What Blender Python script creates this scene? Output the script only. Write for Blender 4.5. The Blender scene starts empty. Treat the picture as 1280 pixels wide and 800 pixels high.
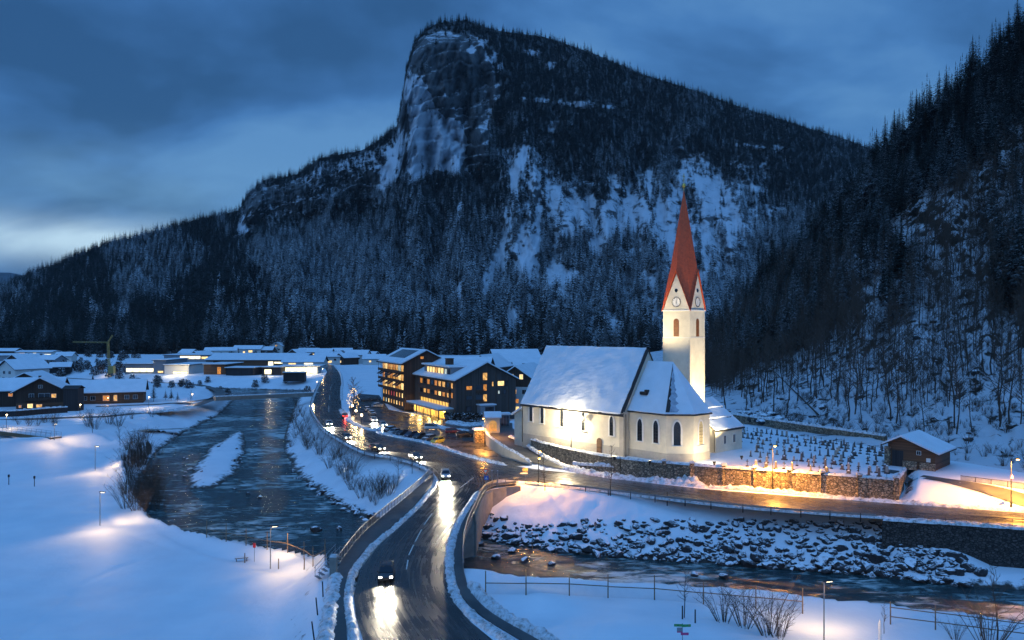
import bpy, bmesh, math, random
import numpy as np
from mathutils import Vector, Matrix, noise as mnoise
from mathutils.geometry import delaunay_2d_cdt

S = bpy.context.scene
COL = S.collection
random.seed(7)
R = math.radians
H = 28.0            # height of the viewpoint above the road, metres
HZ = 410.0          # image row of the horizon in the 1280 px photograph
F = 1000.0          # focal length in those pixels

# ------------------------------------------------------------------ camera
cam = bpy.data.cameras.new('camera')
cam.sensor_width = 36.0
cam.lens = 36.0 * F / 1280.0
cam.shift_y = (HZ - 400.0) / 1280.0
cam.clip_start = 0.5
cam.clip_end = 9000.0
camo = bpy.data.objects.new('camera', cam)
camo.location = (0, 0, H)
camo.rotation_euler = (R(90), 0, 0)
COL.objects.link(camo)
S.camera = camo

# ------------------------------------------------------------------ exposure
S.render.engine = 'CYCLES'
S.view_settings.view_transform = 'Standard'
S.view_settings.look = 'None'
S.view_settings.exposure = 0.0
S.view_settings.gamma = 1.0
S.view_settings.use_curve_mapping = False
S.cycles.use_denoising = True
S.cycles.max_bounces = 5
S.cycles.diffuse_bounces = 3
S.cycles.glossy_bounces = 3
S.cycles.transparent_max_bounces = 8
S.cycles.sample_clamp_indirect = 4.0
S.cycles.sample_clamp_direct = 0.0
S.cycles.caustics_reflective = False
S.cycles.caustics_refractive = False

# ------------------------------------------------------------------ sky at dusk
SUN_EL, SUN_ROT = R(2.0), R(215)
world = bpy.data.worlds.new('World')
S.world = world
world.use_nodes = True
nt = world.node_tree
nt.nodes.clear()


def N(t, kind, **kw):
    n = t.nodes.new(kind)
    for k, v in kw.items():
        if k.startswith('i_'):
            key = k[2:]
            n.inputs[int(key) if key.isdigit() else key].default_value = v
        else:
            setattr(n, k, v)
    return n


def L(t, a, b):
    t.links.new(a, b)


def MATH(t, op, a, b=None, c=None, clamp=False):
    n = t.nodes.new('ShaderNodeMath')
    n.operation = op
    n.use_clamp = clamp
    for i, v in enumerate((a, b, c)):
        if v is None:
            continue
        if isinstance(v, (int, float)):
            n.inputs[i].default_value = v
        else:
            L(t, v, n.inputs[i])
    return n.outputs[0]


def RAMP(t, fac, stops, interp='LINEAR'):
    n = t.nodes.new('ShaderNodeValToRGB')
    n.color_ramp.interpolation = interp
    e = n.color_ramp.elements
    while len(e) < len(stops):
        e.new(0.5)
    for k, (p, c) in enumerate(stops):
        e[k].position = p
        e[k].color = (*c, 1) if len(c) == 3 else c
    if fac is not None:
        L(t, fac, n.inputs[0])
    return n.outputs[0]


def MIXC(t, fac, a, b, blend='MIX'):
    n = t.nodes.new('ShaderNodeMix')
    n.data_type = 'RGBA'
    n.blend_type = blend
    n.clamp_factor = True
    for sock, v in ((n.inputs[0], fac), (n.inputs[6], a), (n.inputs[7], b)):
        if isinstance(v, (int, float)):
            sock.default_value = v
        elif isinstance(v, tuple):
            sock.default_value = (*v, 1) if len(v) == 3 else v
        else:
            L(t, v, sock)
    return n.outputs[2]


def build_sky():
    t = nt
    tc = N(t, 'ShaderNodeTexCoord')
    sep = N(t, 'ShaderNodeSeparateXYZ')
    L(t, tc.outputs['Generated'], sep.inputs[0])
    x, y, z = sep.outputs
    zz = MATH(t, 'ADD', MATH(t, 'MAXIMUM', z, 0.0), 0.34)
    comb = N(t, 'ShaderNodeCombineXYZ')
    L(t, MATH(t, 'DIVIDE', x, zz), comb.inputs[0])
    L(t, MATH(t, 'DIVIDE', y, zz), comb.inputs[1])
    mp = N(t, 'ShaderNodeMapping')
    mp.inputs['Scale'].default_value = (0.8, 1.0, 1.0)
    mp.inputs['Rotation'].default_value = (0, 0, R(-12))
    mp.inputs['Location'].default_value = (3.35, 1.3, 0)
    L(t, comb.outputs[0], mp.inputs[0])
    n1 = N(t, 'ShaderNodeTexNoise', i_Scale=2.1, i_Detail=6.0, i_Roughness=0.50, i_Distortion=0.25)
    L(t, mp.outputs[0], n1.inputs['Vector'])
    cloud = RAMP(t, n1.outputs['Fac'], [(0.38, (0.019, 0.075, 0.205)), (0.465, (0.034, 0.120, 0.320)),
                                         (0.525, (0.053, 0.170, 0.420)), (0.62, (0.098, 0.250, 0.51))])
    # clear strip under the cloud deck to the west, low over the valley mouth
    def patch(d, wide, tall):
        ln = math.sqrt(sum(q * q for q in d))
        d = tuple(q / ln for q in d)
        px = MATH(t, 'DIVIDE', MATH(t, 'SUBTRACT', x, d[0]), wide)
        pz = MATH(t, 'DIVIDE', MATH(t, 'SUBTRACT', z, d[2]), tall)
        r2 = MATH(t, 'ADD', MATH(t, 'MULTIPLY', px, px), MATH(t, 'MULTIPLY', pz, pz))
        g = MATH(t, 'POWER', 2.718, MATH(t, 'MULTIPLY', r2, -1.0))
        return MATH(t, 'MULTIPLY', g, MATH(t, 'GREATER_THAN', y, 0.0))
    n2 = N(t, 'ShaderNodeTexNoise', i_Scale=2.6, i_Detail=5.0, i_Roughness=0.55, i_Distortion=0.5)
    L(t, mp.outputs[0], n2.inputs['Vector'])
    wisp = MATH(t, 'MULTIPLY_ADD', n2.outputs['Fac'], 2.6, -0.75, clamp=True)
    p1 = MATH(t, 'MULTIPLY', patch((-0.58, 1.0, 0.112), 0.15, 0.022), MATH(t, 'MULTIPLY_ADD', wisp, 0.7, 0.4))
    p2 = MATH(t, 'MULTIPLY', patch((-0.46, 1.0, 0.165), 0.20, 0.045), MATH(t, 'MULTIPLY_ADD', wisp, 0.8, 0.2))
    c = MIXC(t, MATH(t, 'MULTIPLY', p2, 0.85), cloud, (0.15, 0.33, 0.58))
    c = MIXC(t, MATH(t, 'MULTIPLY', p1, 1.25), c, (0.55, 0.76, 0.92))
    # the overcast dome grows brighter towards the zenith
    up = N(t, 'ShaderNodeMapRange', interpolation_type='SMOOTHSTEP')
    L(t, z, up.inputs[0])
    for k, v in ((1, 0.40), (2, 0.85), (3, 1.0), (4, 2.0)):
        up.inputs[k].default_value = v
    back = N(t, 'ShaderNodeMapRange', interpolation_type='SMOOTHSTEP')
    L(t, y, back.inputs[0])
    for k, v in ((1, 0.3), (2, -0.6), (3, 1.0), (4, 1.55)):
        back.inputs[k].default_value = v
    k = MATH(t, 'MULTIPLY', up.outputs[0], back.outputs[0])
    vm = N(t, 'ShaderNodeVectorMath', operation='SCALE')
    L(t, c, vm.inputs[0])
    L(t, k, vm.inputs['Scale'])
    bg = N(t, 'ShaderNodeBackground', i_Strength=1.0)
    L(t, vm.outputs[0], bg.inputs[0])
    sky = N(t, 'ShaderNodeTexSky', sky_type='NISHITA', sun_disc=False, sun_elevation=SUN_EL, sun_rotation=SUN_ROT)
    tint = MIXC(t, 1.0, sky.outputs[0], (0.25, 0.55, 1.0), 'MULTIPLY')
    bg2 = N(t, 'ShaderNodeBackground', i_Strength=0.05)
    L(t, tint, bg2.inputs[0])
    add = N(t, 'ShaderNodeAddShader')
    L(t, bg.outputs[0], add.inputs[0])
    L(t, bg2.outputs[0], add.inputs[1])
    out = N(t, 'ShaderNodeOutputWorld')
    L(t, add.outputs[0], out.inputs[0])


build_sky()
sun = bpy.data.lights.new('sun', 'SUN')
sun.energy = 0.12
sun.angle = R(40)
sun.color = (0.35, 0.62, 1.0)
suno = bpy.data.objects.new('sun', sun)
suno.rotation_euler = (R(50), 0, R(-40))
COL.objects.link(suno)

# ------------------------------------------------------------------ helpers


def P(px, py, z=0.0):
    """Measured point of the photograph at a known height -> metres."""
    d = (H - z) * F / (py - HZ)
    return Vector(((px - 640.0) / F * d, d, z))


def PY(px, d, z=0.0):
    """Point at azimuth px, distance d and height z."""
    return Vector(((px - 640.0) / F * d, d, z))


def tag(o, label=None, cat=None, group=None, kind=None):
    for k, v in (('label', label), ('category', cat), ('group', group), ('kind', kind)):
        if v:
            o[k] = v
    return o


def thing(name, label, cat, loc=(0, 0, 0), rz=0.0, group=None):
    o = bpy.data.objects.new(name, None)
    o.empty_display_size = 0.3
    o.location = loc
    o.rotation_euler = (0, 0, rz)
    COL.objects.link(o)
    return tag(o, label, cat, group)


def dup(root, loc, rz=0.0, label=None, group=None, scale=None):
    r = root.copy()
    COL.objects.link(r)
    r.location = loc
    r.rotation_euler = (0, 0, rz)
    if scale is not None:
        r.scale = (scale,) * 3 if isinstance(scale, (int, float)) else scale
    if label:
        r['label'] = label
    if group:
        r['group'] = group
    for ch in list(root.children):
        c = ch.copy()
        COL.objects.link(c)
        c.parent = r
        for g in list(ch.children):
            d = g.copy()
            COL.objects.link(d)
            d.parent = c
    return r


class MB:
    """Collects simple shapes into one mesh."""

    def __init__(self):
        self.v, self.f, self.m = [], [], []
        self.mi = 0

    def add(self, vs, fs):
        b = len(self.v)
        self.v.extend(tuple(q) for q in vs)
        for f in fs:
            self.f.append(tuple(b + i for i in f))
            self.m.append(self.mi)
        return self

    def mat(self, i):
        self.mi = i
        return self

    def box(self, c, s, rz=0.0, taper=1.0):
        cx, cy, cz = c
        hx, hy, hz = s[0] / 2, s[1] / 2, s[2] / 2
        ca, sa = math.cos(rz), math.sin(rz)
        vs = []
        for z, k in ((-hz, 1.0), (hz, taper)):
            for x, y in ((-hx, -hy), (hx, -hy), (hx, hy), (-hx, hy)):
                x, y = x * k, y * k
                vs.append((cx + x * ca - y * sa, cy + x * sa + y * ca, cz + z))
        return self.add(vs, [(3, 2, 1, 0), (4, 5, 6, 7), (0, 1, 5, 4), (1, 2, 6, 5), (2, 3, 7, 6), (3, 0, 4, 7)])

    def prism(self, pts, z0, z1):
        """Vertical prism over a plan polygon (z0/z1 numbers or per-point lists)."""
        n = len(pts)
        a = [z0] * n if isinstance(z0, (int, float)) else z0
        b = [z1] * n if isinstance(z1, (int, float)) else z1
        vs = [(p[0], p[1], a[i]) for i, p in enumerate(pts)] + [(p[0], p[1], b[i]) for i, p in enumerate(pts)]
        fs = [tuple(range(n - 1, -1, -1)), tuple(range(n, 2 * n))]
        fs += [(i, (i + 1) % n, n + (i + 1) % n, n + i) for i in range(n)]
        return self.add(vs, fs)

    def xprism(self, prof, x0, x1):
        """Profile in (y, z) extruded along x."""
        n = len(prof)
        vs = [(x0, p[0], p[1]) for p in prof] + [(x1, p[0], p[1]) for p in prof]
        fs = [tuple(range(n)), tuple(range(2 * n - 1, n - 1, -1))]
        fs += [(i, n + i, n + (i + 1) % n, (i + 1) % n) for i in range(n)]
        return self.add(vs, fs)

    def tube(self, p0, p1, r0, r1=None, n=6, caps=True):
        r1 = r0 if r1 is None else r1
        p0, p1 = Vector(p0), Vector(p1)
        d = (p1 - p0)
        if d.length < 1e-6:
            return self
        d.normalize()
        a = Vector((0, 0, 1)) if abs(d.z) < 0.9 else Vector((1, 0, 0))
        u = d.cross(a).normalized()
        w = d.cross(u)
        vs = []
        for p, r in ((p0, r0), (p1, r1)):
            for k in range(n):
                an = 2 * math.pi * k / n
                vs.append(p + u * (r * math.cos(an)) + w * (r * math.sin(an)))
        fs = [(k, (k + 1) % n, n + (k + 1) % n, n + k) for k in range(n)]
        if caps:
            fs += [tuple(range(n - 1, -1, -1)), tuple(range(n, 2 * n))]
        return self.add(vs, fs)

    def lathe(self, prof, c=(0, 0, 0), n=12):
        vs, fs = [], []
        m = len(prof)
        for r, z in prof:
            for k in range(n):
                an = 2 * math.pi * k / n
                vs.append((c[0] + r * math.cos(an), c[1] + r * math.sin(an), c[2] + z))
        for i in range(m - 1):
            for k in range(n):
                fs.append((i * n + k, i * n + (k + 1) % n, (i + 1) * n + (k + 1) % n, (i + 1) * n + k))
        return self.add(vs, fs)

    def build(self, name, mats, parent=None, smooth=False, loc=None):
        me = bpy.data.meshes.new(name)
        me.from_pydata(self.v, [], self.f)
        for m in (mats if isinstance(mats, (list, tuple)) else [mats]):
            me.materials.append(m)
        if self.m and max(self.m) > 0:
            me.polygons.foreach_set('material_index', self.m)
        if smooth:
            me.polygons.foreach_set('use_smooth', [True] * len(me.polygons))
        me.update()
        o = bpy.data.objects.new(name, me)
        COL.objects.link(o)
        if parent is not None:
            o.parent = parent
        if loc is not None:
            o.location = loc
        return o


def np_mesh(name, v, f, mats, smooth=True, parent=None):
    """Mesh from numpy arrays; f is (n,3) or (n,4)."""
    me = bpy.data.meshes.new(name)
    k = f.shape[1]
    me.vertices.add(len(v))
    me.vertices.foreach_set('co', np.asarray(v, dtype=np.float32).ravel())
    me.loops.add(f.size)
    me.loops.foreach_set('vertex_index', np.asarray(f, dtype=np.int32).ravel())
    me.polygons.add(len(f))
    me.polygons.foreach_set('loop_start', np.arange(0, f.size, k, dtype=np.int32))
    me.polygons.foreach_set('loop_total', np.full(len(f), k, dtype=np.int32))
    me.polygons.foreach_set('use_smooth', np.full(len(f), smooth, dtype=bool))
    me.update(calc_edges=True)
    me.validate()
    for m in (mats if isinstance(mats, (list, tuple)) else [mats]):
        me.materials.append(m)
    o = bpy.data.objects.new(name, me)
    COL.objects.link(o)
    if parent is not None:
        o.parent = parent
    return o


def vattr(o, name, val):
    a = o.data.attributes.new(name, 'FLOAT', 'POINT')
    a.data.foreach_set('value', np.asarray(val, dtype=np.float32))


def hash2(ix, iy, seed):
    n = (ix.astype(np.int64) * 374761393 + iy.astype(np.int64) * 668265263 + seed * 974634253) & 0x7fffffff
    n = ((n ^ (n >> 13)) * 1274126177) & 0x7fffffff
    return ((n ^ (n >> 16)) & 0xffff) / 65535.0


def vnoise(x, y, seed=0):
    ix, iy = np.floor(x), np.floor(y)
    fx, fy = x - ix, y - iy
    fx, fy = fx * fx * (3 - 2 * fx), fy * fy * (3 - 2 * fy)
    a, b = hash2(ix, iy, seed), hash2(ix + 1, iy, seed)
    c, d = hash2(ix, iy + 1, seed), hash2(ix + 1, iy + 1, seed)
    return (a * (1 - fx) + b * fx) * (1 - fy) + (c * (1 - fx) + d * fx) * fy


def fbm(x, y, seed=0, oct=4):
    s, a, tot = 0, 1.0, 0
    for k in range(oct):
        s = s + a * vnoise(x * 2 ** k + 17.3 * k, y * 2 ** k + 9.1 * k, seed + k)
        tot += a
        a *= 0.5
    return s / tot - 0.5


def sstep(a, b, x):
    t = np.clip((x - a) / (b - a), 0, 1)
    return t * t * (3 - 2 * t)


def polydist(X, Y, poly):
    """Signed distance to a polygon, negative inside."""
    pts = [(p[0], p[1]) for p in poly]
    d2 = np.full(X.shape, 1e12)
    ins = np.zeros(X.shape, bool)
    n = len(pts)
    for i in range(n):
        ax, ay = pts[i]
        bx, by = pts[(i + 1) % n]
        dx, dy = bx - ax, by - ay
        l2 = dx * dx + dy * dy + 1e-9
        t = np.clip(((X - ax) * dx + (Y - ay) * dy) / l2, 0, 1)
        d2 = np.minimum(d2, (X - ax - t * dx) ** 2 + (Y - ay - t * dy) ** 2)
        if abs(dy) > 1e-9:
            c = ((ay > Y) != (by > Y)) & (X < (bx - ax) * (Y - ay) / dy + ax)
            ins ^= c
    d = np.sqrt(d2)
    return np.where(ins, -d, d)


def linedist(X, Y, pts):
    d2 = np.full(X.shape, 1e12)
    for (ax, ay), (bx, by) in zip([(p[0], p[1]) for p in pts[:-1]], [(p[0], p[1]) for p in pts[1:]]):
        dx, dy = bx - ax, by - ay
        t = np.clip(((X - ax) * dx + (Y - ay) * dy) / (dx * dx + dy * dy + 1e-9), 0, 1)
        d2 = np.minimum(d2, (X - ax - t * dx) ** 2 + (Y - ay - t * dy) ** 2)
    return np.sqrt(d2)


def smooth_line(pts, step=1.0):
    """Catmull-Rom through 2-D/3-D points, about one point per step metres."""
    pts = [Vector(p) for p in pts]
    q = [pts[0] * 2 - pts[1]] + pts + [pts[-1] * 2 - pts[-2]]
    out = []
    for i in range(1, len(q) - 2):
        p0, p1, p2, p3 = q[i - 1:i + 3]
        n = max(1, int((p2 - p1).length / step))
        for k in range(n):
            t = k / n
            out.append(0.5 * ((2 * p1) + (p2 - p0) * t + (2 * p0 - 5 * p1 + 4 * p2 - p3) * t * t
                              + (3 * p1 - p0 - 3 * p2 + p3) * t ** 3))
    out.append(pts[-1])
    return out


def offset_line(pts, d):
    """Parallel polyline, d to the left of travel."""
    out = []
    for i, p in enumerate(pts):
        a, b = pts[max(0, i - 1)], pts[min(len(pts) - 1, i + 1)]
        t = Vector((b.x - a.x, b.y - a.y, 0)).normalized()
        out.append(Vector((p.x - t.y * d, p.y + t.x * d, p.z)))
    return out


# ------------------------------------------------------------------ materials


def newmat(name):
    m = bpy.data.materials.new(name)
    m.use_nodes = True
    t = m.node_tree
    b = t.nodes['Principled BSDF']
    return m, t, b


def mat(name, col, rough=0.7, metal=0.0, var=0.25, scale=3.0, bump=0.0, bscale=20.0, spec=0.4):
    """Plain surface with a little noise in its tone and relief."""
    m, t, b = newmat(name)
    tc = N(t, 'ShaderNodeTexCoord')
    n = N(t, 'ShaderNodeTexNoise', i_Scale=scale, i_Detail=4.0, i_Roughness=0.6)
    L(t, tc.outputs['Object'], n.inputs['Vector'])
    lo = tuple(c * (1 - var) for c in col)
    hi = tuple(min(1, c * (1 + var)) for c in col)
    L(t, RAMP(t, n.outputs['Fac'], [(0.3, lo), (0.7, hi)]), b.inputs['Base Color'])
    b.inputs['Roughness'].default_value = rough
    b.inputs['Metallic'].default_value = metal
    b.inputs['Specular IOR Level'].default_value = spec
    if bump:
        n2 = N(t, 'ShaderNodeTexNoise', i_Scale=bscale, i_Detail=3.0)
        L(t, tc.outputs['Object'], n2.inputs['Vector'])
        bp = N(t, 'ShaderNodeBump', i_Strength=bump, i_Distance=0.05)
        L(t, n2.outputs['Fac'], bp.inputs['Height'])
        L(t, bp.outputs[0], b.inputs['Normal'])
    return m


def emis(name, col, strength, var=0.0, scale=2.0):
    m, t, b = newmat(name)
    b.inputs['Base Color'].default_value = (*[c * 0.4 for c in col], 1)
    b.inputs['Roughness'].default_value = 0.3
    b.inputs['Emission Color'].default_value = (*col, 1)
    b.inputs['Emission Strength'].default_value = strength
    if var:
        tc = N(t, 'ShaderNodeTexCoord')
        n = N(t, 'ShaderNodeTexNoise', i_Scale=scale, i_Detail=2.0)
        L(t, tc.outputs['Object'], n.inputs['Vector'])
        L(t, MATH(t, 'MULTIPLY', RAMP(t, n.outputs['Fac'], [(0.32, (1 - var,) * 3), (0.62, (1,) * 3)]), strength),
          b.inputs['Emission Strength'])
    return m


SNOW = (0.80, 0.83, 0.87)


def snow_mat(name, bump=0.35, bscale=2.2, dirt=0.0):
    m, t, b = newmat(name)
    tc = N(t, 'ShaderNodeTexCoord')
    n = N(t, 'ShaderNodeTexNoise', i_Scale=0.35, i_Detail=5.0)
    L(t, tc.outputs['Object'], n.inputs['Vector'])
    L(t, RAMP(t, n.outputs['Fac'], [(0.35, (0.72, 0.76, 0.80)), (0.65, SNOW)]), b.inputs['Base Color'])
    b.inputs['Roughness'].default_value = 0.55
    b.inputs['Specular IOR Level'].default_value = 0.25
    n2 = N(t, 'ShaderNodeTexNoise', i_Scale=bscale, i_Detail=6.0, i_Roughness=0.65)
    L(t, tc.outputs['Object'], n2.inputs['Vector'])
    bp = N(t, 'ShaderNodeBump', i_Strength=bump, i_Distance=0.12)
    L(t, n2.outputs['Fac'], bp.inputs['Height'])
    L(t, bp.outputs[0], b.inputs['Normal'])
    return m


def rough_snow_mat(name, bump=0.8):
    """Ploughed snow with grit in it."""
    m, t, b = newmat(name)
    tc = N(t, 'ShaderNodeTexCoord')
    n = N(t, 'ShaderNodeTexNoise', i_Scale=1.7, i_Detail=6.0, i_Roughness=0.7)
    L(t, tc.outputs['Object'], n.inputs['Vector'])
    L(t, RAMP(t, n.outputs['Fac'], [(0.36, (0.30, 0.28, 0.26)), (0.48, (0.62, 0.63, 0.65)), (0.62, SNOW)]), b.inputs['Base Color'])
    b.inputs['Roughness'].default_value = 0.6
    n2 = N(t, 'ShaderNodeTexNoise', i_Scale=4.0, i_Detail=6.0, i_Roughness=0.7)
    L(t, tc.outputs['Object'], n2.inputs['Vector'])
    bp = N(t, 'ShaderNodeBump', i_Strength=bump, i_Distance=0.2)
    L(t, n2.outputs['Fac'], bp.inputs['Height'])
    L(t, bp.outputs[0], b.inputs['Normal'])
    return m


def capped_mat(name, col, lo=0.55, hi=0.8, nscale=2.0, rand=0.0, rough=0.85, snow=SNOW, obj=True):
    """A dark surface carrying snow wherever it faces the sky."""
    m, t, b = newmat(name)
    tc = N(t, 'ShaderNodeTexCoord')
    ge = N(t, 'ShaderNodeNewGeometry')
    sp = N(t, 'ShaderNodeSeparateXYZ')
    L(t, ge.outputs['Normal'], sp.inputs[0])
    n = N(t, 'ShaderNodeTexNoise', i_Scale=nscale, i_Detail=4.0, i_Roughness=0.7)
    L(t, tc.outputs['Object'], n.inputs['Vector'])
    h = MATH(t, 'ADD', sp.outputs[2], MATH(t, 'MULTIPLY_ADD', n.outputs['Fac'], 0.7, -0.35))
    if rand:
        oi = N(t, 'ShaderNodeObjectInfo')
        h = MATH(t, 'ADD', h, MATH(t, 'MULTIPLY_ADD', oi.outputs['Random'], rand, -rand / 2))
    mr = N(t, 'ShaderNodeMapRange')
    L(t, h, mr.inputs[0])
    mr.inputs[1].default_value = lo
    mr.inputs[2].default_value = hi
    dark = RAMP(t, n.outputs['Fac'], [(0.3, tuple(c * 0.6 for c in col)), (0.7, tuple(c * 1.4 for c in col))])
    L(t, MIXC(t, mr.outputs[0], dark, snow), b.inputs['Base Color'])
    b.inputs['Roughness'].default_value = rough
    b.inputs['Specular IOR Level'].default_value = 0.2
    return m


M = {}
M['snow'] = snow_mat('snow')
M['roof_snow'] = snow_mat('roof_snow', 0.25, 1.2)
M['rough_snow'] = rough_snow_mat('ploughed_snow')
M['bark'] = mat('bark', (0.060, 0.045, 0.036), 0.9, var=0.4, scale=4)
M['twig'] = mat('twig', (0.085, 0.060, 0.045), 0.9, var=0.3, scale=4)
M['needles'] = capped_mat('needles', (0.012, 0.019, 0.015), 0.85, 1.35, 1.2, rand=0.3)
M['needles_far'] = capped_mat('needles_far', (0.009, 0.015, 0.014), 1.0, 1.6, 0.9, rand=0.5)
M['needles_snowy'] = capped_mat('needles_snowy', (0.012, 0.019, 0.018), 0.50, 1.15, 0.9, rand=0.5)
M['frost'] = capped_mat('frosted_twigs', (0.05, 0.038, 0.034), 0.45, 1.2, 1.5, rand=0.6)
M['rock'] = capped_mat('boulder_rock', (0.045, 0.045, 0.048), 0.62, 0.90, 1.4, rand=0.2)
M['plaster'] = mat('cream_plaster', (0.64, 0.58, 0.46), 0.8, var=0.15, scale=0.35, bump=0.2)
M['plaster_base'] = mat('grey_plinth', (0.42, 0.38, 0.32), 0.85, var=0.12, scale=0.8, bump=0.2)
M['plaster_quoin'] = mat('quoin_stone', (0.60, 0.53, 0.42), 0.85, var=0.12)
M['bare_metal'] = mat('bare_tin_roof', (0.34, 0.38, 0.44), 0.45, 0.3, var=0.35, scale=1.2)
M['white_wall'] = mat('white_plaster', (0.62, 0.60, 0.56), 0.8, var=0.08)
M['grey_wall'] = mat('grey_cladding', (0.23, 0.24, 0.26), 0.6, var=0.12)
M['trim'] = mat('white_trim', (0.72, 0.70, 0.66), 0.7, var=0.05)
M['dark_metal'] = mat('dark_metal', (0.035, 0.037, 0.04), 0.5, 0.6)
M['galv'] = mat('galvanised_steel', (0.28, 0.29, 0.30), 0.45, 0.8, var=0.15)
M['tile'] = mat('red_roof_shingle', (0.50, 0.080, 0.024), 0.55, var=0.2, scale=2.0, bump=0.2, bscale=8)
M['roof_dark'] = mat('dark_roof_edge', (0.035, 0.033, 0.033), 0.8)
M['concrete'] = mat('concrete', (0.26, 0.24, 0.21), 0.85, var=0.2, scale=0.8, bump=0.2)
M['gold'] = mat('gilded', (0.75, 0.48, 0.12), 0.25, 1.0)
M['gravestone'] = mat('gravestone', (0.10, 0.098, 0.10), 0.6, var=0.5, scale=0.3)
M['gravestone_pale'] = mat('pale_gravestone', (0.34, 0.31, 0.27), 0.7, var=0.3, scale=0.6)
M['brass_door'] = mat('door_wood', (0.30, 0.13, 0.04), 0.6)
M['post_wood'] = mat('weathered_timber', (0.20, 0.13, 0.075), 0.85, var=0.3)
M['rubber'] = mat('rubber', (0.012, 0.012, 0.012), 0.8)
M['rim'] = mat('wheel_rim', (0.45, 0.46, 0.48), 0.35, 0.9)
M['glass_dark'] = mat('dark_glass', (0.012, 0.016, 0.022), 0.08, 0.0, var=0.1, spec=0.8)
M['warm'] = emis('warm_window', (1.0, 0.50, 0.13), 1.15, 0.75, 0.9)
M['warm_bright'] = emis('bright_window', (1.0, 0.66, 0.25), 1.9, 0.5, 0.8)
M['niche'] = emis('shrine_glow', (1.0, 0.55, 0.16), 0.55, 0.6, 1.5)
M['lobby'] = emis('lobby_glass', (1.0, 0.56, 0.10), 1.35, 0.7, 0.5)
M['amber_louvre'] = mat('belfry_louvre', (0.16, 0.055, 0.015), 0.6, var=0.4, scale=2.0)
M['church_glass'] = mat('pale_leaded_glass', (0.55, 0.45, 0.25), 0.4)
M['amber'] = emis('amber_window', (1.0, 0.36, 0.06), 0.75, 0.6, 1.1)
M['red_win'] = emis('red_window', (1.0, 0.10, 0.08), 0.4, 0.5)
M['shop_white'] = emis('lit_shopfront', (1.0, 0.86, 0.52), 2.6, 0.5, 0.5)
M['cool_win'] = emis('pale_window', (0.75, 0.85, 0.75), 0.8, 0.6, 0.6)
M['lamp_warm'] = emis('lamp_glass', (1.0, 0.74, 0.42), 16.0)
M['lamp_sodium'] = emis('sodium_lamp_glass', (1.0, 0.50, 0.12), 22.0)
M['headlight'] = emis('headlight_lens', (1.0, 0.92, 0.78), 30.0)
M['taillight'] = emis('tail_lamp_lens', (1.0, 0.04, 0.02), 8.0)
M['tail_off'] = mat('tail_lamp_red', (0.25, 0.01, 0.01), 0.2)
M['head_off'] = mat('headlamp_clear', (0.5, 0.52, 0.55), 0.1)
M['bulb'] = emis('fairy_light', (1.0, 0.62, 0.22), 9.0)


def wood(name, col, plank=0.25, vertical=True):
    m, t, b = newmat(name)
    tc = N(t, 'ShaderNodeTexCoord')
    sp = N(t, 'ShaderNodeSeparateXYZ')
    L(t, tc.outputs['Object'], sp.inputs[0])
    if vertical:
        u = MATH(t, 'ADD', sp.outputs[0], sp.outputs[1])
    else:
        u = sp.outputs[2]
    c = MATH(t, 'FLOOR', MATH(t, 'DIVIDE', u, plank))
    wn = N(t, 'ShaderNodeTexWhiteNoise', noise_dimensions='1D')
    L(t, c, wn.inputs['W'])
    fr = MATH(t, 'FRACT', MATH(t, 'DIVIDE', u, plank))
    gap = MATH(t, 'LESS_THAN', fr, 0.08)
    a = MIXC(t, wn.outputs['Value'], tuple(q * 0.65 for q in col), tuple(q * 1.3 for q in col))
    L(t, MIXC(t, gap, a, tuple(q * 0.3 for q in col)), b.inputs['Base Color'])
    b.inputs['Roughness'].default_value = 0.8
    return m


M['wood_dark'] = wood('dark_timber', (0.052, 0.030, 0.020))
M['wood_brown'] = wood('brown_timber', (0.115, 0.058, 0.030), vertical=False)
M['hotel_wood'] = wood('grey_brown_cladding', (0.066, 0.054, 0.047), 0.4)
M['hotel_brown'] = wood('brown_cladding', (0.080, 0.042, 0.026), 0.35)
M['wood_black'] = wood('blackened_boards', (0.022, 0.022, 0.025), 0.3)


def stone_wall(name, col, scale=2.0, mortar=(0.13, 0.12, 0.10)):
    m, t, b = newmat(name)
    tc = N(t, 'ShaderNodeTexCoord')
    mp = N(t, 'ShaderNodeMapping')
    mp.inputs['Scale'].default_value = (1, 1, 1.5)
    L(t, tc.outputs['Object'], mp.inputs[0])
    vo = N(t, 'ShaderNodeTexVoronoi', feature='F1', i_Scale=scale)
    L(t, mp.outputs[0], vo.inputs['Vector'])
    ve = N(t, 'ShaderNodeTexVoronoi', feature='DISTANCE_TO_EDGE', i_Scale=scale)
    L(t, mp.outputs[0], ve.inputs['Vector'])
    hs = N(t, 'ShaderNodeSeparateColor')
    L(t, vo.outputs['Color'], hs.inputs[0])
    c = MIXC(t, hs.outputs[0], tuple(q * 0.45 for q in col), tuple(min(1, q * 1.5) for q in col))
    e = N(t, 'ShaderNodeMapRange')
    L(t, ve.outputs['Distance'], e.inputs[0])
    e.inputs[1].default_value = 0.02
    e.inputs[2].default_value = 0.12
    L(t, MIXC(t, e.outputs[0], tuple(q * 0.4 for q in mortar), c), b.inputs['Base Color'])
    b.inputs['Roughness'].default_value = 0.85
    bp = N(t, 'ShaderNodeBump', i_Strength=1.0, i_Distance=0.15)
    L(t, e.outputs[0], bp.inputs['Height'])
    L(t, bp.outputs[0], b.inputs['Normal'])
    return m


M['stone'] = stone_wall('rubble_stone', (0.33, 0.26, 0.18))
M['stone_dark'] = stone_wall('dark_block_stone', (0.07, 0.065, 0.06), 2.1, (0.02, 0.02, 0.02))


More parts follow.
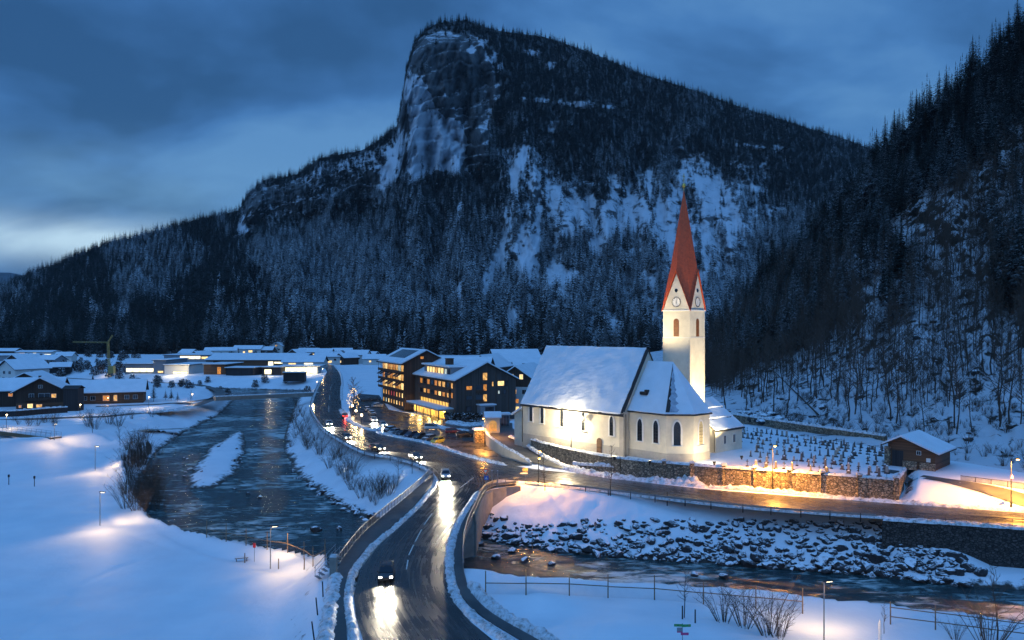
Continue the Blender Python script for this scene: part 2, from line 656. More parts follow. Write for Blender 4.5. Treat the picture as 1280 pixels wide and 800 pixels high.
def wet_mat(name, col=0.024, light=0.055, rlo=0.10, rhi=0.42, tracks=True):
    """Wet asphalt: 'lane' is the distance across the road, so tyre tracks follow it."""
    m, t, b = newmat(name)
    tc = N(t, 'ShaderNodeTexCoord')
    n = N(t, 'ShaderNodeTexNoise', i_Scale=0.22, i_Detail=6.0, i_Roughness=0.6)
    L(t, tc.outputs['Object'], n.inputs['Vector'])
    n3 = N(t, 'ShaderNodeTexNoise', i_Scale=9.0, i_Detail=4.0, i_Roughness=0.7)
    L(t, tc.outputs['Object'], n3.inputs['Vector'])
    f = n.outputs['Fac']
    if tracks:
        at = N(t, 'ShaderNodeAttribute', attribute_name='lane')
        al = N(t, 'ShaderNodeAttribute', attribute_name='along')
        cv = N(t, 'ShaderNodeCombineXYZ')
        L(t, MATH(t, 'MULTIPLY', at.outputs['Fac'], 2.4), cv.inputs[0])
        L(t, MATH(t, 'MULTIPLY', al.outputs['Fac'], 0.05), cv.inputs[1])
        ns = N(t, 'ShaderNodeTexNoise', i_Scale=1.0, i_Detail=4.0, i_Roughness=0.65)
        L(t, cv.outputs[0], ns.inputs['Vector'])
        f = MATH(t, 'ADD', MATH(t, 'MULTIPLY', f, 0.4), MATH(t, 'MULTIPLY', ns.outputs['Fac'], 0.6))
    L(t, RAMP(t, f, [(0.36, (col * 0.9, col, col * 1.05)), (0.64, (light, light * 0.98, light * 0.95))]), b.inputs['Base Color'])
    r = N(t, 'ShaderNodeMapRange')
    L(t, f, r.inputs[0])
    for k, v in ((1, 0.36), (2, 0.64), (3, rlo), (4, rhi)):
        r.inputs[k].default_value = v
    L(t, r.outputs[0], b.inputs['Roughness'])
    b.inputs['Specular IOR Level'].default_value = 0.6
    bp = N(t, 'ShaderNodeBump', i_Strength=0.35, i_Distance=0.03)
    L(t, MATH(t, 'ADD', n3.outputs['Fac'], MATH(t, 'MULTIPLY', f, 2.0)), bp.inputs['Height'])
    L(t, bp.outputs[0], b.inputs['Normal'])
    return m


M['road'] = wet_mat('wet_asphalt')
M['lot'] = wet_mat('wet_parking_asphalt', 0.03, 0.06, 0.14, 0.5, tracks=False)
M['pavement'] = wet_mat('damp_pavement', 0.040, 0.085, 0.3, 0.6, tracks=False)
M['paint'] = mat('road_paint', (0.65, 0.65, 0.62), 0.5, var=0.3, scale=4)

# ------------------------------------------------------------------ plan of the valley


def PL(lst, z=0.0):
    return [P(a, b, z) for a, b in lst]


WATER_Z = -6.5
ROAD_L = [(470, 900), (460, 840), (453, 797), (445, 772), (442, 745), (450, 712), (473, 682), (498, 660), (528, 632), (545, 610),
          (548, 600), (541, 590), (527, 582), (495, 572), (457, 565), (427, 550), (405, 535), (392, 517), (390, 507), (395, 491),
          (402, 476), (409, 465), (405, 458.5), (390, 455.5), (345, 454)]
ROAD_R = [(345, 451), (400, 452), (418, 457), (425, 466), (428, 478), (426, 497), (427, 510), (437, 525), (470, 540), (495, 547),
          (545, 557), (582, 570), (610, 577), (637, 582), (680, 588), (726, 592), (805, 603), (886, 612), (1005, 621), (1124, 630),
          (1280, 641), (1600, 662)]
ROAD_B = [(1600, 682), (1280, 658), (1129, 648), (1001, 640), (920, 633), (847, 625), (749, 612), (700, 607), (655, 601), (625, 599),
          (608, 603), (600, 611), (581, 635), (570, 654), (560, 682), (557, 704), (559, 728), (567, 753), (589, 778), (616, 800),
          (660, 840), (740, 900)]
ROAD = PL(ROAD_L + ROAD_R + ROAD_B)
LOT = PL([(436, 510), (448, 492), (474, 494), (486, 512), (530, 520), (560, 522), (600, 527), (606, 542), (611, 557), (648, 573),
          (668, 581), (645, 583), (610, 577.5), (582, 570.5), (545, 557.5), (495, 547.5), (470, 540.5), (440, 526)])
RAIL_L = [(408, 840), (412, 800), (417, 765), (420, 740), (424, 708), (449, 673), (476, 648), (504, 625), (526, 606), (537, 595), (541, 591)]
KERB_L = [(436, 840), (434, 800), (432, 772), (430, 745), (438, 713), (461, 683), (488, 660), (518, 632), (538, 607), (542, 597), (541, 591)]
SWL = PL(RAIL_L + KERB_L[::-1][1:])
RAIL_R = [(760, 850), (671, 800), (614, 767), (589, 742), (582, 723), (578, 704), (579, 682), (583, 662), (594, 637), (603, 618), (615, 609), (645, 605)]
KERB_R = [(730, 850), (650, 800), (600, 769), (577, 745), (570, 724), (567, 704), (569, 682), (575, 660), (588, 635), (600, 614), (612, 606), (645, 602)]
SWR = PL(RAIL_R + KERB_R[::-1])
RIVER = PL([(372, 492), (366, 505), (358, 522), (350, 545), (348, 562), (362, 592), (392, 618), (430, 640), (470, 656), (520, 668),
            (588, 674), (640, 685), (692, 692), (735, 697), (819, 703), (940, 711), (989, 715), (1100, 724), (1200, 736), (1300, 742),
            (1600, 765), (1600, 850), (1300, 815), (1197, 800), (1019, 780), (900, 769), (740, 760), (600, 753), (520, 745),
            (445, 728), (350, 713), (262, 691), (215, 672), (192, 645), (184, 620), (187, 595), (203, 565), (235, 541), (275, 521),
            (293, 504), (300, 495), (290, 491.5), (240, 488.5), (150, 484), (0, 477), (-300, 472), (-300, 468), (0, 473), (150, 480),
            (250, 485), (330, 487.5), (385, 488.5)], WATER_Z)
BAR = PL([(302, 536), (305, 560), (292, 590), (264, 608), (240, 608), (237, 594), (262, 560)], WATER_Z + 0.4)
SIDE_STREAM = PL([(-200, 566), (-60, 560), (0, 556), (60, 552.5), (95, 547.5), (140, 543), (190, 537), (250, 529)], -3.5)
LEFTF = PL([(415, 900), (412, 760), (412, 716), (405, 708), (255, 668), (200, 650), (165, 610), (150, 575), (190, 550), (90, 556),
            (-50, 572), (-300, 590), (-900, 640), (-900, 900)], -2.8)
TERR = PL([(652, 547), (680, 556), (710, 563), (765, 574.5), (800, 579), (880, 586), (1000, 594), (1120, 603), (1131, 590), (1128, 566),
           (1108, 557), (1000, 541), (915, 527), (820, 515), (700, 512), (640, 525), (620, 530)], 2.6)
FIELD_PATH = smooth_line(PL([(66, 549), (100, 556), (140, 570), (168, 596), (176, 622), (196, 652), (240, 680), (300, 700), (360, 716), (405, 728)], -2.8), 2)
TRACKS = [smooth_line(PL(q, -2.8), 3) for q in ([(20, 800), (120, 720), (230, 690), (330, 705)], [(-20, 660), (90, 640), (180, 640)], [(250, 810), (300, 760), (370, 730)], [(100, 560), (130, 590), (120, 630), (150, 660), (230, 690)])]
RA, RB = P(700, 586, 0), P(622, 534, 2.4)
DRIVE = [P(712, 588, 0), P(664, 579, 0.2), P(649, 567.5, 1.1), P(613, 545, 2.2), P(606, 528, 2.4), P(640, 528, 2.5), P(652, 549, 2.3), P(678, 569, 0.9)]
UPPATH = smooth_line([P(1105, 590, 2.4), P(1150, 596, 2.4), P(1200, 604, 2.3), P(1260, 614, 2.0), P(1330, 628, 1.4), P(1450, 652, 0.6)], 2)
LANES = [smooth_line([P(a, b) for a, b in q], 3) for q in (
    [(560, 850), (533, 797), (508, 760), (500, 725), (506, 700), (518, 675), (540, 648), (562, 625), (575, 606), (570, 590), (545, 575), (500, 560), (455, 546), (425, 525),
     (409, 507), (410, 490), (414, 470), (412, 459)],
    [(545, 566), (600, 580), (660, 590), (740, 601), (850, 617), (950, 627), (1060, 635), (1200, 644), (1400, 660)])]


def lane_attr(X, Y):
    best = np.full(X.shape, 1e12)
    lane = np.zeros(X.shape)
    along = np.zeros(X.shape)
    for k, pts in enumerate(LANES):
        s = 0.0
        for a, b in zip(pts[:-1], pts[1:]):
            dx, dy = b.x - a.x, b.y - a.y
            ln = math.hypot(dx, dy)
            t = np.clip(((X - a.x) * dx + (Y - a.y) * dy) / (ln * ln), 0, 1)
            ex, ey = X - a.x - t * dx, Y - a.y - t * dy
            d2 = ex * ex + ey * ey + (3.0 if k else 0)
            m = d2 < best
            best = np.where(m, d2, best)
            lane = np.where(m, (ex * dy - ey * dx) / ln + 40 * k, lane)
            along = np.where(m, s + t * ln, along)
            s += ln
    return lane, along


def ground_z(X, Y):
    X, Y = np.asarray(X, float), np.asarray(Y, float)
    d_road = np.minimum.reduce([polydist(X, Y, q) for q in (ROAD, LOT, SWL, SWR)])
    az = 640 + X / np.maximum(Y, 1) * F
    base = np.where(Y > 250, -1.2, -0.6)
    base = base + fbm(X / 14, Y / 14, 3) * 0.5
    lf = sstep(4, -4, polydist(X, Y, LEFTF))
    base = base * (1 - lf) + (-2.8 + fbm(X / 22, Y / 22, 5) * 0.7 + fbm(X / 4.5, Y / 3.5, 51, 4) * 0.20) * lf
    # bank north of the right-hand road, climbing to the shed
    north = sstep(1120, 1150, az) * sstep(0.5, 10.0, polydist(X, Y, ROAD)) * (Y > np.interp(az, [1100, 1600], [120, 95])) * (Y < 230)
    base = base * (1 - north) + 2.4 * north
    # meadow on the near right: lower behind a ploughed mound
    nr = (X > -2) & (Y < 118)
    u = np.sqrt(((X - P(655, 747).x) / 6.0) ** 2 + ((Y - P(655, 747).y) / 4.0) ** 2)
    nrz = -0.9 - 0.016 * np.clip(X - 5, 0, 60) + 1.7 * np.exp(-u * u) + fbm(X / 8, Y / 8, 9) * 0.5
    m2 = np.exp(-(((X - P(800, 785).x) / 9.0) ** 2 + ((Y - P(800, 785).y) / 7.0) ** 2))
    nrz = nrz + 1.1 * m2
    base = np.where(nr, nrz, base)
    z = -0.06 + (base + 0.06) * sstep(0.6, 6.5, d_road)
    # trodden path over the left snowfield, and old ski tracks
    dp = linedist(X, Y, FIELD_PATH)
    z = z - lf * (0.26 * sstep(1.6, 0.7, dp) - 0.10 * np.exp(-((dp - 1.9) / 0.5) ** 2)) * (0.7 + 1.2 * fbm(X / 2.0, Y / 2.0, 52))
    for q in TRACKS:
        dt = linedist(X, Y, q)
        z = z - lf * 0.16 * np.exp(-(dt / 0.45) ** 2) * (0.4 + 1.2 * vnoise(X / 0.7, Y / 0.7, 53))
    # snow heaps beside the right-hand road
    for (px, py, r, h) in ((706, 618, 5.0, 2.2), (735, 619, 5.5, 1.9), (672, 616, 4.5, 1.0), (775, 624, 4.0, 0.7)):
        c = P(px, py, 0.5)
        g = np.exp(-((X - c.x) ** 2 + (Y - c.y) ** 2) / (r * r))
        z = z + g * h * sstep(0.2, 2.0, d_road) * (1 + 2.0 * fbm(X / 1.3, Y / 1.3, 12))
    # steep cut below the retaining wall on the far right
    s = np.clip((az - 1120) / 120, 0, 1)
    cut = (Y < np.interp(az, [1090, 1129, 1280, 1600], [117.6, 117.6, 112.9, 103.0])) & (az > 1122) & (Y > 90)
    z = np.where(cut, np.minimum(z, -0.4 - 5.0 * s), z)
    # river banks
    d = polydist(X, Y, RIVER)
    slope = np.where((az > 590) & (Y > 103), 0.40, np.where((az > 560) & (Y < 103), 0.95, np.where(lf > 0.5, 1.25, 0.36)))
    rough = fbm(X / 3.0, Y / 3.0, 21) * 1.5 + fbm(X / 0.9, Y / 0.9, 23, 3) * 0.5
    bank = np.where(d < 0, -7.2 + 0.05 * d, -7.0 + slope * d + rough * sstep(0.5, 4.0, d) * sstep(0.3, 3.0, d_road))
    z = np.minimum(z, np.maximum(bank, -8.5))
    db = polydist(X, Y, BAR) + fbm(X / 3, Y / 3, 25) * 3.0
    z = np.where(d < 0, np.maximum(z, -7.2 + 1.5 * sstep(4.0, -3, db)), z)
    ds = linedist(X, Y, SIDE_STREAM)
    sz = np.interp(az, [0, 190, 240, 262], [-3.5, -3.7, -5.0, -7.0])
    z = np.minimum(z, np.maximum(sz + np.maximum(ds - np.interp(az, [-60, 60, 100], [5.0, 4.0, 1.8]), 0) * 0.5 + rough * 0.25, sz))
    # church terrace, driveway, upper path
    z = np.where(polydist(X, Y, TERR) < 0, 2.6 + fbm(X / 5, Y / 5, 31) * 0.12, z)
    dr = polydist(X, Y, DRIVE)
    ax, ay = RB.x - RA.x, RB.y - RA.y
    t = np.clip(((X - RA.x) * ax + (Y - RA.y) * ay) / (ax * ax + ay * ay), 0, 1)
    z = np.where(dr < 0, 2.4 * t - 0.06, z)
    return z


# ------------------------------------------------------------------ ground sheet
gx = np.concatenate([np.arange(-2600, -300, 40), np.arange(-300, 1500, 4), np.arange(1500, 3800, 40)])
gy = 16.0 * 1.0075 ** np.arange(0, 690)
GXX, GYY = np.meshgrid((gx - 640) / F, gy)
GX, GY = GXX * GYY, GYY
GZ = ground_z(GX, GY)
GZ = np.where(GY > 1200, GZ - 30 * sstep(1200, 2600, GY), GZ)
nr_, nc_ = GX.shape
idx = np.arange(nr_ * nc_).reshape(nr_, nc_)
faces = np.stack([idx[:-1, :-1], idx[:-1, 1:], idx[1:, 1:], idx[1:, :-1]], -1).reshape(-1, 4)
verts = np.stack([GX, GY, GZ], -1).reshape(-1, 3)


def gz(x, y):
    """Ground height, read off the sheet."""
    a = 640 + x / y * F
    i = min(max(int(np.searchsorted(gx, a)) - 1, 0), len(gx) - 2)
    u = (a - gx[i]) / (gx[i + 1] - gx[i])
    r = math.log(y / 16.0) / math.log(1.0075)
    j = min(max(int(r), 0), len(gy) - 2)
    v = r - j
    return float((GZ[j, i] * (1 - u) + GZ[j, i + 1] * u) * (1 - v) + (GZ[j + 1, i] * (1 - u) + GZ[j + 1, i + 1] * u) * v)


def G(px, py, guess=0.0):
    """First point of the ground met along the line of sight of a pixel."""
    i = min(max(int(np.searchsorted(gx, px)), 0), len(gx) - 1)
    row = HZ + (H - GZ[:, i]) / gy * F
    k = np.flatnonzero(row <= py)
    k = int(k[0]) if len(k) else len(gy) - 1
    if k > 0:
        t = (row[k - 1] - py) / max(row[k - 1] - row[k], 1e-6)
        y = gy[k - 1] + (gy[k] - gy[k - 1]) * min(max(t, 0), 1)
    else:
        y = gy[0]
    x = (px - 640) / F * y
    return Vector((x, y, gz(x, y)))



def ground_mat():
    m, t, b = newmat('snow_covered_ground')
    tc = N(t, 'ShaderNodeTexCoord')
    ge = N(t, 'ShaderNodeNewGeometry')
    sp = N(t, 'ShaderNodeSeparateXYZ')
    L(t, ge.outputs['Normal'], sp.inputs[0])
    n = N(t, 'ShaderNodeTexNoise', i_Scale=0.7, i_Detail=7.0, i_Roughness=0.7)
    L(t, tc.outputs['Object'], n.inputs['Vector'])
    h = MATH(t, 'ADD', sp.outputs[2], MATH(t, 'MULTIPLY_ADD', n.outputs['Fac'], 0.9, -0.45))
    mr = N(t, 'ShaderNodeMapRange')
    L(t, h, mr.inputs[0])
    mr.inputs[1].default_value = 0.62
    mr.inputs[2].default_value = 0.74
    wet = N(t, 'ShaderNodeSeparateXYZ')
    L(t, tc.outputs['Object'], wet.inputs[0])
    hi = N(t, 'ShaderNodeMapRange')
    L(t, MATH(t, 'ADD', wet.outputs[2], MATH(t, 'MULTIPLY_ADD', n.outputs['Fac'], 2.2, -1.1)), hi.inputs[0])
    hi.inputs[1].default_value = -6.3
    hi.inputs[2].default_value = -5.95
    f = MATH(t, 'MULTIPLY', mr.outputs[0], hi.outputs[0])
    n4 = N(t, 'ShaderNodeTexNoise', i_Scale=0.16, i_Detail=4.0)
    L(t, tc.outputs['Object'], n4.inputs['Vector'])
    sn = RAMP(t, n4.outputs['Fac'], [(0.35, (0.72, 0.76, 0.81)), (0.65, SNOW)])
    dk = RAMP(t, n.outputs['Fac'], [(0.35, (0.030, 0.027, 0.024)), (0.65, (0.075, 0.065, 0.052))])
    L(t, MIXC(t, f, dk, sn), b.inputs['Base Color'])
    b.inputs['Roughness'].default_value = 0.6
    b.inputs['Specular IOR Level'].default_value = 0.25
    n2 = N(t, 'ShaderNodeTexNoise', i_Scale=0.9, i_Detail=8.0, i_Roughness=0.6)
    L(t, tc.outputs['Object'], n2.inputs['Vector'])
    bp = N(t, 'ShaderNodeBump', i_Strength=0.35, i_Distance=0.25)
    L(t, n2.outputs['Fac'], bp.inputs['Height'])
    L(t, bp.outputs[0], b.inputs['Normal'])
    return m


M['ground'] = ground_mat()
g = np_mesh('ground', verts, faces, M['ground'])
tag(g, kind='structure')

# ------------------------------------------------------------------ water


def water_mat():
    m, t, b = newmat('river_water')
    tc = N(t, 'ShaderNodeTexCoord')
    mp = N(t, 'ShaderNodeMapping')
    mp.inputs['Scale'].default_value = (0.30, 0.62, 1.0)
    L(t, tc.outputs['Object'], mp.inputs[0])
    n = N(t, 'ShaderNodeTexNoise', i_Scale=1.0, i_Detail=6.0, i_Roughness=0.62, i_Distortion=0.6)
    L(t, mp.outputs[0], n.inputs['Vector'])
    big = N(t, 'ShaderNodeTexNoise', i_Scale=0.05, i_Detail=4.0)
    L(t, tc.outputs['Object'], big.inputs['Vector'])
    v = MATH(t, 'ADD', n.outputs['Fac'], MATH(t, 'MULTIPLY_ADD', big.outputs['Fac'], 0.8, -0.41))
    c = RAMP(t, v, [(0.36, (0.008, 0.028, 0.032)), (0.50, (0.022, 0.060, 0.064)), (0.57, (0.09, 0.16, 0.165)), (0.68, (0.55, 0.62, 0.62))])
    L(t, c, b.inputs['Base Color'])
    L(t, RAMP(t, v, [(0.45, (0.16,) * 3), (0.68, (0.5,) * 3)]), b.inputs['Roughness'])
    b.inputs['Specular IOR Level'].default_value = 0.45
    bp = N(t, 'ShaderNodeBump', i_Strength=1.0, i_Distance=0.7)
    L(t, n.outputs['Fac'], bp.inputs['Height'])
    L(t, bp.outputs[0], b.inputs['Normal'])
    return m


M['water'] = water_mat()
mb = MB()
xs = np.linspace(-700, 300, 60)
ys = np.concatenate([np.linspace(60, 260, 40), np.linspace(270, 1000, 30)])
vv = [(x, y, WATER_Z) for y in ys for x in xs]
nx = len(xs)
mb.add(vv, [(j * nx + i, j * nx + i + 1, (j + 1) * nx + i + 1, (j + 1) * nx + i) for j in range(len(ys) - 1) for i in range(nx - 1)])
tag(mb.build('river_water', M['water'], smooth=True), kind='structure')

# ------------------------------------------------------------------ roads


def sheet(name, poly, z, m, step=2.0, lanes=False, kind='structure', zfun=None, thick=None):
    pts = [(p[0], p[1]) for p in poly]
    n = len(pts)
    xs_, ys_ = [p[0] for p in pts], [p[1] for p in pts]
    A, B = np.meshgrid(np.arange(min(xs_), max(xs_), step), np.arange(min(ys_), max(ys_), step))
    A, B = A.ravel(), B.ravel()
    k = polydist(A, B, pts) < -step * 0.35
    allp = [Vector(p) for p in pts] + [Vector(q) for q in zip(A[k], B[k])]
    vs, _, fs, *_ = delaunay_2d_cdt(allp, [], [tuple(range(n))], 1, 1e-4)
    V = np.array([(q.x, q.y) for q in vs])
    zz = np.full(len(V), z) if zfun is None else zfun(V[:, 0], V[:, 1])
    o = np_mesh(name, np.column_stack([V, zz]), np.array([f[:3] for f in fs if len(f) == 3]), m)
    if o.data.polygons and o.data.polygons[0].normal.z < 0:
        o.data.flip_normals()
    if lanes:
        a, b = lane_attr(V[:, 0], V[:, 1])
        vattr(o, 'lane', a)
        vattr(o, 'along', b)
    return tag(o, kind=kind)


ss_ = smooth_line([(p.x, p.y, 0) for p in SIDE_STREAM], 1.5)
mb = MB()
vs = []
for p, (l_, r_) in zip(ss_, zip(offset_line(ss_, 1), offset_line(ss_, -1))):
    az_ = 640 + p.x / p.y * F
    w_ = float(np.interp(az_, [-60, 60, 100], [5.5, 4.5, 2.0]))
    z_ = float(np.interp(az_, [0, 190, 240, 262], [-3.5, -3.7, -5.0, -7.0])) + 0.22
    vs += [(p.x + (l_.x - p.x) * w_, p.y + (l_.y - p.y) * w_, z_), (p.x + (r_.x - p.x) * w_, p.y + (r_.y - p.y) * w_, z_)]
mb.add(vs, [(2 * i + 1, 2 * i + 3, 2 * i + 2, 2 * i) for i in range(len(ss_) - 1)])
o = mb.build('stream_water', M['water'], smooth=True)
tag(o, kind='structure')

sheet('road', ROAD, 0.012, M['road'], 1.2, lanes=True)
sheet('parking_lot', LOT, 0.004, M['lot'], 3.0)


def slab(name, poly, z0, z1, m):
    mb = MB()
    mb.prism([(p[0], p[1]) for p in poly], z0, z1)
    o = mb.build(name, m)
    return tag(o, kind='structure')


def strip(name, left, right, z0, z1, m):
    """Kerbed strip between two polylines resampled to the same count."""
    def res(pts, n):
        d = [0]
        for a, b in zip(pts[:-1], pts[1:]):
            d.append(d[-1] + math.hypot(b[0] - a[0], b[1] - a[1]))
        s = np.linspace(0, d[-1], n)
        return list(zip(np.interp(s, d, [p[0] for p in pts]), np.interp(s, d, [p[1] for p in pts])))
    n = 60
    a, b = res(left, n), res(right, n)
    mb = MB()
    vs = []
    for (ax, ay), (bx, by) in zip(a, b):
        vs += [(ax, ay, z0), (ax, ay, z1), (bx, by, z1), (bx, by, z0)]
    fs = []
    for i in range(n - 1):
        o, q = 4 * i, 4 * i + 4
        for k in range(4):
            fs.append((o + k, o + (k + 1) % 4, q + (k + 1) % 4, q + k))
    fs += [(3, 2, 1, 0), (4 * n - 4, 4 * n - 3, 4 * n - 2, 4 * n - 1)]
    mb.add(vs, fs)
    o = mb.build(name, m)
    bm = bmesh.new()
    bm.from_mesh(o.data)
    bmesh.ops.recalc_face_normals(bm, faces=bm.faces)
    bm.to_mesh(o.data)
    bm.free()
    return tag(o, kind='structure')


rl = smooth_line(PL(RAIL_L), 1.5)
kl = smooth_line(PL(KERB_L), 1.5)
strip('pavement', rl, kl, -0.25, 0.13, M['pavement'])
rr = smooth_line(PL(RAIL_R), 1.5)
kr = smooth_line(PL(KERB_R), 1.5)
strip('pavement', kr, rr, -0.25, 0.13, M['pavement'])
# bridge deck: hangs below the road where the river passes
dk_l = [p for p in rl if 92 < p.y < 140]
dk_r = [p for p in rr if 92 < p.y < 133]
bd = strip('bridge_deck', [(p.x + 0.15, p.y) for p in dk_l], [(p.x - 0.15, p.y) for p in dk_r], -1.3, -0.045, M['concrete'])
bd['kind'] = 'thing'
tag(bd, 'concrete deck of the road bridge carrying the main road over the river', 'bridge')
sheet('driveway', [(p.x, p.y) for p in DRIVE], 0, M['pavement'], 1.5,
      zfun=lambda x, y: 2.4 * np.clip(((x - RA.x) * (RB.x - RA.x) + (y - RA.y) * (RB.y - RA.y)) / ((RB - RA).xy.length_squared), 0, 1) + 0.012)
up_l, up_r = offset_line(UPPATH, 1.5), offset_line(UPPATH, -1.5)
pth = MB()
vs = []
for a, b in zip(up_l, up_r):
    vs += [(a.x, a.y, gz(a.x, a.y) + 0.12), (b.x, b.y, gz(b.x, b.y) + 0.12)]
pth.add(vs, [(2 * i + 1, 2 * i + 3, 2 * i + 2, 2 * i) for i in range(len(up_l) - 1)])
tag(pth.build('path', M['pavement']), kind='structure')

# lane markings
mk = MB()
for (x0, y0, x1, y1) in ((511, 694, 517, 681), (519, 677, 527, 662), (530, 656, 540, 642), (575, 610, 592, 597), (508, 712, 510, 700), (412, 500, 412, 494), (413, 487, 414, 482), (411, 515, 411, 507)):
    a, b = P(x0, y0), P(x1, y1)
    d = (b - a).normalized() * 0.075
    q = Vector((-d.y, d.x, 0))
    mk.add([(a + q).to_tuple()[:2] + (0.016,), (a - q).to_tuple()[:2] + (0.016,), (b - q).to_tuple()[:2] + (0.016,), (b + q).to_tuple()[:2] + (0.016,)], [(0, 1, 2, 3)])
tag(mk.build('lane_marking', M['paint']), kind='structure')


def snow_ridge(pts, width, height, seed=0, m='rough_snow', z=None, taper=True, name='snow_bank'):
    """A lumpy ploughed ridge along a polyline."""
    pts = smooth_line(pts, 0.45)
    rnd = random.Random(seed)
    K = 7
    vs, fs = [], []
    n = len(pts)
    for i, p in enumerate(pts):
        a, b = pts[max(0, i - 1)], pts[min(n - 1, i + 1)]
        t = Vector((b.x - a.x, b.y - a.y, 0)).normalized()
        q = Vector((-t.y, t.x, 0))
        e = min(1, min(i, n - 1 - i) / 4 + 0.12) if taper else 1
        w = width * (0.75 + 0.5 * rnd.random()) * (0.4 + 0.6 * e)
        h = height * (0.55 + 0.9 * rnd.random()) * e
        base = p.z if z is None else z
        for k in range(K):
            u = k / (K - 1) * 2 - 1
            c = p + q * (u * w / 2) + t * rnd.uniform(-.1, .1)
            vs.append((c.x, c.y, base - 0.08 + (h + 0.08) * max(0, (1 - u * u)) ** 0.6 * (0.75 + 0.5 * rnd.random())))
    for i in range(n - 1):
        for k in range(K - 1):
            o = i * K + k
            fs.append((o, o + K, o + K + 1, o + 1))
    mb = MB()
    mb.add(vs, fs)
    o = mb.build(name, M[m], smooth=True)
    if o.data.polygons[0].normal.z < 0:
        o.data.flip_normals()
    return tag(o, kind='structure')


def mid(a, b):
    return [((p[0] + q[0]) / 2, (p[1] + q[1]) / 2) for p, q in zip(a, b)]


snow_ridge(PL([(444, 830), (443, 797), (437, 770), (435, 742), (443, 713), (466, 683), (493, 660), (522, 633), (541, 610)]), 1.0, 0.30, 1)
snow_ridge(PL([(700, 850), (633, 800), (594, 773), (572, 749), (564, 726), (562, 704), (564, 682), (572, 657), (584, 636), (599, 614)]), 1.25, 0.32, 2)
snow_ridge(PL([(404, 830), (408, 797), (413, 765), (417, 738), (421, 716)]), 1.6, 0.45, 3)
snow_ridge(PL([(740, 838), (684, 800), (624, 766), (598, 742), (589, 728)]), 1.6, 0.55, 4)
snow_ridge(PL([(470, 540), (495, 546), (520, 551), (545, 556), (560, 562), (582, 569), (607, 576), (634, 582)]), 1.7, 0.35, 5)
snow_ridge(PL([(426, 512), (436, 525), (450, 533), (468, 538), (478, 534)]), 2.0, 0.35, 6)
snow_ridge(PL([(478, 541), (500, 547), (530, 553), (558, 562)], 0), 1.5, 0.3, 7)
snow_ridge(PL([(702, 586), (716, 587), (726, 590), (765, 597), (805, 601), (850, 605), (886, 609)]), 2.2, 0.75, 8)
snow_ridge(PL([(730, 584), (790, 592), (850, 600), (880, 606)], 0.2), 2.0, 0.9, 9)
snow_ridge(PL([(886, 609), (940, 612), (1005, 618), (1060, 624), (1124, 628)]), 1.3, 0.45, 10)
snow_ridge(PL([(1124, 628), (1180, 633), (1280, 639), (1450, 651)]), 1.5, 0.4, 11)
snow_ridge(PL([(1001, 640.5), (1065, 645), (1129, 649), (1280, 659), (1500, 676)]), 0.9, 0.25, 12)
snow_ridge(PL([(655, 603), (700, 608), (749, 613.5), (847, 626), (920, 634), (1001, 641)]), 0.9, 0.3, 13)
snow_ridge(PL([(427, 500), (427, 485), (428, 478), (425, 466), (418, 457.5)]), 1.2, 0.3, 14)
snow_ridge(PL([(541, 592), (527, 583.5), (495, 573.5), (457, 566.5), (427, 551.5), (404, 536), (391, 518), (389, 507), (394, 491), (401, 476)]), 1.0, 0.3, 15)
snow_ridge([P(664, 580.5, 0.1), P(645, 572, 0.1), P(628, 564, 0.1), P(611, 558, 0.1)], 0.9, 0.35, 16)
snow_ridge([P(636, 545, 2.2), P(655, 553, 1.9), P(668, 563, 1.2), P(680, 570, 0.8), P(700, 580, 0.1), P(712, 584, 0.1)], 1.1, 0.4, 17)
snow_ridge([P(560, 527, 0.1), P(585, 531, 0.1), P(600, 529, 0.1)], 4.5, 0.5, 18)
snow_ridge([P(540, 530, 0.1), P(560, 536, 0.1), P(588, 538, 0.1)], 2.4, 0.35, 19)
snow_ridge(PL([(541, 592), (546, 600), (543, 610), (534, 622)]), 0.5, 0.12, 20)

# ------------------------------------------------------------------ the big mountain
CR = np.array([(-400, 420), (-200, 392), (0, 360), (60, 335), (130, 306), (190, 291), (250, 274), (298, 264), (309, 243), (330, 226), (372, 218),
               (400, 198), (452, 188), (472, 176), (496, 158), (503, 120), (508, 84), (518, 52), (532, 36), (548, 29), (580, 25), (620, 38), (680, 46),
               (740, 66), (800, 92), (850, 107), (920, 132), (1000, 157), (1060, 175), (1200, 230), (1400, 300)], float)


def mt_depths(px):
    yb = np.interp(px, [-400, 0, 300, 600, 900, 1400], [900, 900, 880, 860, 880, 900])
    yc = np.interp(px, [-400, 0, 300, 500, 800, 1060, 1400], [1750, 1700, 1800, 1750, 1950, 2050, 2100])
    return yb, yc


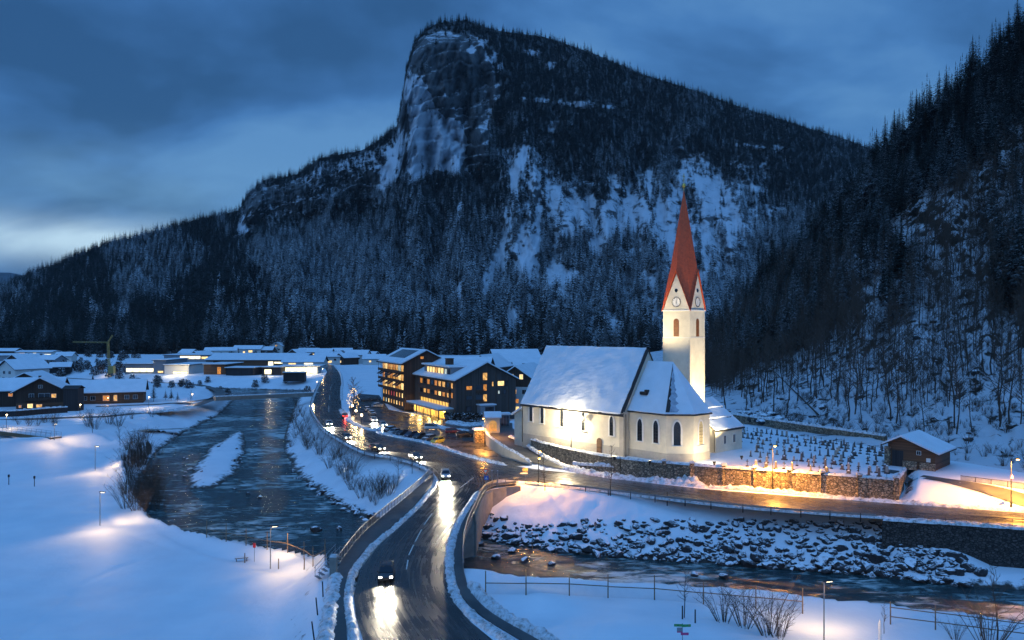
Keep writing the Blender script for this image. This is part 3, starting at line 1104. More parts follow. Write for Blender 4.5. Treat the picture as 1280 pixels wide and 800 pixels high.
def mt_point(px, t):
    """Surface of the mountain at azimuth px, t = 0 foot .. 1 crest."""
    px, t = np.asarray(px, float), np.asarray(t, float)
    yb, yc = mt_depths(px)
    pb = HZ + (H + 3.0) / yb * F
    pc = np.interp(px, CR[:, 0], CR[:, 1])
    py = pb + (pc - pb) * t
    cl = sstep(488, 508, px) * sstep(650, 600, px)
    f0 = t ** 0.9
    f1 = np.interp(t, [0, 0.50, 0.58, 0.94, 1.0], [0, 0.70, 0.76, 0.90, 1.0])
    f = f0 * (1 - cl) + f1 * cl
    c2 = sstep(295, 315, px) * sstep(500, 470, px)
    f2 = np.interp(t, [0, 0.68, 0.92, 1.0], [0, 0.80, 0.90, 1.0])
    f = f * (1 - c2) + f2 * c2
    d = yb + (yc - yb) * f
    w = np.sin(np.pi * np.clip(t, 0, 1)) ** 0.7
    rid = np.abs(fbm(px / 55 + t * 1.3, t * 2.2, 41, 4)) * 2
    # strata ledges and vertical fractures of the cliff
    ck = cl * sstep(40, 56, py) * sstep(235, 205, py) + 0.5 * c2 * sstep(195, 215, py) * sstep(300, 270, py)
    ph = (py + 0.26 * (px - 560)) / 17.0 + fbm(px / 26, py / 26, 47, 3) * 1.5
    d = d + ck * (26 * (ph - np.floor(ph) - 0.5) * (0.3 + 1.4 * vnoise(px / 18, py / 18, 50)) + (np.abs(fbm(px / 20 + py / 60, py / 70, 48, 4)) - 0.12) * 170 + fbm(px / 4.5, py / 8, 49, 4) * 16)
    d = d + w * ((0.32 - rid) * 230 + fbm(px / 16, t * 9, 43, 4) * 90 + fbm(px / 5, t * 34, 45, 3) * 34)
    z = H + (HZ - py) / F * d
    return (px - 640) / F * d, d, z, py


mpx = np.concatenate([np.arange(-400, 280, 4.0), np.arange(280, 680, 1.6), np.arange(680, 1400, 3.5)])
mt = np.linspace(0, 1, 260)
PXm, Tm = np.meshgrid(mpx, mt)
X, Y, Z, PYm = mt_point(PXm, Tm)
rows = [(X, Y, Z)]
for k, (dy, fz) in enumerate(((60, 0.98), (300, 0.8), (900, 0.35), (1500, -0.05))):   # far side of the mountain
    rows.append((X[-1:] * (1 + dy / Y[-1:]), Y[-1:] + dy, Z[-1:] * fz))
X, Y, Z = [np.concatenate([r[i] for r in rows], 0) for i in range(3)]
nr_, nc_ = X.shape
idx = np.arange(nr_ * nc_).reshape(nr_, nc_)
faces = np.stack([idx[:-1, :-1], idx[:-1, 1:], idx[1:, 1:], idx[1:, :-1]], -1).reshape(-1, 4)


def inpoly(px, py, poly, soft=8.0, wob=10.0, seed=60):
    w = fbm(px / 22, py / 22, seed) * 2 * wob
    return sstep(soft, -soft, polydist(px, py, poly) + w)


CLIFF = [(503, 118), (509, 70), (532, 38), (560, 36), (596, 48), (612, 74), (624, 110), (612, 160), (602, 212), (580, 222), (545, 215), (508, 235), (498, 190), (497, 158)]
CLIFF_DARK = [(512, 66), (532, 38), (562, 36), (592, 46), (608, 74), (604, 100), (606, 140), (596, 190), (588, 140), (572, 124), (540, 112), (534, 92), (508, 78)]
WESTBAND = [(302, 250), (330, 232), (372, 222), (400, 204), (452, 192), (496, 162), (500, 215), (480, 240), (430, 250), (380, 268), (330, 280), (300, 300)]
SNOWFACE = [(505, 92), (520, 96), (534, 104), (543, 126), (556, 146), (574, 150), (584, 172), (583, 196), (572, 214), (545, 214), (520, 226), (512, 205), (514, 170), (508, 140)]
WEST_DARK = [(305, 246), (332, 230), (374, 222), (384, 236), (350, 250), (308, 264)]
OPEN1 = [(770, 228), (850, 216), (930, 236), (962, 272), (945, 325), (880, 345), (820, 325), (760, 305), (700, 290), (655, 335), (640, 310), (648, 240), (640, 200), (660, 195), (690, 245)]
PATCH = [(604, 54, 6, 4), (618, 70, 4, 8), (626, 84, 4, 6), (634, 43, 10, 2), (664, 66, 11, 3), (690, 82, 8, 4), (705, 129, 40, 3), (735, 131, 9, 4), (760, 134, 7, 2),
         (930, 182, 7, 3), (948, 185, 6, 3), (972, 186, 7, 4), (940, 236, 14, 3), (955, 206, 5, 3), (874, 104, 3, 2), (690, 160, 4, 6),
         (648, 212, 6, 26), (588, 62, 4, 5), (612, 350, 7, 34), (490, 205, 9, 34), (300, 290, 5, 12), (660, 320, 9, 30), (700, 345, 24, 10), (575, 265, 5, 12), (420, 330, 3, 7), (180, 350, 5, 4)]


def mt_fields(px, py):
    cl = inpoly(px, py, CLIFF, 5, 7)
    cd = inpoly(px, py, CLIFF_DARK, 5, 9, 62)
    wb = inpoly(px, py, WESTBAND, 9, 14, 64)
    wd = inpoly(px, py, WEST_DARK, 5, 8, 65)
    op = inpoly(px, py, OPEN1, 34, 60, 66)
    pt = np.zeros(px.shape)
    for (a, b, w, h) in PATCH:
        e = ((px - a + 0.3 * (py - b)) / (w * 1.25)) ** 2 + ((py - b - 0.12 * (px - a)) / (h * 1.2)) ** 2 + fbm(px / 5, py / 4, 68) * 3.4
        pt = np.maximum(pt, sstep(1.1, 0.6, e))
    return cl, cd, wb, wd, op, pt


PYf = np.concatenate([PYm, np.repeat(PYm[-1:], 4, 0)], 0)
PXf = np.concatenate([PXm, np.repeat(PXm[-1:], 4, 0)], 0)
cl, cd, wb, wd, op, pt = mt_fields(PXf, PYf)
rockv = np.maximum(-1, 0.55 * cl + 0.15 * cd - 1.35 * inpoly(PXf, PYf, SNOWFACE, 3, 6, 98) + 0.20 * wb + 0.45 * wd + 0.24 * op - 0.6 * pt + 0.12 * (1 - cl))


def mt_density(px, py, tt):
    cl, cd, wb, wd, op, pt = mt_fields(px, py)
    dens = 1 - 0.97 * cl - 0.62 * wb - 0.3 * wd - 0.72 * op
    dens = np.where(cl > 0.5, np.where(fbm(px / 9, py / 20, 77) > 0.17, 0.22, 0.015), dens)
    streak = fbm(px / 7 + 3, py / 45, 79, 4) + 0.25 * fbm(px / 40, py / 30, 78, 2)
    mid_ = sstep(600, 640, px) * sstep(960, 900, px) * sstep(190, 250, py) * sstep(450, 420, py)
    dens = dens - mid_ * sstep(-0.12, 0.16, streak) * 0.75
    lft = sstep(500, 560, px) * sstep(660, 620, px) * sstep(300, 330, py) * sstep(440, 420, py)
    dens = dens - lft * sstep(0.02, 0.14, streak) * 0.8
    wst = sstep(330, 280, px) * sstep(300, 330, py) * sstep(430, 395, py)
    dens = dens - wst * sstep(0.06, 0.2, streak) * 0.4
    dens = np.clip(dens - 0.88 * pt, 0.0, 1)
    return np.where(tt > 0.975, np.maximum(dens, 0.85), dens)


def mountain_mat():
    m, t, b = newmat('mountain_rock_and_snow')
    tc = N(t, 'ShaderNodeTexCoord')
    at = N(t, 'ShaderNodeAttribute', attribute_name='rock')
    ge = N(t, 'ShaderNodeNewGeometry')
    sp = N(t, 'ShaderNodeSeparateXYZ')
    L(t, ge.outputs['Normal'], sp.inputs[0])
    mp = N(t, 'ShaderNodeMapping')          # strata dip to the east
    mp.inputs['Rotation'].default_value = (0, R(-18), 0)
    mp.inputs['Scale'].default_value = (0.010, 0.010, 0.055)
    L(t, tc.outputs['Object'], mp.inputs[0])
    n = N(t, 'ShaderNodeTexNoise', i_Scale=1.0, i_Detail=9.0, i_Roughness=0.72, i_Distortion=0.8)
    L(t, mp.outputs[0], n.inputs['Vector'])
    n2 = N(t, 'ShaderNodeTexNoise', i_Scale=0.075, i_Detail=6.0, i_Roughness=0.75)
    L(t, tc.outputs['Object'], n2.inputs['Vector'])
    mp3 = N(t, 'ShaderNodeMapping')
    mp3.inputs['Rotation'].default_value = (0, R(-14), 0)
    mp3.inputs['Scale'].default_value = (0.09, 0.09, 0.22)
    L(t, tc.outputs['Object'], mp3.inputs[0])
    n3 = N(t, 'ShaderNodeTexNoise', i_Scale=1.0, i_Detail=5.0, i_Roughness=0.8)
    L(t, mp3.outputs[0], n3.inputs['Vector'])
    nn = MATH(t, 'ADD', MATH(t, 'ADD', MATH(t, 'MULTIPLY', n.outputs['Fac'], 0.42), MATH(t, 'MULTIPLY', n2.outputs['Fac'], 0.28)), MATH(t, 'MULTIPLY', n3.outputs['Fac'], 0.34))
    h = MATH(t, 'ADD', at.outputs['Fac'], MATH(t, 'MULTIPLY_ADD', nn, 4.2, -2.18))
    h = MATH(t, 'SUBTRACT', h, MATH(t, 'MULTIPLY_ADD', sp.outputs[2], 0.7, -0.32))
    mr = N(t, 'ShaderNodeMapRange')
    L(t, h, mr.inputs[0])
    mr.inputs[1].default_value = 0.28
    mr.inputs[2].default_value = 0.48
    rock = RAMP(t, n2.outputs['Fac'], [(0.3, (0.045, 0.050, 0.055)), (0.55, (0.125, 0.130, 0.135)), (0.74, (0.20, 0.185, 0.165))])
    wd_ = N(t, 'ShaderNodeAttribute', attribute_name='wood')      # litter and brush under the trees, canopy shade painted in
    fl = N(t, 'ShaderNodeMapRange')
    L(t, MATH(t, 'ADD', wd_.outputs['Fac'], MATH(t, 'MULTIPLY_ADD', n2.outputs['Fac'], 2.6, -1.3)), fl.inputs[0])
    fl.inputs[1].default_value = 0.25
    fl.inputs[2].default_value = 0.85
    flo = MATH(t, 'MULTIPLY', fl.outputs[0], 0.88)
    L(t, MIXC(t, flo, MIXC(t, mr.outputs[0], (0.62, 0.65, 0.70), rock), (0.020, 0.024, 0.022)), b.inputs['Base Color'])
    b.inputs['Roughness'].default_value = 0.9
    b.inputs['Specular IOR Level'].default_value = 0.15
    bp = N(t, 'ShaderNodeBump', i_Strength=0.9, i_Distance=9.0)
    L(t, nn, bp.inputs['Height'])
    L(t, bp.outputs[0], b.inputs['Normal'])
    return m


M['mountain'] = mountain_mat()
mo = np_mesh('mountain', np.stack([X, Y, Z], -1).reshape(-1, 3), faces, M['mountain'])
vattr(mo, 'rock', rockv.ravel())
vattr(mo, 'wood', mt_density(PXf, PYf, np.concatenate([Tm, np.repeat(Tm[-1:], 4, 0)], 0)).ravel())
tag(mo, kind='structure')

# distant range at the valley mouth
vs, n = [], 90
fx_ = np.linspace(-1100, 400, n)
cre = np.interp(fx_, [-1100, -400, -100, 0, 25, 60, 200, 400], [300, 318, 335, 342, 343, 350, 372, 395]) + fbm(fx_ / 30, fx_ * 0, 71) * 9
D1, D2 = 5200.0, 6500.0
VV = np.concatenate([np.column_stack([(fx_ - 640) / F * d, np.full(n, d), z]) for d, z in
                     ((D1 - 1500, np.full(n, -60.0)), (D1 - 600, H + (HZ - (cre + 40)) / F * D1), (D1, H + (HZ - cre) / F * D1), (D2, np.full(n, -60.0)))])
ii = np.arange(4 * n).reshape(4, n)
ff = np.stack([ii[:-1, :-1], ii[:-1, 1:], ii[1:, 1:], ii[1:, :-1]], -1).reshape(-1, 4)
M['far_range'] = mat('far_wooded_range', (0.075, 0.095, 0.115), 0.95, var=0.35, scale=0.004)
tag(np_mesh('hills', VV, ff, M['far_range']), kind='structure')

# ------------------------------------------------------------------ wooded hillside on the right
HB_PX = [760, 840, 925, 1000, 1108, 1180, 1280, 1600]
HB_Y = [300, 250, 205, 188, 168, 156, 142, 112]
HC_PX = [760, 840, 890, 930, 960, 1000, 1040, 1075, 1110, 1150, 1200, 1245, 1280, 1400, 1600]
HC_PY = [470, 447, 418, 378, 344, 308, 258, 212, 186, 142, 112, 68, 34, -70, -260]
HC_Y = [620, 540, 500, 470, 455, 440, 425, 415, 410, 400, 395, 390, 385, 360, 330]


def hill_point(px, t):
    px, t = np.asarray(px, float), np.asarray(t, float)
    yb = np.interp(px, HB_PX, HB_Y)
    zb = 2.6
    pb = HZ + (H - zb) / yb * F
    pc, yc = np.interp(px, HC_PX, HC_PY), np.interp(px, HC_PX, HC_Y)
    py = pb + (pc - pb) * t
    d = yb + (yc - yb) * t
    w = np.sin(np.pi * np.clip(t, 0, 1)) ** 0.6
    d = d + w * (fbm(px / 60, t * 4, 81, 4) * 34 + fbm(px / 14, t * 16, 83, 4) * 9 + fbm(px / 5, t * 45, 85, 3) * 3.2)
    z = H + (HZ - py) / F * d
    return (px - 640) / F * d, d, z


hpx = np.arange(760, 1600, 2.5)
ht = np.linspace(0, 1, 200)
A, B = np.meshgrid(hpx, ht)
X, Y, Z = hill_point(A, B)
X0, Y0 = X[:1] - X[:1] / Y[:1] * 3, Y[:1] - 3
rows = [(X0, Y0, np.full(X0.shape, 1.2)), (X, Y, Z)]
for dy, fz in ((30, 1.0), (250, 0.75), (600, -0.02)):
    rows.append((X[-1:] * (1 + dy / Y[-1:]), Y[-1:] + dy, Z[-1:] * fz))
X, Y, Z = [np.concatenate([r[i] for r in rows], 0) for i in range(3)]
nr_, nc_ = X.shape
idx = np.arange(nr_ * nc_).reshape(nr_, nc_)
faces = np.stack([idx[:-1, :-1], idx[:-1, 1:], idx[1:, 1:], idx[1:, :-1]], -1).reshape(-1, 4)


def hillside_mat():
    m, t, b = newmat('wooded_hillside_ground')
    tc = N(t, 'ShaderNodeTexCoord')
    ge = N(t, 'ShaderNodeNewGeometry')
    sp = N(t, 'ShaderNodeSeparateXYZ')
    L(t, ge.outputs['Normal'], sp.inputs[0])
    n = N(t, 'ShaderNodeTexNoise', i_Scale=0.20, i_Detail=8.0, i_Roughness=0.72, i_Distortion=0.5)
    L(t, tc.outputs['Object'], n.inputs['Vector'])
    h = MATH(t, 'SUBTRACT', n.outputs['Fac'], MATH(t, 'MULTIPLY_ADD', sp.outputs[2], 0.34, -0.26))
    mr = N(t, 'ShaderNodeMapRange')
    L(t, h, mr.inputs[0])
    mr.inputs[1].default_value = 0.482
    mr.inputs[2].default_value = 0.55
    dk = RAMP(t, n.outputs['Fac'], [(0.5, (0.045, 0.032, 0.022)), (0.7, (0.030, 0.030, 0.030))])
    wd_ = N(t, 'ShaderNodeAttribute', attribute_name='wood')  # woodland mask: brush tone that also carries painted shade of the trees
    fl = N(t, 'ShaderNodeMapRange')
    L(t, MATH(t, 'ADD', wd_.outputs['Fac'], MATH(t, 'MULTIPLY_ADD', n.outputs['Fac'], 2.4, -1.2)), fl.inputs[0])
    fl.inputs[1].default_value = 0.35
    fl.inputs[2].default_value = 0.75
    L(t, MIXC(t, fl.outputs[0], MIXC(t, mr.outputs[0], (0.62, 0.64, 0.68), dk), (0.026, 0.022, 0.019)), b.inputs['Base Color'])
    b.inputs['Roughness'].default_value = 0.85
    b.inputs['Specular IOR Level'].default_value = 0.15
    bp = N(t, 'ShaderNodeBump', i_Strength=0.9, i_Distance=1.2)
    L(t, n.outputs['Fac'], bp.inputs['Height'])
    L(t, bp.outputs[0], b.inputs['Normal'])
    return m


M['hillside'] = hillside_mat()
hs_o = np_mesh('hillside', np.stack([X, Y, Z], -1).reshape(-1, 3), faces, M['hillside'])
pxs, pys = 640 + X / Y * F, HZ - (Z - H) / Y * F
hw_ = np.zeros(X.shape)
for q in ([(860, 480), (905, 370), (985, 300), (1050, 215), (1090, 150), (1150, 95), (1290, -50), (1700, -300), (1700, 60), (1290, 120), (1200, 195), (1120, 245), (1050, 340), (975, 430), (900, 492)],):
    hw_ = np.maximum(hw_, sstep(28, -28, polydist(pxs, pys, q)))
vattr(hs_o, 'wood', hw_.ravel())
tag(hs_o, kind='structure')

# ------------------------------------------------------------------ building kit


def window(parent, c, ang, w, h, m='warm', frame='trim', mull=1, bars=0, name='window', depth=0.10):
    """Framed pane on a wall; ang is the direction it faces in the parent's plan (degrees, 0 = +x)."""
    mb = MB()
    f = 0.07 if w > 0.5 else 0.04
    mb.mat(0).box((0, 0, 0), (0.06, w - f, h - f))
    mb.mat(1)
    for y in (-w / 2, w / 2):
        mb.box((0.02, y, 0), (depth, f, h + f))
    for z in (-h / 2, h / 2):
        mb.box((0.02, 0, z), (depth + 0.02, w - f, f))
    for k in range(mull):
        mb.box((0.025, (k + 1) / (mull + 1) * w - w / 2, 0), (0.05, f * 0.7, h - f))
    for k in range(bars):
        mb.box((0.022, 0, (k + 1) / (bars + 1) * h - h / 2), (0.04, w - f, f * 0.6))
    o = mb.build(name, [M[m], M[frame]], parent, loc=c)
    o.rotation_euler = (0, 0, R(ang))
    return o


def arch_outline(w, h, pointed=True, n=6):
    """Half-width w/2 opening of height h in (y, z), base at z = 0."""
    hw = w / 2
    pts = [(-hw, 0), (hw, 0)]
    if pointed:
        sp = h - w * 0.95
        for k in range(n + 1):
            a = k / n
            pts.append((hw * (1 - a ** 1.6), sp + (h - sp) * math.sin(a * math.pi / 2)))
        for k in range(n - 1, -1, -1):
            a = k / n
            pts.append((-hw * (1 - a ** 1.6), sp + (h - sp) * math.sin(a * math.pi / 2)))
    else:
        sp = h - hw
        for k in range(2 * n + 1):
            a = math.pi * k / (2 * n)
            pts.append((hw * math.cos(a), sp + hw * math.sin(a)))
    return pts


def arch_panel(parent, c, ang, w, h, m, depth=0.06, pointed=True, name='window'):
    pts = arch_outline(w, h, pointed)
    mb = MB()
    n = len(pts)
    vs = [(-depth, y, z) for y, z in pts] + [(depth, y, z) for y, z in pts]
    mb.add(vs, [tuple(range(n - 1, -1, -1)), tuple(range(n, 2 * n))] + [(i, (i + 1) % n, n + (i + 1) % n, n + i) for i in range(n)])
    o = mb.build(name, M[m], parent, loc=c)
    o.rotation_euler = (0, 0, R(ang))
    return o


def gothic_window(parent, c, ang, w, h, glass='glass_dark', pointed=True, surround=0.36):
    """Glass with a pale surround; the surround is a ring butted round the glass."""
    o = arch_panel(parent, c, ang, w, h, glass, 0.07, pointed)
    a, b = arch_outline(w, h, pointed), arch_outline(w + 2 * surround, h + surround * 1.3, pointed)
    mb = MB()
    n = len(a)
    b = [(y, z - 0.12) for y, z in b]
    for x in (0.0, 0.11):
        pass
    vs = [(0, y, z) for y, z in a] + [(0.10, y * 1.02, z) for y, z in a] + [(0.05, y, z) for y, z in b] + [(0, y, z) for y, z in b]
    fs = []
    for r_ in range(3):
        for i in range(n):
            fs.append((r_ * n + i, r_ * n + (i + 1) % n, (r_ + 1) * n + (i + 1) % n, (r_ + 1) * n + i))
    mb.add(vs, fs)
    mb.box((0.12, 0, -0.14), (0.3, w + 2 * surround, 0.10))
    f = mb.build('window_surround', M['trim'], o)
    mb = MB()
    for k in range(1, 6):
        mb.box((0.08, 0, h * k / 7), (0.03, w, 0.045))
    mb.box((0.085, 0, h * 0.45), (0.03, 0.05, h * 0.86))
    mb.build('tracery', M['dark_metal'], o)
    return o


def chevron(Lx, W, eave, ridge, ov, th, lift=0.0, x0=None, x1=None):
    """Gable roof slab profile along x."""
    s = (ridge - eave) / (W / 2)
    we = W / 2 + ov
    ze = eave - ov * s
    return [(-we, ze + lift), (0, ridge + lift), (we, ze + lift), (we, ze + lift + th), (0, ridge + lift + th * 1.1), (-we, ze + lift + th)]


def gable_house(name, label, cat, loc, rz, Lx, W, eave, ridge, wall='wood_dark', ov=0.7, base=None, base_h=0.0, wins=(), group=None, snow=0.35, chimney=True,
                roof_mat='roof_dark', z0=-1.0, t=None):
    """Ridge along local x, gables at both ends, origin at the plan centre."""
    t = t or thing(name, label, cat, loc, rz, group)
    mb = MB()
    h = W / 2
    mb.xprism([(-h, z0), (-h, eave), (0, ridge), (h, eave), (h, z0)][::-1], -Lx / 2, Lx / 2)
    mb.build('wall', M[wall], t)
    if base:
        mb = MB()
        mb.box((0, 0, (z0 + base_h) / 2), (Lx + 0.1, W + 0.1, base_h - z0))
        mb.build('ground_floor', M[base], t)
    mb = MB()
    mb.xprism(chevron(Lx, W, eave, ridge, ov, 0.22, 0.02)[::-1], -Lx / 2 - ov, Lx / 2 + ov)
    rf = mb.build('roof', M[roof_mat], t)
    if snow:
        mb = MB()
        pr = chevron(Lx, W, eave, ridge, ov - 0.06, snow, 0.262)
        mb.xprism(pr[::-1], -Lx / 2 - ov + 0.06, Lx / 2 + ov - 0.06)
        mb.build('snow_cover', M['roof_snow'], rf)
    if chimney:
        mb = MB()
        cx, cy = Lx * 0.18, W * 0.12
        cz = ridge - abs(cy) * (ridge - eave) / h
        mb.box((cx, cy, cz + 0.6), (0.8, 0.8, 1.7))
        mb.box((cx, cy, cz + 1.5), (1.0, 1.0, 0.12))
        mb.build('chimney', M['roof_dark'], rf)
    for wdef in wins:
        face, u, z, w_, h_, m = wdef[:6]
        fr = wdef[6] if len(wdef) > 6 else 'trim'
        if face == 'S':
            c, a = (u, -h - 0.03, z), -90
        elif face == 'N':
            c, a = (u, h + 0.03, z), 90
        elif face == 'E':
            c, a = (Lx / 2 + 0.03, u, z), 0
        else:
            c, a = (-Lx / 2 - 0.03, u, z), 180
        if base and z < base_h:
            k = 0.05
            c = (c[0] + k * math.cos(R(a)), c[1] + k * math.sin(R(a)), c[2])
        window(t, c, a, w_, h_, m, fr, mull=1 if w_ > 0.7 else 0)
    return t


def balcony(t, face, u0, u1, z, dep, Lx, W, m='wood_dark'):
    """Balcony slab with boarded rail on a gable_house face."""
    mb = MB()
    c, l = (u0 + u1) / 2, u1 - u0
    if face in 'EW':
        s = 1 if face == 'E' else -1
        x = s * (Lx / 2 + dep / 2)
        mb.box((x, c, z), (dep, l, 0.15))
        mb.box((s * (Lx / 2 + dep - 0.05), c, z + 0.55), (0.08, l, 0.85))
    else:
        s = -1 if face == 'S' else 1
        mb.box((c, s * (W / 2 + dep / 2), z), (l, dep, 0.15))
        mb.box((c, s * (W / 2 + dep - 0.05), z + 0.55), (l, 0.08, 0.85))
    return mb.build('balcony', M[m], t)


# ------------------------------------------------------------------ the church
C0 = Vector((2.35, 180.6, 0))
CANG = math.atan2(-0.75, 0.66)
ch = thing('church', 'floodlit cream church with snowy steep roof and tall red pointed spire', 'church', C0, CANG)
NL, NW = 29.8, 15.2


def ch_local(p):
    d = Vector((p[0] - C0.x, p[1] - C0.y))
    c, s = math.cos(-CANG), math.sin(-CANG)
    return Vector((d.x * c - d.y * s, d.x * s + d.y * c))


def nave_x(px, y=0.0):
    """Local x of a point on the plane y = const seen at column px."""
    r = (px - 640) / F
    ux, uy = math.cos(CANG), math.sin(CANG)
    ox, oy = C0.x - uy * y, C0.y + ux * y
    return (r * oy - ox) / (ux - r * uy)


yc = NW / 2


def weather_snow(o, amp=0.10, edge=0.16, cuts=26):
    """Turn a clean snow slab into settled snow: finer mesh, soft swells, ragged rims."""
    bm = bmesh.new()
    bm.from_mesh(o.data)
    bmesh.ops.triangulate(bm, faces=[f for f in bm.faces if len(f.verts) > 4])
    for _ in range(3):
        long_ = [e for e in bm.edges if e.calc_length() > 1.1]
        if long_:
            bmesh.ops.subdivide_edges(bm, edges=long_, cuts=2, use_grid_fill=True)
    bm.normal_update()
    mv = {}
    for v in bm.verts:
        c = v.co
        a = mnoise.noise(c * 0.45) + 0.5 * mnoise.noise(c * 1.3)
        sharp = any(len(e.link_faces) == 2 and e.calc_face_angle(0) > 0.9 for e in v.link_edges)
        d = Vector((0, 0, 1)) * a * amp
        if sharp:
            d += Vector((mnoise.noise(c * 1.1 + Vector((9, 0, 0))), mnoise.noise(c * 1.1 + Vector((0, 7, 0))), 0)) * edge
        mv[v] = d
    for v, d in mv.items():
        v.co += d
    bm.to_mesh(o.data)
    bm.free()


mb = MB()
mb.xprism([(y + yc, z) for y, z in [(-yc, 0.5), (-yc, 11.2), (0, 23.4), (yc, 11.2), (yc, 0.5)]][::-1], 0, NL)
mb.build('nave', M['plaster'], ch)
mb = MB()
mb.box((NL / 2, yc, 2.2), (NL + 0.16, NW + 0.16, 4.2))
mb.build('plinth', M['plaster_base'], ch)
mb = MB()
mb.xprism([(y + yc, z) for y, z in chevron(NL, NW, 11.2, 23.4, 0.45, 0.2, 0.02)][::-1], -0.25, NL + 0.25)
rf = mb.build('nave_roof', M['roof_dark'], ch)
mb = MB()
mb.xprism([(y + yc, z) for y, z in chevron(NL, NW, 11.2, 23.4, 0.36, 0.30, 0.245)][::-1], -0.12, NL - 0.55)
weather_snow(mb.build('snow_cover', M['roof_snow'], rf))
for px, zz in ((664, 7.2), (678, 7.1), (702.5, 6.9), (729.5, 6.7), (764.5, 6.4)):
    gothic_window(ch, (nave_x(px), -0.02, zz), -90, 0.95, 3.9, surround=0.42)
x = nave_x(749.5)
dr = arch_panel(ch, (x, -0.11, 2.5), -90, 1.35, 3.1, 'door_dark' if 'door_dark' in M else 'wood_brown', 0.06, False, 'door')
mb = MB()
mb.tube((0.1, 0.4, 1.3), (0.16, 0.4, 1.3), 0.05)
mb.build('handle', M['dark_metal'], dr)
mb = MB()
for k in range(9):
    xx = x - 1.2 - k * 1.1
    mb.tube((xx, -1.3, 2.5), (xx, -1.3, 3.7), 0.03)
mb.tube((x - 1.0, -1.3, 3.7), (x - 10.1, -1.3, 3.7), 0.035)
mb.tube((x - 1.0, -1.3, 3.1), (x - 10.1, -1.3, 3.1), 0.025)
mb.build('handrail', M['galv'], ch)
mb = MB()
mb.box((NL - 0.3, -0.12, 6.6), (1.1, 0.28, 9.0))
mb.box((NL + 0.2, 0.5, 6.6), (0.25, 1.3, 9.6))
mb.build('corner_buttress', M['plaster_base'], ch)
for xx in (0.15, NL + 0.75):
    mb = MB()
    mb.tube((xx, -0.15, 2.4), (xx, -0.15, 11.0), 0.09)
    mb.build('downpipe', M['dark_metal'], ch)
mb = MB()
mb.tube((-0.3, -0.42, 10.55), (NL + 0.3, -0.42, 10.55), 0.12)
mb.build('gutter', M['dark_metal'], ch)

# choir with its five-sided end
CX0, CX1, CX2 = NL, NL + 9.4, NL + 13.1
Y0, Y1, Y2, Y3 = yc - 6.2, yc - 2.57, yc + 2.57, yc + 6.2
plan = [(CX0, Y0), (CX1, Y0), (CX2, Y1), (CX2, Y2), (CX1, Y3), (CX0, Y3)]
mb = MB()
mb.prism(plan, 0.5, 11.75)
mb.build('choir', M['plaster'], ch)
mb = MB()


def grow(pl, k, c=(NL + 6.3, yc)):
    out = []
    for x_, y_ in pl:
        v = Vector((x_ - c[0], y_ - c[1]))
        v = v * ((v.length + k) / v.length)
        out.append((max(NL + 0.1, c[0] + v.x), c[1] + v.y))
    return out


mb.prism(grow(plan, 0.09), 0.4, 4.1)
mb.build('plinth', M['plaster_base'], ch)
RE = (NL + 6.3, yc)


def hip_roof(k, ze, zr, th):
    e = grow(plan, k)
    lo = [(p[0], p[1], ze) for p in e]
    up = [(p[0], p[1], ze + th) for p in e]
    r0, r1 = (CX0, yc, zr), (RE[0], yc, zr)
    v = up + [r0, r1] + lo
    f = [(0, 1, 7, 6), (1, 2, 7), (2, 3, 7), (3, 4, 7), (4, 5, 6, 7), (0, 6, 5)]
    f += [(8 + i, 8 + (i + 1) % 6, (i + 1) % 6, i) for i in range(6)] + [(13, 12, 11, 10, 9, 8)]
    return v, f


mb = MB()
mb.add(*hip_roof(0.55, 11.35, 21.0, 0.15))
rf = mb.build('choir_roof', M['roof_dark'], ch)
mb = MB()
v, f = hip_roof(0.42, 11.53, 21.32, 0.22)
mb.add(v, f)
weather_snow(mb.build('snow_cover', M['roof_snow'], rf), 0.03, 0.12)
ge_ = grow(plan, 0.42)
a, c, b = Vector((*ge_[1], 11.80)), Vector((*ge_[2], 11.80)), Vector((RE[0], yc, 21.38))
nrm = (c - a).cross(b - a).normalized() * 0.03
if nrm.z < 0:
    nrm = -nrm
rnd = random.Random(5)
for nm, mt_, wlo, whi, lift in (('bare_hip_tiles', 'roof_dark', .05, .17, 1.0), ('bare_metal_patch', 'bare_metal', .12, .50, .6)):
    mb = MB()
    vs = []
    K = 22
    for k in range(K + 1):
        u = .02 + .93 * k / K
        p, q = a.lerp(b, u), c.lerp(b, u)
        e = (wlo if nm == 'bare_hip_tiles' else .10) if nm != 'bare_hip_tiles' else -.012
        f = rnd.uniform(wlo, whi) if nm == 'bare_hip_tiles' else whi * (1 - .35 * u) * rnd.uniform(.75, 1.1)
        vs += [p.lerp(q, e) + nrm * lift, p.lerp(q, f) + nrm * lift]
    mb.add(vs, [(2 * i, 2 * i + 1, 2 * i + 3, 2 * i + 2) for i in range(K)])
    mb.build(nm, M[mt_], rf)
mb = MB()
mb.box((NL + 2.6, Y0 + 1.9, 15.1), (1.7, 0.9, 0.6))
mb.box((NL + 3.2, Y0 + 1.9, 15.3), (0.7, 0.7, 1.0))
mb.build('roof_hatch', M['dark_metal'], rf)
for px in (800, 820):
    gothic_window(ch, (nave_x(px, Y0), Y0 - 0.02, 5.9), -90, 1.15, 4.3)
e0, e1 = Vector((CX1, Y0)), Vector((CX2, Y1))
for s, gl in ((0.40, 'glass_dark'),):
    q = e0.lerp(e1, s)
    gothic_window(ch, (q.x + 0.02, q.y - 0.02, 5.7), -45, 1.3, 4.5, gl)
gothic_window(ch, (CX2 + 0.02, yc - 0.4, 5.7), 0, 1.3, 4.5, 'church_glass' if 'church_glass' in M else 'glass_dark')

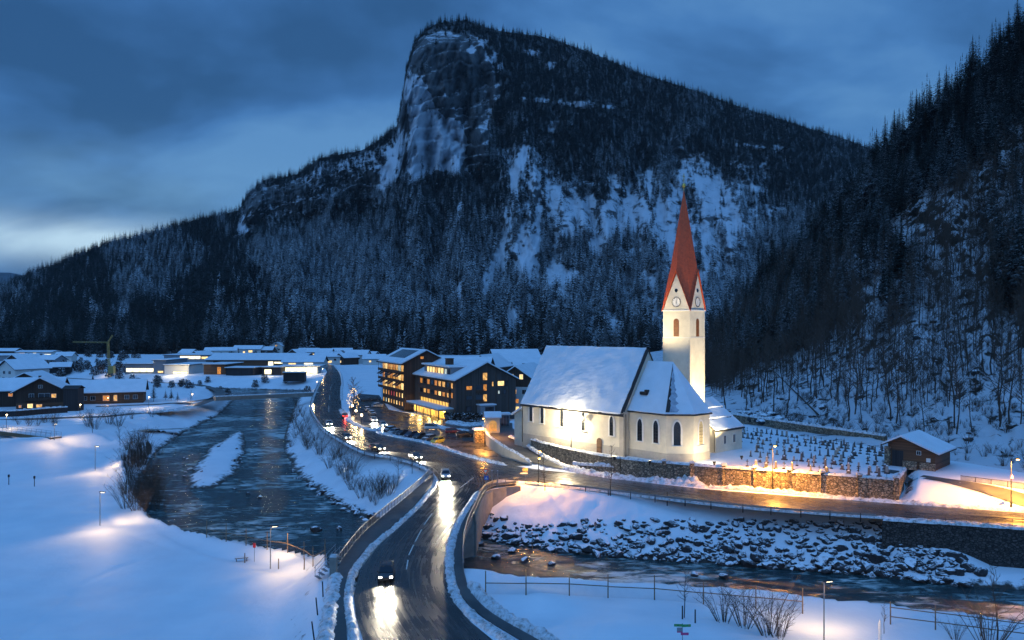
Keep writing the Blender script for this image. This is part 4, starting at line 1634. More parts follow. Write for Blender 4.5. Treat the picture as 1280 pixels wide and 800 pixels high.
# tower
TS = 6.3
TC = ch_local((36.3, 163.1))
TA = math.atan2(-math.sin(R(41.1)), math.cos(R(41.1))) - CANG
hs = TS / 2
tw_c = TC + Vector((-hs * math.cos(TA) - hs * math.sin(TA), -hs * math.sin(TA) + hs * math.cos(TA)))
mb = MB()
mb.box((0, 0, 16.6), (TS, TS, 30.0))
for i, (ax, ay) in enumerate(((1, 0), (0, 1), (-1, 0), (0, -1))):      # the four gables
    px_, py_ = -ay, ax
    k = hs
    a = (ax * k + px_ * hs, ay * k + py_ * hs, 31.6)
    b = (ax * k - px_ * hs, ay * k - py_ * hs, 31.6)
    c = (ax * k, ay * k, 39.2)
    q = 0.35
    mb.add([a, b, c] + [(p[0] - ax * q, p[1] - ay * q, p[2]) for p in (a, b, c)], [(0, 2, 1), (3, 4, 5), (0, 3, 5, 2), (1, 2, 5, 4)])
tower = mb.build('tower', M['plaster'], ch, loc=(tw_c.x, tw_c.y, 0))
tower.rotation_euler = (0, 0, TA)
for z, k in ((31.6, 0.34), (26.0, 0.14), (14.2, 0.10)):
    mb = MB()
    for ax, ay in ((1, 0), (-1, 0)):
        mb.box((ax * (hs + k / 4), 0, z), (k / 2, TS + k, k * 0.9))
    for ay in (1, -1):
        mb.box((0, ay * (hs + k / 4), z), (TS, k / 2, k * 0.9))
    mb.build('string_course', M['trim'], tower)
for sx, sy in ((1, -1), (-1, -1), (1, 1)):                             # quoins at the near corners
    mb = MB()
    for k in range(38):
        w = 0.42 if k % 2 else 0.62
        mb.box((sx * (hs - w / 2 + 0.015), sy * (hs - (1.04 - w) / 2 + 0.015), 3.0 + k * 0.6), (w, 1.04 - w, 0.56))
    mb.build('quoins', M['plaster_quoin'], tower)
for ax, ay, a in ((1, 0, 0), (0, -1, -90), (-1, 0, 180), (0, 1, 90)):
    w = arch_panel(tower, (ax * hs, ay * hs, 26.25), a, 1.25, 3.7, 'amber_louvre' if 'amber_louvre' in M else 'amber', 0.04, False, 'belfry_window')
    cx, cy = ax * (hs + 0.02), ay * (hs + 0.02)
    mb = MB()
    n = 28
    ring = []
    for r_, x_ in ((1.02, 0.0), (1.02, 0.08), (0.93, 0.08), (0.93, 0.03)):
        ring.append([(x_, r_ * math.cos(2 * math.pi * k / n), r_ * math.sin(2 * math.pi * k / n)) for k in range(n)])
    vs = [p for r_ in ring for p in r_]
    fs = [(j * n + k, j * n + (k + 1) % n, (j + 1) * n + (k + 1) % n, (j + 1) * n + k) for j in range(3) for k in range(n)]
    mb.mat(1).add(vs, fs)
    mb.mat(0).add(ring[3], [tuple(range(n))])
    mb.mat(1)
    for k in range(12):
        an = math.pi * k / 6
        d = Vector((0, math.cos(an), math.sin(an)))
        e = Vector((0, -d.z, d.y)) * 0.05
        p0, p1 = d * 0.72 + Vector((0.045, 0, 0)), d * 0.9 + Vector((0.045, 0, 0))
        mb.add([p0 - e, p0 + e, p1 + e, p1 - e], [(3, 2, 1, 0)])
    for an, ln, wd in ((R(78), 0.72, 0.05), (R(-88), 0.55, 0.075)):
        d = Vector((0, math.cos(an), math.sin(an)))
        e = Vector((0, -d.z, d.y)) * wd
        p0, p1 = d * -0.12 + Vector((0.06, 0, 0)), d * ln + Vector((0.06, 0, 0))
        mb.add([p0 - e, p0 + e, p1 + e * 0.3, p1 - e * 0.3], [(3, 2, 1, 0)])
    ck = mb.build('clock_face', [M['trim'], M['dark_metal']], tower, loc=(cx, cy, 33.35))
    ck.rotation_euler = (0, 0, R(a))
    mb = MB()
    mb.tube((-0.02, 0, 0), (0.04, 0, 0), 0.38, n=14)
    o = mb.build('round_window', M['glass_dark'], tower, loc=(cx, cy, 35.75))
    o.rotation_euler = (0, 0, R(a))
# spire: eight faces between the gable tips and the corners
mb = MB()
k, zc, zg, tip = hs + 0.12, 31.75, 39.55, 57.0
ringp = []
for ax, ay in ((1, 0), (1, 1), (0, 1), (-1, 1), (-1, 0), (-1, -1), (0, -1), (1, -1)):
    if ax and ay:
        ringp.append((ax * (hs - 0.05), ay * (hs - 0.05), zc))
    else:
        ringp.append((ax * k, ay * k, zg))
mb.add(ringp + [(0, 0, tip)], [(i, (i + 1) % 8, 8) for i in range(8)] + [tuple(range(7, -1, -1))])
spire = mb.build('spire', M['tile'], ch, loc=(tw_c.x, tw_c.y, 0))
spire.rotation_euler = (0, 0, TA)
mb = MB()
for ax, ay in ((1, 0), (0, 1), (-1, 0), (0, -1)):
    px_, py_ = -ay, ax
    for s in (1, -1):
        a = Vector((ax * (hs + 0.1) + px_ * s * (hs + 0.12), ay * (hs + 0.1) + py_ * s * (hs + 0.12), 31.5))
        b = Vector((ax * (hs + 0.1), ay * (hs + 0.1), 39.7))
        d = Vector((ax, ay, 0)) * 0.16
        up = Vector((0, 0, 0.2))
        mb.add([a - d, a + d, b + d, b - d, a - d + up, a + d + up, b + d + up * 1.6, b - d + up * 1.6],
               [(0, 1, 2, 3), (7, 6, 5, 4), (0, 4, 5, 1), (1, 5, 6, 2), (3, 2, 6, 7), (0, 3, 7, 4)])
mb.build('gable_verge', M['tile'], spire)
mb = MB()
mb.lathe([(0, 56.6), (0.12, 56.9), (0.10, 57.2), (0.34, 57.5), (0.42, 57.8), (0.34, 58.1), (0.06, 58.35), (0.05, 58.7), (0, 58.7)], n=12)
mb.build('ball', M['gold'], spire, smooth=True)
mb = MB()
mb.box((0, 0, 59.4), (0.12, 0.12, 1.9))
mb.box((0, 0, 59.7), (0.12, 0.9, 0.12))
mb.build('cross', M['gold'], spire)

# sacristy under a stepped lean-to roof
Q = ch_local(P(894.4, 565, 2.8))
SX, SY = Q.x, Q.y
LX, LY = 7.4, 9.6
mb = MB()
v = [(SX - LX, SY, 1.5), (SX, SY, 1.5), (SX, SY + LY, 1.5), (SX - LX, SY + LY, 1.5), (SX - LX, SY, 12.0), (SX, SY, 7.3), (SX, SY + LY, 7.3), (SX - LX, SY + LY, 12.0)]
mb.add(v, [(3, 2, 1, 0), (4, 5, 6, 7), (0, 1, 5, 4), (1, 2, 6, 5), (2, 3, 7, 6), (3, 0, 4, 7)])
mb.build('sacristy', M['plaster'], ch)
sl = (12.0 - 7.3) / LX
mb = MB()
ms = MB()
for k in range(3):
    xa, xb = SX - LX + LX * k / 3 - (0.2 if k == 0 else 0), SX - LX + LX * (k + 1) / 3 + (0.5 if k == 2 else 0.25)
    za, zb = 12.0 - sl * (xa - SX + LX), 12.0 - sl * (xb - SX + LX)
    lift = 0.62 - 0.26 * k
    y0_, y1_ = SY - 0.45, SY + LY + 0.4
    mb.add([(xa, y0_, za + lift - 0.25), (xb, y0_, zb + lift - 0.25), (xb, y1_, zb + lift - 0.25), (xa, y1_, za + lift - 0.25),
            (xa, y0_, za + lift), (xb, y0_, zb + lift), (xb, y1_, zb + lift), (xa, y1_, za + lift)],
           [(3, 2, 1, 0), (4, 5, 6, 7), (0, 1, 5, 4), (1, 2, 6, 5), (2, 3, 7, 6), (3, 0, 4, 7)])
    ms.add([(xa, y0_ + .05, za + lift + 0.004), (xb - .2, y0_ + .05, zb + .12 + lift), (xb - .2, y1_ - .05, zb + .12 + lift), (xa, y1_ - .05, za + lift + 0.004),
            (xa, y0_ + .05, za + lift + .28), (xb - .2, y0_ + .05, zb + .36 + lift), (xb - .2, y1_ - .05, zb + .36 + lift), (xa, y1_ - .05, za + lift + .28)],
           [(3, 2, 1, 0), (4, 5, 6, 7), (0, 1, 5, 4), (1, 2, 6, 5), (2, 3, 7, 6), (3, 0, 4, 7)])
rf = mb.build('sacristy_roof', M['roof_dark'], ch)
weather_snow(ms.build('snow_cover', M['roof_snow'], rf), 0.06, 0.08)
mb = MB()
mb.box((SX - LX * 0.62, SY - 0.03, 4.1), (1.4, 0.12, 2.6))
dr = mb.build('door', M['brass_door'], ch)
mb = MB()
mb.box((SX - LX * 0.62 + 0.5, SY - 0.12, 4.0), (0.08, 0.08, 0.2))
mb.build('handle', M['dark_metal'], dr)
window(ch, (SX - LX * 0.62, SY - 0.03, 7.5), -90, 0.6, 0.8, 'glass_dark')
for u in (3.2, 6.6):
    window(ch, (SX + 0.03, SY + u, 5.0), 0, 0.9, 1.7, 'glass_dark')
mb = MB()
mb.tube((SX - 0.2, SY - 0.12, 2.8), (SX - 0.2, SY - 0.12, 7.2), 0.07)
mb.build('downpipe', M['dark_metal'], ch)
# west porch
mb = MB()
mb.add([(-3.4, 0.6, 1.0), (0, 0.6, 1.0), (0, 5.4, 1.0), (-3.4, 5.4, 1.0), (-3.4, 0.6, 8.2), (0, 0.6, 9.9), (0, 5.4, 9.9), (-3.4, 5.4, 8.2)],
       [(3, 2, 1, 0), (4, 5, 6, 7), (0, 1, 5, 4), (2, 3, 7, 6), (3, 0, 4, 7)])
mb.build('porch', M['plaster'], ch)
mb = MB()
mb.add([(-4.0, 0.1, 8.0), (-0.01, 0.1, 10.0), (-0.01, 5.9, 10.0), (-4.0, 5.9, 8.0), (-4.0, 0.1, 8.45), (-0.01, 0.1, 10.5), (-0.01, 5.9, 10.5), (-4.0, 5.9, 8.45)],
       [(3, 2, 1, 0), (4, 5, 6, 7), (0, 1, 5, 4), (1, 2, 6, 5), (2, 3, 7, 6), (3, 0, 4, 7)])
mb.build('porch_roof', M['roof_snow'], ch)

# ------------------------------------------------------------------ the hotel
G0 = P(570, 525)
HA = math.atan2(8.7, 18.3)
ho = thing('hotel', 'dark timber clad hotel with lit balconies beside the car park', 'hotel', G0, HA)


def vbox(x0, x1, y0, y1, z0, z1):
    return ((x0 + x1) / 2, (y0 + y1) / 2, (z0 + z1) / 2), (x1 - x0, y1 - y0, z1 - z0)


GW, GD = 20.2, 40.0
EA, RI = 12.0, 17.0


def yroof(mb, xm, hw, y0, y1, eave, ridge, ov, th, lift):
    """Gable roof with the ridge along y centred on xm."""
    pr = chevron(0, 2 * hw, eave, ridge, ov, th, lift)
    n = len(pr)
    v = [(xm + p[0], y0, p[1]) for p in pr] + [(xm + p[0], y1, p[1]) for p in pr]
    mb.add(v, [tuple(range(n)), tuple(range(2 * n - 1, n - 1, -1))] + [(i, n + i, n + (i + 1) % n, (i + 1) % n) for i in range(n)])


mb = MB()
pr = [(0, -0.6), (0, EA), (GW / 2, RI), (GW, EA), (GW, -0.6)]
v = [(x_, 0, z_) for x_, z_ in pr] + [(x_, GD, z_) for x_, z_ in pr]
mb.add(v, [(0, 1, 2, 3, 4)[::-1], (5, 6, 7, 8, 9)] + [(i, (i + 1) % 5, 5 + (i + 1) % 5, 5 + i) for i in range(5)])
mb.build('main_block', M['hotel_wood'], ho)
mb = MB()
yroof(mb, GW / 2, GW / 2, -0.9, GD + 0.5, EA, RI, 0.9, 0.25, 0.02)
rf = mb.build('main_roof', M['roof_dark'], ho)
mb = MB()
yroof(mb, GW / 2, GW / 2, -0.8, GD + 0.4, EA, RI, 0.8, 0.38, 0.29)
mb.build('snow_cover', M['roof_snow'], rf)
mb = MB()
mb.box((4.2, 16.5, 16.4), (2.0, 2.4, 3.2))
mb.box((4.2, 16.5, 18.1), (2.3, 2.7, 0.16))
mb.build('chimney', M['hotel_brown'], rf)
# long dormer looking west
mb = MB()
mb.box(*vbox(1.4, 8.0, 8.0, 33.0, 12.0, 15.6))
dm = mb.build('dormer', M['grey_wall'], ho)
mb = MB()
mb.box(*vbox(0.5, 9.0, 7.4, 33.6, 15.62, 16.1))
mb.build('snow_cover', M['roof_snow'], dm)
for k in range(6):
    window(ho, (1.37, 15.5 + k * 2.7, 14.0), 180, 2.2, 2.2, 'warm_bright' if k not in (2,) else 'warm', 'wood_dark', mull=2)
for k in range(2):
    window(ho, (1.37, 9.6 + k * 2.7, 13.9), 180, 2.0, 2.2, 'cool_win' if k else 'glass_dark', 'wood_dark', mull=1)
# west front of the main block: two bedroom floors over the glazed lobby
for fl, zz in enumerate((7.2, 10.2)):
    for k in range(9):
        y_ = 3.2 + k * 3.6
        m = (('amber', 'warm', 'amber', 'warm_bright', 'amber', 'glass_dark', 'amber', 'warm', 'glass_dark'),
             ('warm', 'glass_dark', 'warm', 'warm', 'amber', 'glass_dark', 'amber', 'glass_dark', 'amber'))[fl][k]
        window(ho, (-0.03, y_, zz), 180, 1.5 if k in (0, 1) else 2.4, 1.7, m, 'wood_dark', mull=1)
mb = MB()
for zz in (5.7, 8.7):
    mb.box(*vbox(-0.55, -0.01, 4.5, 34, zz - 0.9, zz + 0.3))
mb.build('balustrade_band', M['hotel_brown'], ho)
mb = MB()
mb.box(*vbox(-0.35, -0.01, 6.0, 33.0, 3.75, 4.75))
for k in range(11):
    mb.box((-0.42, 6.0 + k * 2.7, 4.25), (0.12, 0.12, 1.6))
for k in range(10):
    window(ho, (-0.06, 7.3 + k * 2.65, 4.35), 180, 2.4, 1.8, 'lobby' if 'lobby' in M else 'warm_bright', 'wood_dark', mull=1)
mb = MB()
mb.box(*vbox(-5.2, -0.02, 1.5, 33, 2.75, 3.15))
cn = mb.build('canopy', M['concrete'], ho)
mb = MB()
mb.box(*vbox(-5.1, -0.1, 1.6, 32.9, 3.155, 3.5))
mb.build('snow_cover', M['roof_snow'], cn)
for y_ in (2.2, 9, 16, 23):
    mb = MB()
    mb.box((-4.9, y_, 1.2), (0.25, 0.25, 3.1))
    mb.build('canopy_post', M['dark_metal'], ho)
for k in range(11):
    window(ho, (-2.6, 3.4 + k * 2.7, 1.32), 180, 2.55, 2.5, 'lobby' if 'lobby' in M else 'warm_bright', 'wood_dark', mull=1)
mb = MB()
mb.box(*vbox(-2.55, -0.01, 2.0, 32.6, -0.3, 2.74))
mb.build('lobby', M['plaster_base'], ho)
# gable front
for (u, z, w, h, m) in ((4.3, 9.6, 1.9, 1.2, 'amber'), (4.3, 6.6, 1.9, 1.2, 'glass_dark'), (4.3, 3.2, 1.9, 1.5, 'glass_dark'), (9.6, 13.0, 1.5, 2.3, 'warm'),
                        (9.6, 9.6, 1.2, 2.0, 'amber'), (9.6, 6.4, 1.3, 2.2, 'warm'), (12.2, 10.6, 0.5, 1.4, 'warm'), (15.0, 10.7, 2.2, 1.5, 'warm_bright'),
                        (16.8, 10.7, 1.0, 1.5, 'glass_dark'), (14.3, 8.0, 0.6, 1.0, 'cool_win'), (16.3, 8.0, 0.9, 1.4, 'glass_dark')):
    window(ho, (u, -0.03, z), -90, w, h, m, 'wood_dark', mull=1 if w > 1 else 0)
for z in (9.6, 6.5):
    mb = MB()
    mb.box(*vbox(6.6, 9.0, -0.05, -0.01, z - 0.6, z + 0.8))
    mb.build('loggia', M['glass_dark'], ho)
for z in (8.6, 5.5):
    mb = MB()
    mb.box(*vbox(6.5, 9.1, -0.3, -0.06, z - 0.6, z + 0.35))
    mb.build('loggia_rail', M['hotel_brown'], ho)
mb = MB()
mb.box(*vbox(7.0, 11.8, -2.6, -0.01, -0.4, 4.3))
bay = mb.build('bay', M['grey_wall'], ho)
mb = MB()
mb.box(*vbox(6.6, 12.2, -3.0, -0.01, 4.31, 4.65))
mb.build('snow_cover', M['roof_snow'], bay)
window(ho, (10.0, -2.63, 3.0), -90, 2.8, 1.5, 'glass_dark', 'wood_dark', mull=2)
for x_, z_ in ((1.2, 11), (3.0, 11.5), (13.2, 14), (17.6, 12.4)):
    mb = MB()
    mb.box((x_, -0.06, z_ / 2), (0.14, 0.1, z_))
    mb.build('cladding_batten', M['hotel_brown'], ho)
# taller west block
X0_, X1_, YA, YB = -3.8, 12.0, 39.0, 66.0
EB, RB_ = 15.9, 19.8
xm = (X0_ + X1_) / 2
hw = (X1_ - X0_) / 2
mb = MB()
pr = [(X0_, -0.6), (X0_, EB), (xm, RB_), (X1_, EB), (X1_, -0.6)]
v = [(x_, YA + 0.4, z_) for x_, z_ in pr] + [(x_, YB, z_) for x_, z_ in pr]
mb.add(v, [(0, 1, 2, 3, 4)[::-1], (5, 6, 7, 8, 9)] + [(i, (i + 1) % 5, 5 + (i + 1) % 5, 5 + i) for i in range(5)])
mb.build('west_block', M['hotel_brown'], ho)
mb = MB()
yroof(mb, xm, hw, YA - 0.8, YB + 1.6, EB, RB_, 1.6, 0.28, 0.02)
rf = mb.build('west_roof', M['roof_dark'], ho)
mb = MB()
yroof(mb, xm, hw, YA - 0.6, YB + 1.4, EB, RB_, 1.4, 0.36, 0.32)
mb.build('snow_cover', M['roof_snow'], rf)
mb = MB()
sl = (RB_ - EB) / hw
for k in range(1):
    xa, xb = X0_ + 1.6, xm - 1.0
    za, zb = EB + sl * 1.6 + 0.72, RB_ - sl * 1.0 + 0.72
    ya, yb = YA + 5, YB - 3
    mb.add([(xa, ya, za - .3), (xb, ya, zb - .3), (xb, yb, zb - .3), (xa, yb, za - .3), (xa, ya, za), (xb, ya, zb), (xb, yb, zb), (xa, yb, za)],
           [(3, 2, 1, 0), (4, 5, 6, 7), (0, 1, 5, 4), (1, 2, 6, 5), (2, 3, 7, 6), (3, 0, 4, 7)])
mb.build('solar_panel', M['glass_dark'], rf)
window(ho, (xm - 1.4, YA + 0.35, 17.6), -90, 1.2, 0.9, 'amber', 'wood_dark')
for fl, (zz, hh, ms_) in enumerate(((1.5, 1.5, ['warm', 'warm', 'warm_bright', 'warm', 'warm', 'warm_bright', 'cool_win', 'warm']),
                                    (4.4, 1.7, ['warm_bright', 'warm', 'warm', 'red_win', 'red_win', 'amber', 'warm', 'warm']),
                                    (7.6, 2.3, ['warm_bright', 'warm', 'amber', 'warm_bright', 'warm', 'warm', 'warm_bright', 'warm']),
                                    (10.7, 2.2, ['warm', 'warm_bright', 'warm', 'warm', 'amber', 'warm', 'glass_dark', 'amber']),
                                    (13.9, 2.2, ['warm', 'cool_win', 'warm', 'amber', 'warm', 'amber', 'warm_bright', 'warm']))):
    for k in range(8):
        y_ = YA + 2.2 + k * 3.25
        window(ho, (X0_ - 0.03, y_, zz), 180, (1.2 if fl < 2 else 2.7), hh, ms_[k], 'wood_dark', mull=0 if fl < 2 else 1)
for zz in (6.2, 9.35, 12.5):
    mb = MB()
    mb.box(*vbox(X0_ - 1.7, X0_ - 0.02, YA + 0.4, YB, zz - 0.18, zz))
    mb.box(*vbox(X0_ - 1.75, X0_ - 1.66, YA + 0.4, YB, zz + 0.002, zz + 0.75))
    for k in range(9):
        mb.box((X0_ - 1.6, YA + 0.6 + k * 3.25, zz + 1.5), (0.1, 0.1, 3.0))
    mb.build('balcony', M['hotel_brown'], ho)
mb = MB()
for zz in (8.75, 11.9):
    for k in range(8):
        y_ = YA + 2.2 + k * 3.25
        if (k + int(zz)) % 3 == 1:
            continue
        a, b = 1.35, -0.9
        mb.add([(X0_ - 0.5, y_ - a, zz + 0.35), (X0_ - 2.5, y_ - a, zz + b), (X0_ - 2.5, y_ + a, zz + b), (X0_ - 0.5, y_ + a, zz + 0.35),
                (X0_ - 0.5, y_ - a, zz + 0.41), (X0_ - 2.5, y_ - a, zz + b + .06), (X0_ - 2.5, y_ + a, zz + b + .06), (X0_ - 0.5, y_ + a, zz + 0.41)],
               [(3, 2, 1, 0), (4, 5, 6, 7), (0, 1, 5, 4), (1, 2, 6, 5), (2, 3, 7, 6), (3, 0, 4, 7)])
mb.build('awning', M['roof_dark'], ho)
mb = MB()
for zz in (6.3, 9.4, 12.6):
    mb.box(*vbox(X0_, X0_ + 5, YB, YB + 2.2, zz - 0.1, zz))
    for k in range(3):
        mb.tube((X0_ + 0.1 + 2.4 * k, YB + 2.15, zz), (X0_ + 0.1 + 2.4 * k, YB + 2.15, zz + 1.1), 0.05)
    mb.tube((X0_ + 0.1, YB + 2.15, zz + 1.1), (X0_ + 5, YB + 2.15, zz + 1.1), 0.05)
for k in (0, 1):
    mb.tube((X0_ + 0.1 + 4.8 * k, YB + 2.1, 0), (X0_ + 0.1 + 4.8 * k, YB + 2.1, 13.5), 0.07)
mb.build('fire_stair', M['dark_metal'], ho)

# ------------------------------------------------------------------ houses
WB, WW, WA, GD_ = 'warm_bright', 'warm', 'amber', 'glass_dark'
# behind the hotel
gable_house('annex_house', 'snowy roofed long house directly behind the hotel chimney', 'house', PY(578, 330, 0), R(-8), 24, 15, 11.5, 15.6, 'wood_dark', wins=[('E', 0, 12.5, 1.2, 1.2, GD_), ('E', 3, 10.5, 1.2, 1.2, WA)])
gable_house('house', 'house behind the hotel with two lit gable windows', 'house', PY(612, 345, 0), R(70), 20, 13, 11.5, 16.2, 'wood_dark',
            wins=[('W', -1.4, 13.0, 1.2, 1.3, WB), ('W', 1.6, 13.0, 1.2, 1.3, WW)])
gable_house('house', 'broad snowy roofed house highest in the group behind the hotel', 'house', PY(643, 380, 0), R(15), 22, 17, 12.0, 17.4, 'wood_dark', wins=[('S', 0, 9, 1.4, 1.4, WA)])
gable_house('house', 'tall chalet with lit attic and white lower floors between hotel and church', 'house', P(657, 517, 0) + Vector((0, 12, 0)), R(75), 26, 13.5, 10.6, 15.2, 'wood_dark', base='white_wall', base_h=8.8,
            wins=[('W', -2.0, 12.1, 1.2, 1.6, WB), ('W', 1.2, 12.1, 1.2, 1.6, WB), ('W', -3.0, 7.2, 1.4, 1.4, GD_), ('W', 0.3, 7.2, 1.4, 1.4, WW),
                  ('W', 3, 7.2, 1.4, 1.4, GD_), ('W', -0.5, 4.2, 1.4, 1.4, WA), ('W', -0.5, 1.4, 1.6, 2.0, WB), ('W', 1.8, 1.4, 1.4, 2.0, WB)])
gable_house('house', 'low snowy roofed house showing just above the church nave roof edge', 'house', PY(672, 360, 0), R(8), 22, 12, 9, 12.6, 'wood_dark')

# chalets on the left
def left_pt(px, py):
    return P(px, py, -1.0)


c1 = gable_house('chalet', 'dark timber chalet with two bright ground floor windows left of the black tower', 'chalet', left_pt(41, 511) + Vector((0, 7, 0)), R(112), 16, 15, 6.6, 10.8, 'wood_dark', 1.6,
            base='wood_brown', base_h=2.2,
            wins=[('W', -4.2, 4.6, 1.5, 1.4, WW), ('W', -1.2, 4.8, 3.6, 1.5, GD_), ('W', 2.8, 4.8, 1.6, 1.5, GD_), ('W', 3.2, 1.2, 1.7, 1.5, WB),
                  ('W', 0.4, 1.1, 1.8, 1.1, WW), ('W', 0, 8.0, 1.3, 1.1, GD_), ('W', 6.3, 1.1, 0.8, 0.9, WA)])
balcony(c1, 'W', -3.4, 5.0, 3.2, 1.2, 16, 15)
gable_house('chalet', 'chalet at the left frame edge with two dim orange windows', 'chalet', left_pt(2, 510) + Vector((0, 14, 0)), R(18), 26, 13, 6.0, 9.6, 'wood_dark', 1.2,
            wins=[('S', 4.0, 4.2, 1.4, 1.2, WA), ('S', 6.8, 4.2, 1.4, 1.2, WA), ('S', -3.2, 4.2, 1.4, 1.2, WA)])
gable_house('chalet', 'small chalet with several roof steps behind the bigger dark chalets', 'chalet', left_pt(32, 489) + Vector((0, 6, 0)), R(100), 18, 15, 4.6, 8.2, 'wood_dark', 1.3)
gable_house('house', 'pale gabled house at the far left with unlit balconies', 'house', left_pt(15, 479) + Vector((0, 10, 0)), R(62), 18, 16, 7.5, 11.8, 'white_wall', 1.2,
            wins=[('W', -3, 5.5, 2.2, 1.6, GD_), ('W', 2, 5.5, 2.2, 1.6, GD_), ('W', -3, 2.2, 2.2, 1.8, GD_), ('W', 2.5, 2.2, 2.2, 1.8, GD_)])
gable_house('barn_house', 'long low red brown house with a porch lamp behind black tower', 'house', left_pt(139, 504) + Vector((-3, 6, 0)), R(20), 24, 13, 4.4, 8.2, 'wood_brown', 1.0,
            wins=[('S', -8.4, 2.1, 1.6, 1.6, GD_), ('S', -5.6, 2.1, 1.6, 1.6, GD_), ('S', -1.0, 2.0, 2.2, 2.0, WA), ('S', 2.2, 2.0, 1.2, 2.2, WW), ('S', 6.2, 2.2, 1.6, 1.6, GD_), ('S', 9.2, 2.2, 1.6, 1.6, GD_)])
gable_house('small_shed', 'small snow roofed shed between the black tower and long house', 'shed', left_pt(104, 498) + Vector((0, 6, 0)), R(0), 11, 7, 2.6, 4.6, 'wood_dark', 0.6, chimney=False)
sp_ = thing('pointed_dormer', 'thin dark pointed turret standing over the small shed roof', 'turret', left_pt(108, 499) + Vector((0, 5, 3.5)))
mb = MB()
mb.box((0, 0, 0), (1.5, 1.5, 3.0))
mb.build('base', M['wood_black'], sp_)
mb = MB()
mb.lathe([(1.2, 1.4), (0, 6.2)], n=4)
mb.build('spirelet', M['wood_black'], sp_)
# black boarded tower
bt = thing('boarded_tower', 'black windowless boarded tower with a low pitched roof', 'tower', P(92, 516, -2.0), R(6))
mb = MB()
mb.box((0, 0, 4.0), (4.9, 4.9, 9.4))
mb.build('wall', M['wood_black'], bt)
mb = MB()
mb.xprism([(-2.9, 8.5), (0, 9.5), (2.9, 8.5), (2.9, 8.7), (0, 9.72), (-2.9, 8.7)][::-1], -2.8, 2.8)
o = mb.build('roof', M['roof_dark'], bt)
mb = MB()
mb.box((0, 0, -0.35), (5.2, 5.2, 0.5))
mb.build('plinth', M['concrete'], bt)

# works buildings across the river
def flat_hall(name, label, px0, px1, py, z, dep, h, wall, rz=0.0, lit=(), cat='hall', over=0.8, skylights=0):
    a, b = P(px0, py, z), P(px1, py, z)
    c = (a + b) / 2
    w = (b - a).length
    t = thing(name, label, cat, c + Vector((0, dep / 2, 0)), rz)
    mb = MB()
    mb.box((0, 0, h / 2 - 0.5), (w, dep, h + 1))
    mb.build('wall', M[wall], t)
    mb = MB()
    mb.box((0, 0, h + 0.17), (w + 2 * over, dep + 2 * over, 0.3))
    rf = mb.build('roof', M['roof_dark'], t)
    mb = MB()
    mb.box((0, 0, h + 0.53), (w + 2 * over - 0.2, dep + 2 * over - 0.2, 0.4))
    mb.build('snow_cover', M['roof_snow'], rf)
    for k in range(skylights):
        mb = MB()
        mb.box((w * (0.1 + 0.2 * k), -dep * 0.1, h + 0.98), (2.0, 2.0, 0.5))
        mb.build('skylight', M['shop_white'], rf)
    for (u0, u1, z0, z1, m) in lit:
        n = max(1, int(round((u1 - u0) * w / 4.5)))
        for k in range(n):
            ww = (u1 - u0) * w / n
            window(t, (-w / 2 + u0 * w + (k + 0.5) * ww, -dep / 2 - 0.03, (z0 + z1) / 2), -90, ww * 0.96, z1 - z0, m, 'dark_metal', mull=2 if ww > 3 else 0)
    return t


flat_hall('factory_hall', 'long low factory hall with a strip of lit windows right of the crane', 158, 196, 466.5, -1, 40, 5.6, 'grey_wall', R(-3), [(0.03, 0.97, 0.8, 3.2, 'shop_white')], skylights=3)
flat_hall('factory_tower', 'taller plain grey block between the two lit factory halls', 193, 209, 466.8, -1, 30, 8.2, 'grey_wall', R(-3), [(0.35, 0.8, 0.4, 1.6, 'warm_bright')])
flat_hall('factory_hall', 'pale factory hall with bright floodlit front wall above the riverbank', 207, 238, 467.5, -1, 34, 5.4, 'white_wall', R(-3), [(0.35, 0.95, 0.3, 1.4, 'shop_white')])
flat_hall('timber_hall', 'brown timber hall front with amber lit doorway beside the riverbank', 256, 284, 468, -1, 26, 6.0, 'wood_brown', R(-4), [(0.62, 0.80, 0.2, 4.6, 'amber')])
flat_hall('timber_store', 'dark lean-to store with a snowy roof in front of the long warehouse', 283, 318, 469, -1, 16, 4.2, 'wood_black', R(-4))
gable_house('warehouse', 'longest brown warehouse with one broad snowy roof across the river', 'warehouse', P(312, 462.5, -1) + Vector((0, 30, 0)), R(-1), 68, 40, 6.4, 10.2, 'wood_brown', 1.0, chimney=False,
            wins=[('S', 12.0, 3.0, 3.5, 5.0, 'shop_white'), ('S', 19.0, 4.6, 9.0, 1.2, 'shop_white'), ('S', 31.5, 4.6, 4.5, 1.4, WB)])
flat_hall('factory_hall', 'distant hall with bright upper window band behind the factory', 205, 262, 456, -1, 40, 7.4, 'grey_wall', R(0), [(0.35, 0.80, 4.6, 6.9, 'shop_white'), (0.82, 0.97, 4.6, 6.4, WB)])
flat_hall('delivery_dock', 'dark loading bay with bright white doorway beside warehouse', 328, 352, 468.5, -1, 14, 4.4, 'wood_black', R(-2), [(0.12, 0.5, 0.4, 3.4, 'shop_white')])
flat_hall('petrol_station', 'brilliantly lit petrol station beside the distant main road', 352, 396, 467.5, -1, 14, 4.6, 'white_wall', R(4), [(0.02, 0.98, 0.2, 4.2, 'shop_white')], 'petrol station', over=2.4)
gable_house('shop_house', 'lit shop with a broad snowy roof beside the petrol station', 'shop', P(376, 463, -1) + Vector((0, 12, 0)), R(4), 27, 20, 5.6, 9.2, 'white_wall', 1.2, chimney=True,
            wins=[('S', -7, 4.2, 5, 1.5, WB), ('S', 4, 4.2, 6, 1.6, 'shop_white')])
bus = flat_hall('bus_shelter', 'dark flat roofed shelter below the petrol station by the river', 354, 380, 474.5, -1, 5, 3.6, 'wood_black', R(2), cat='shelter', over=0.5)

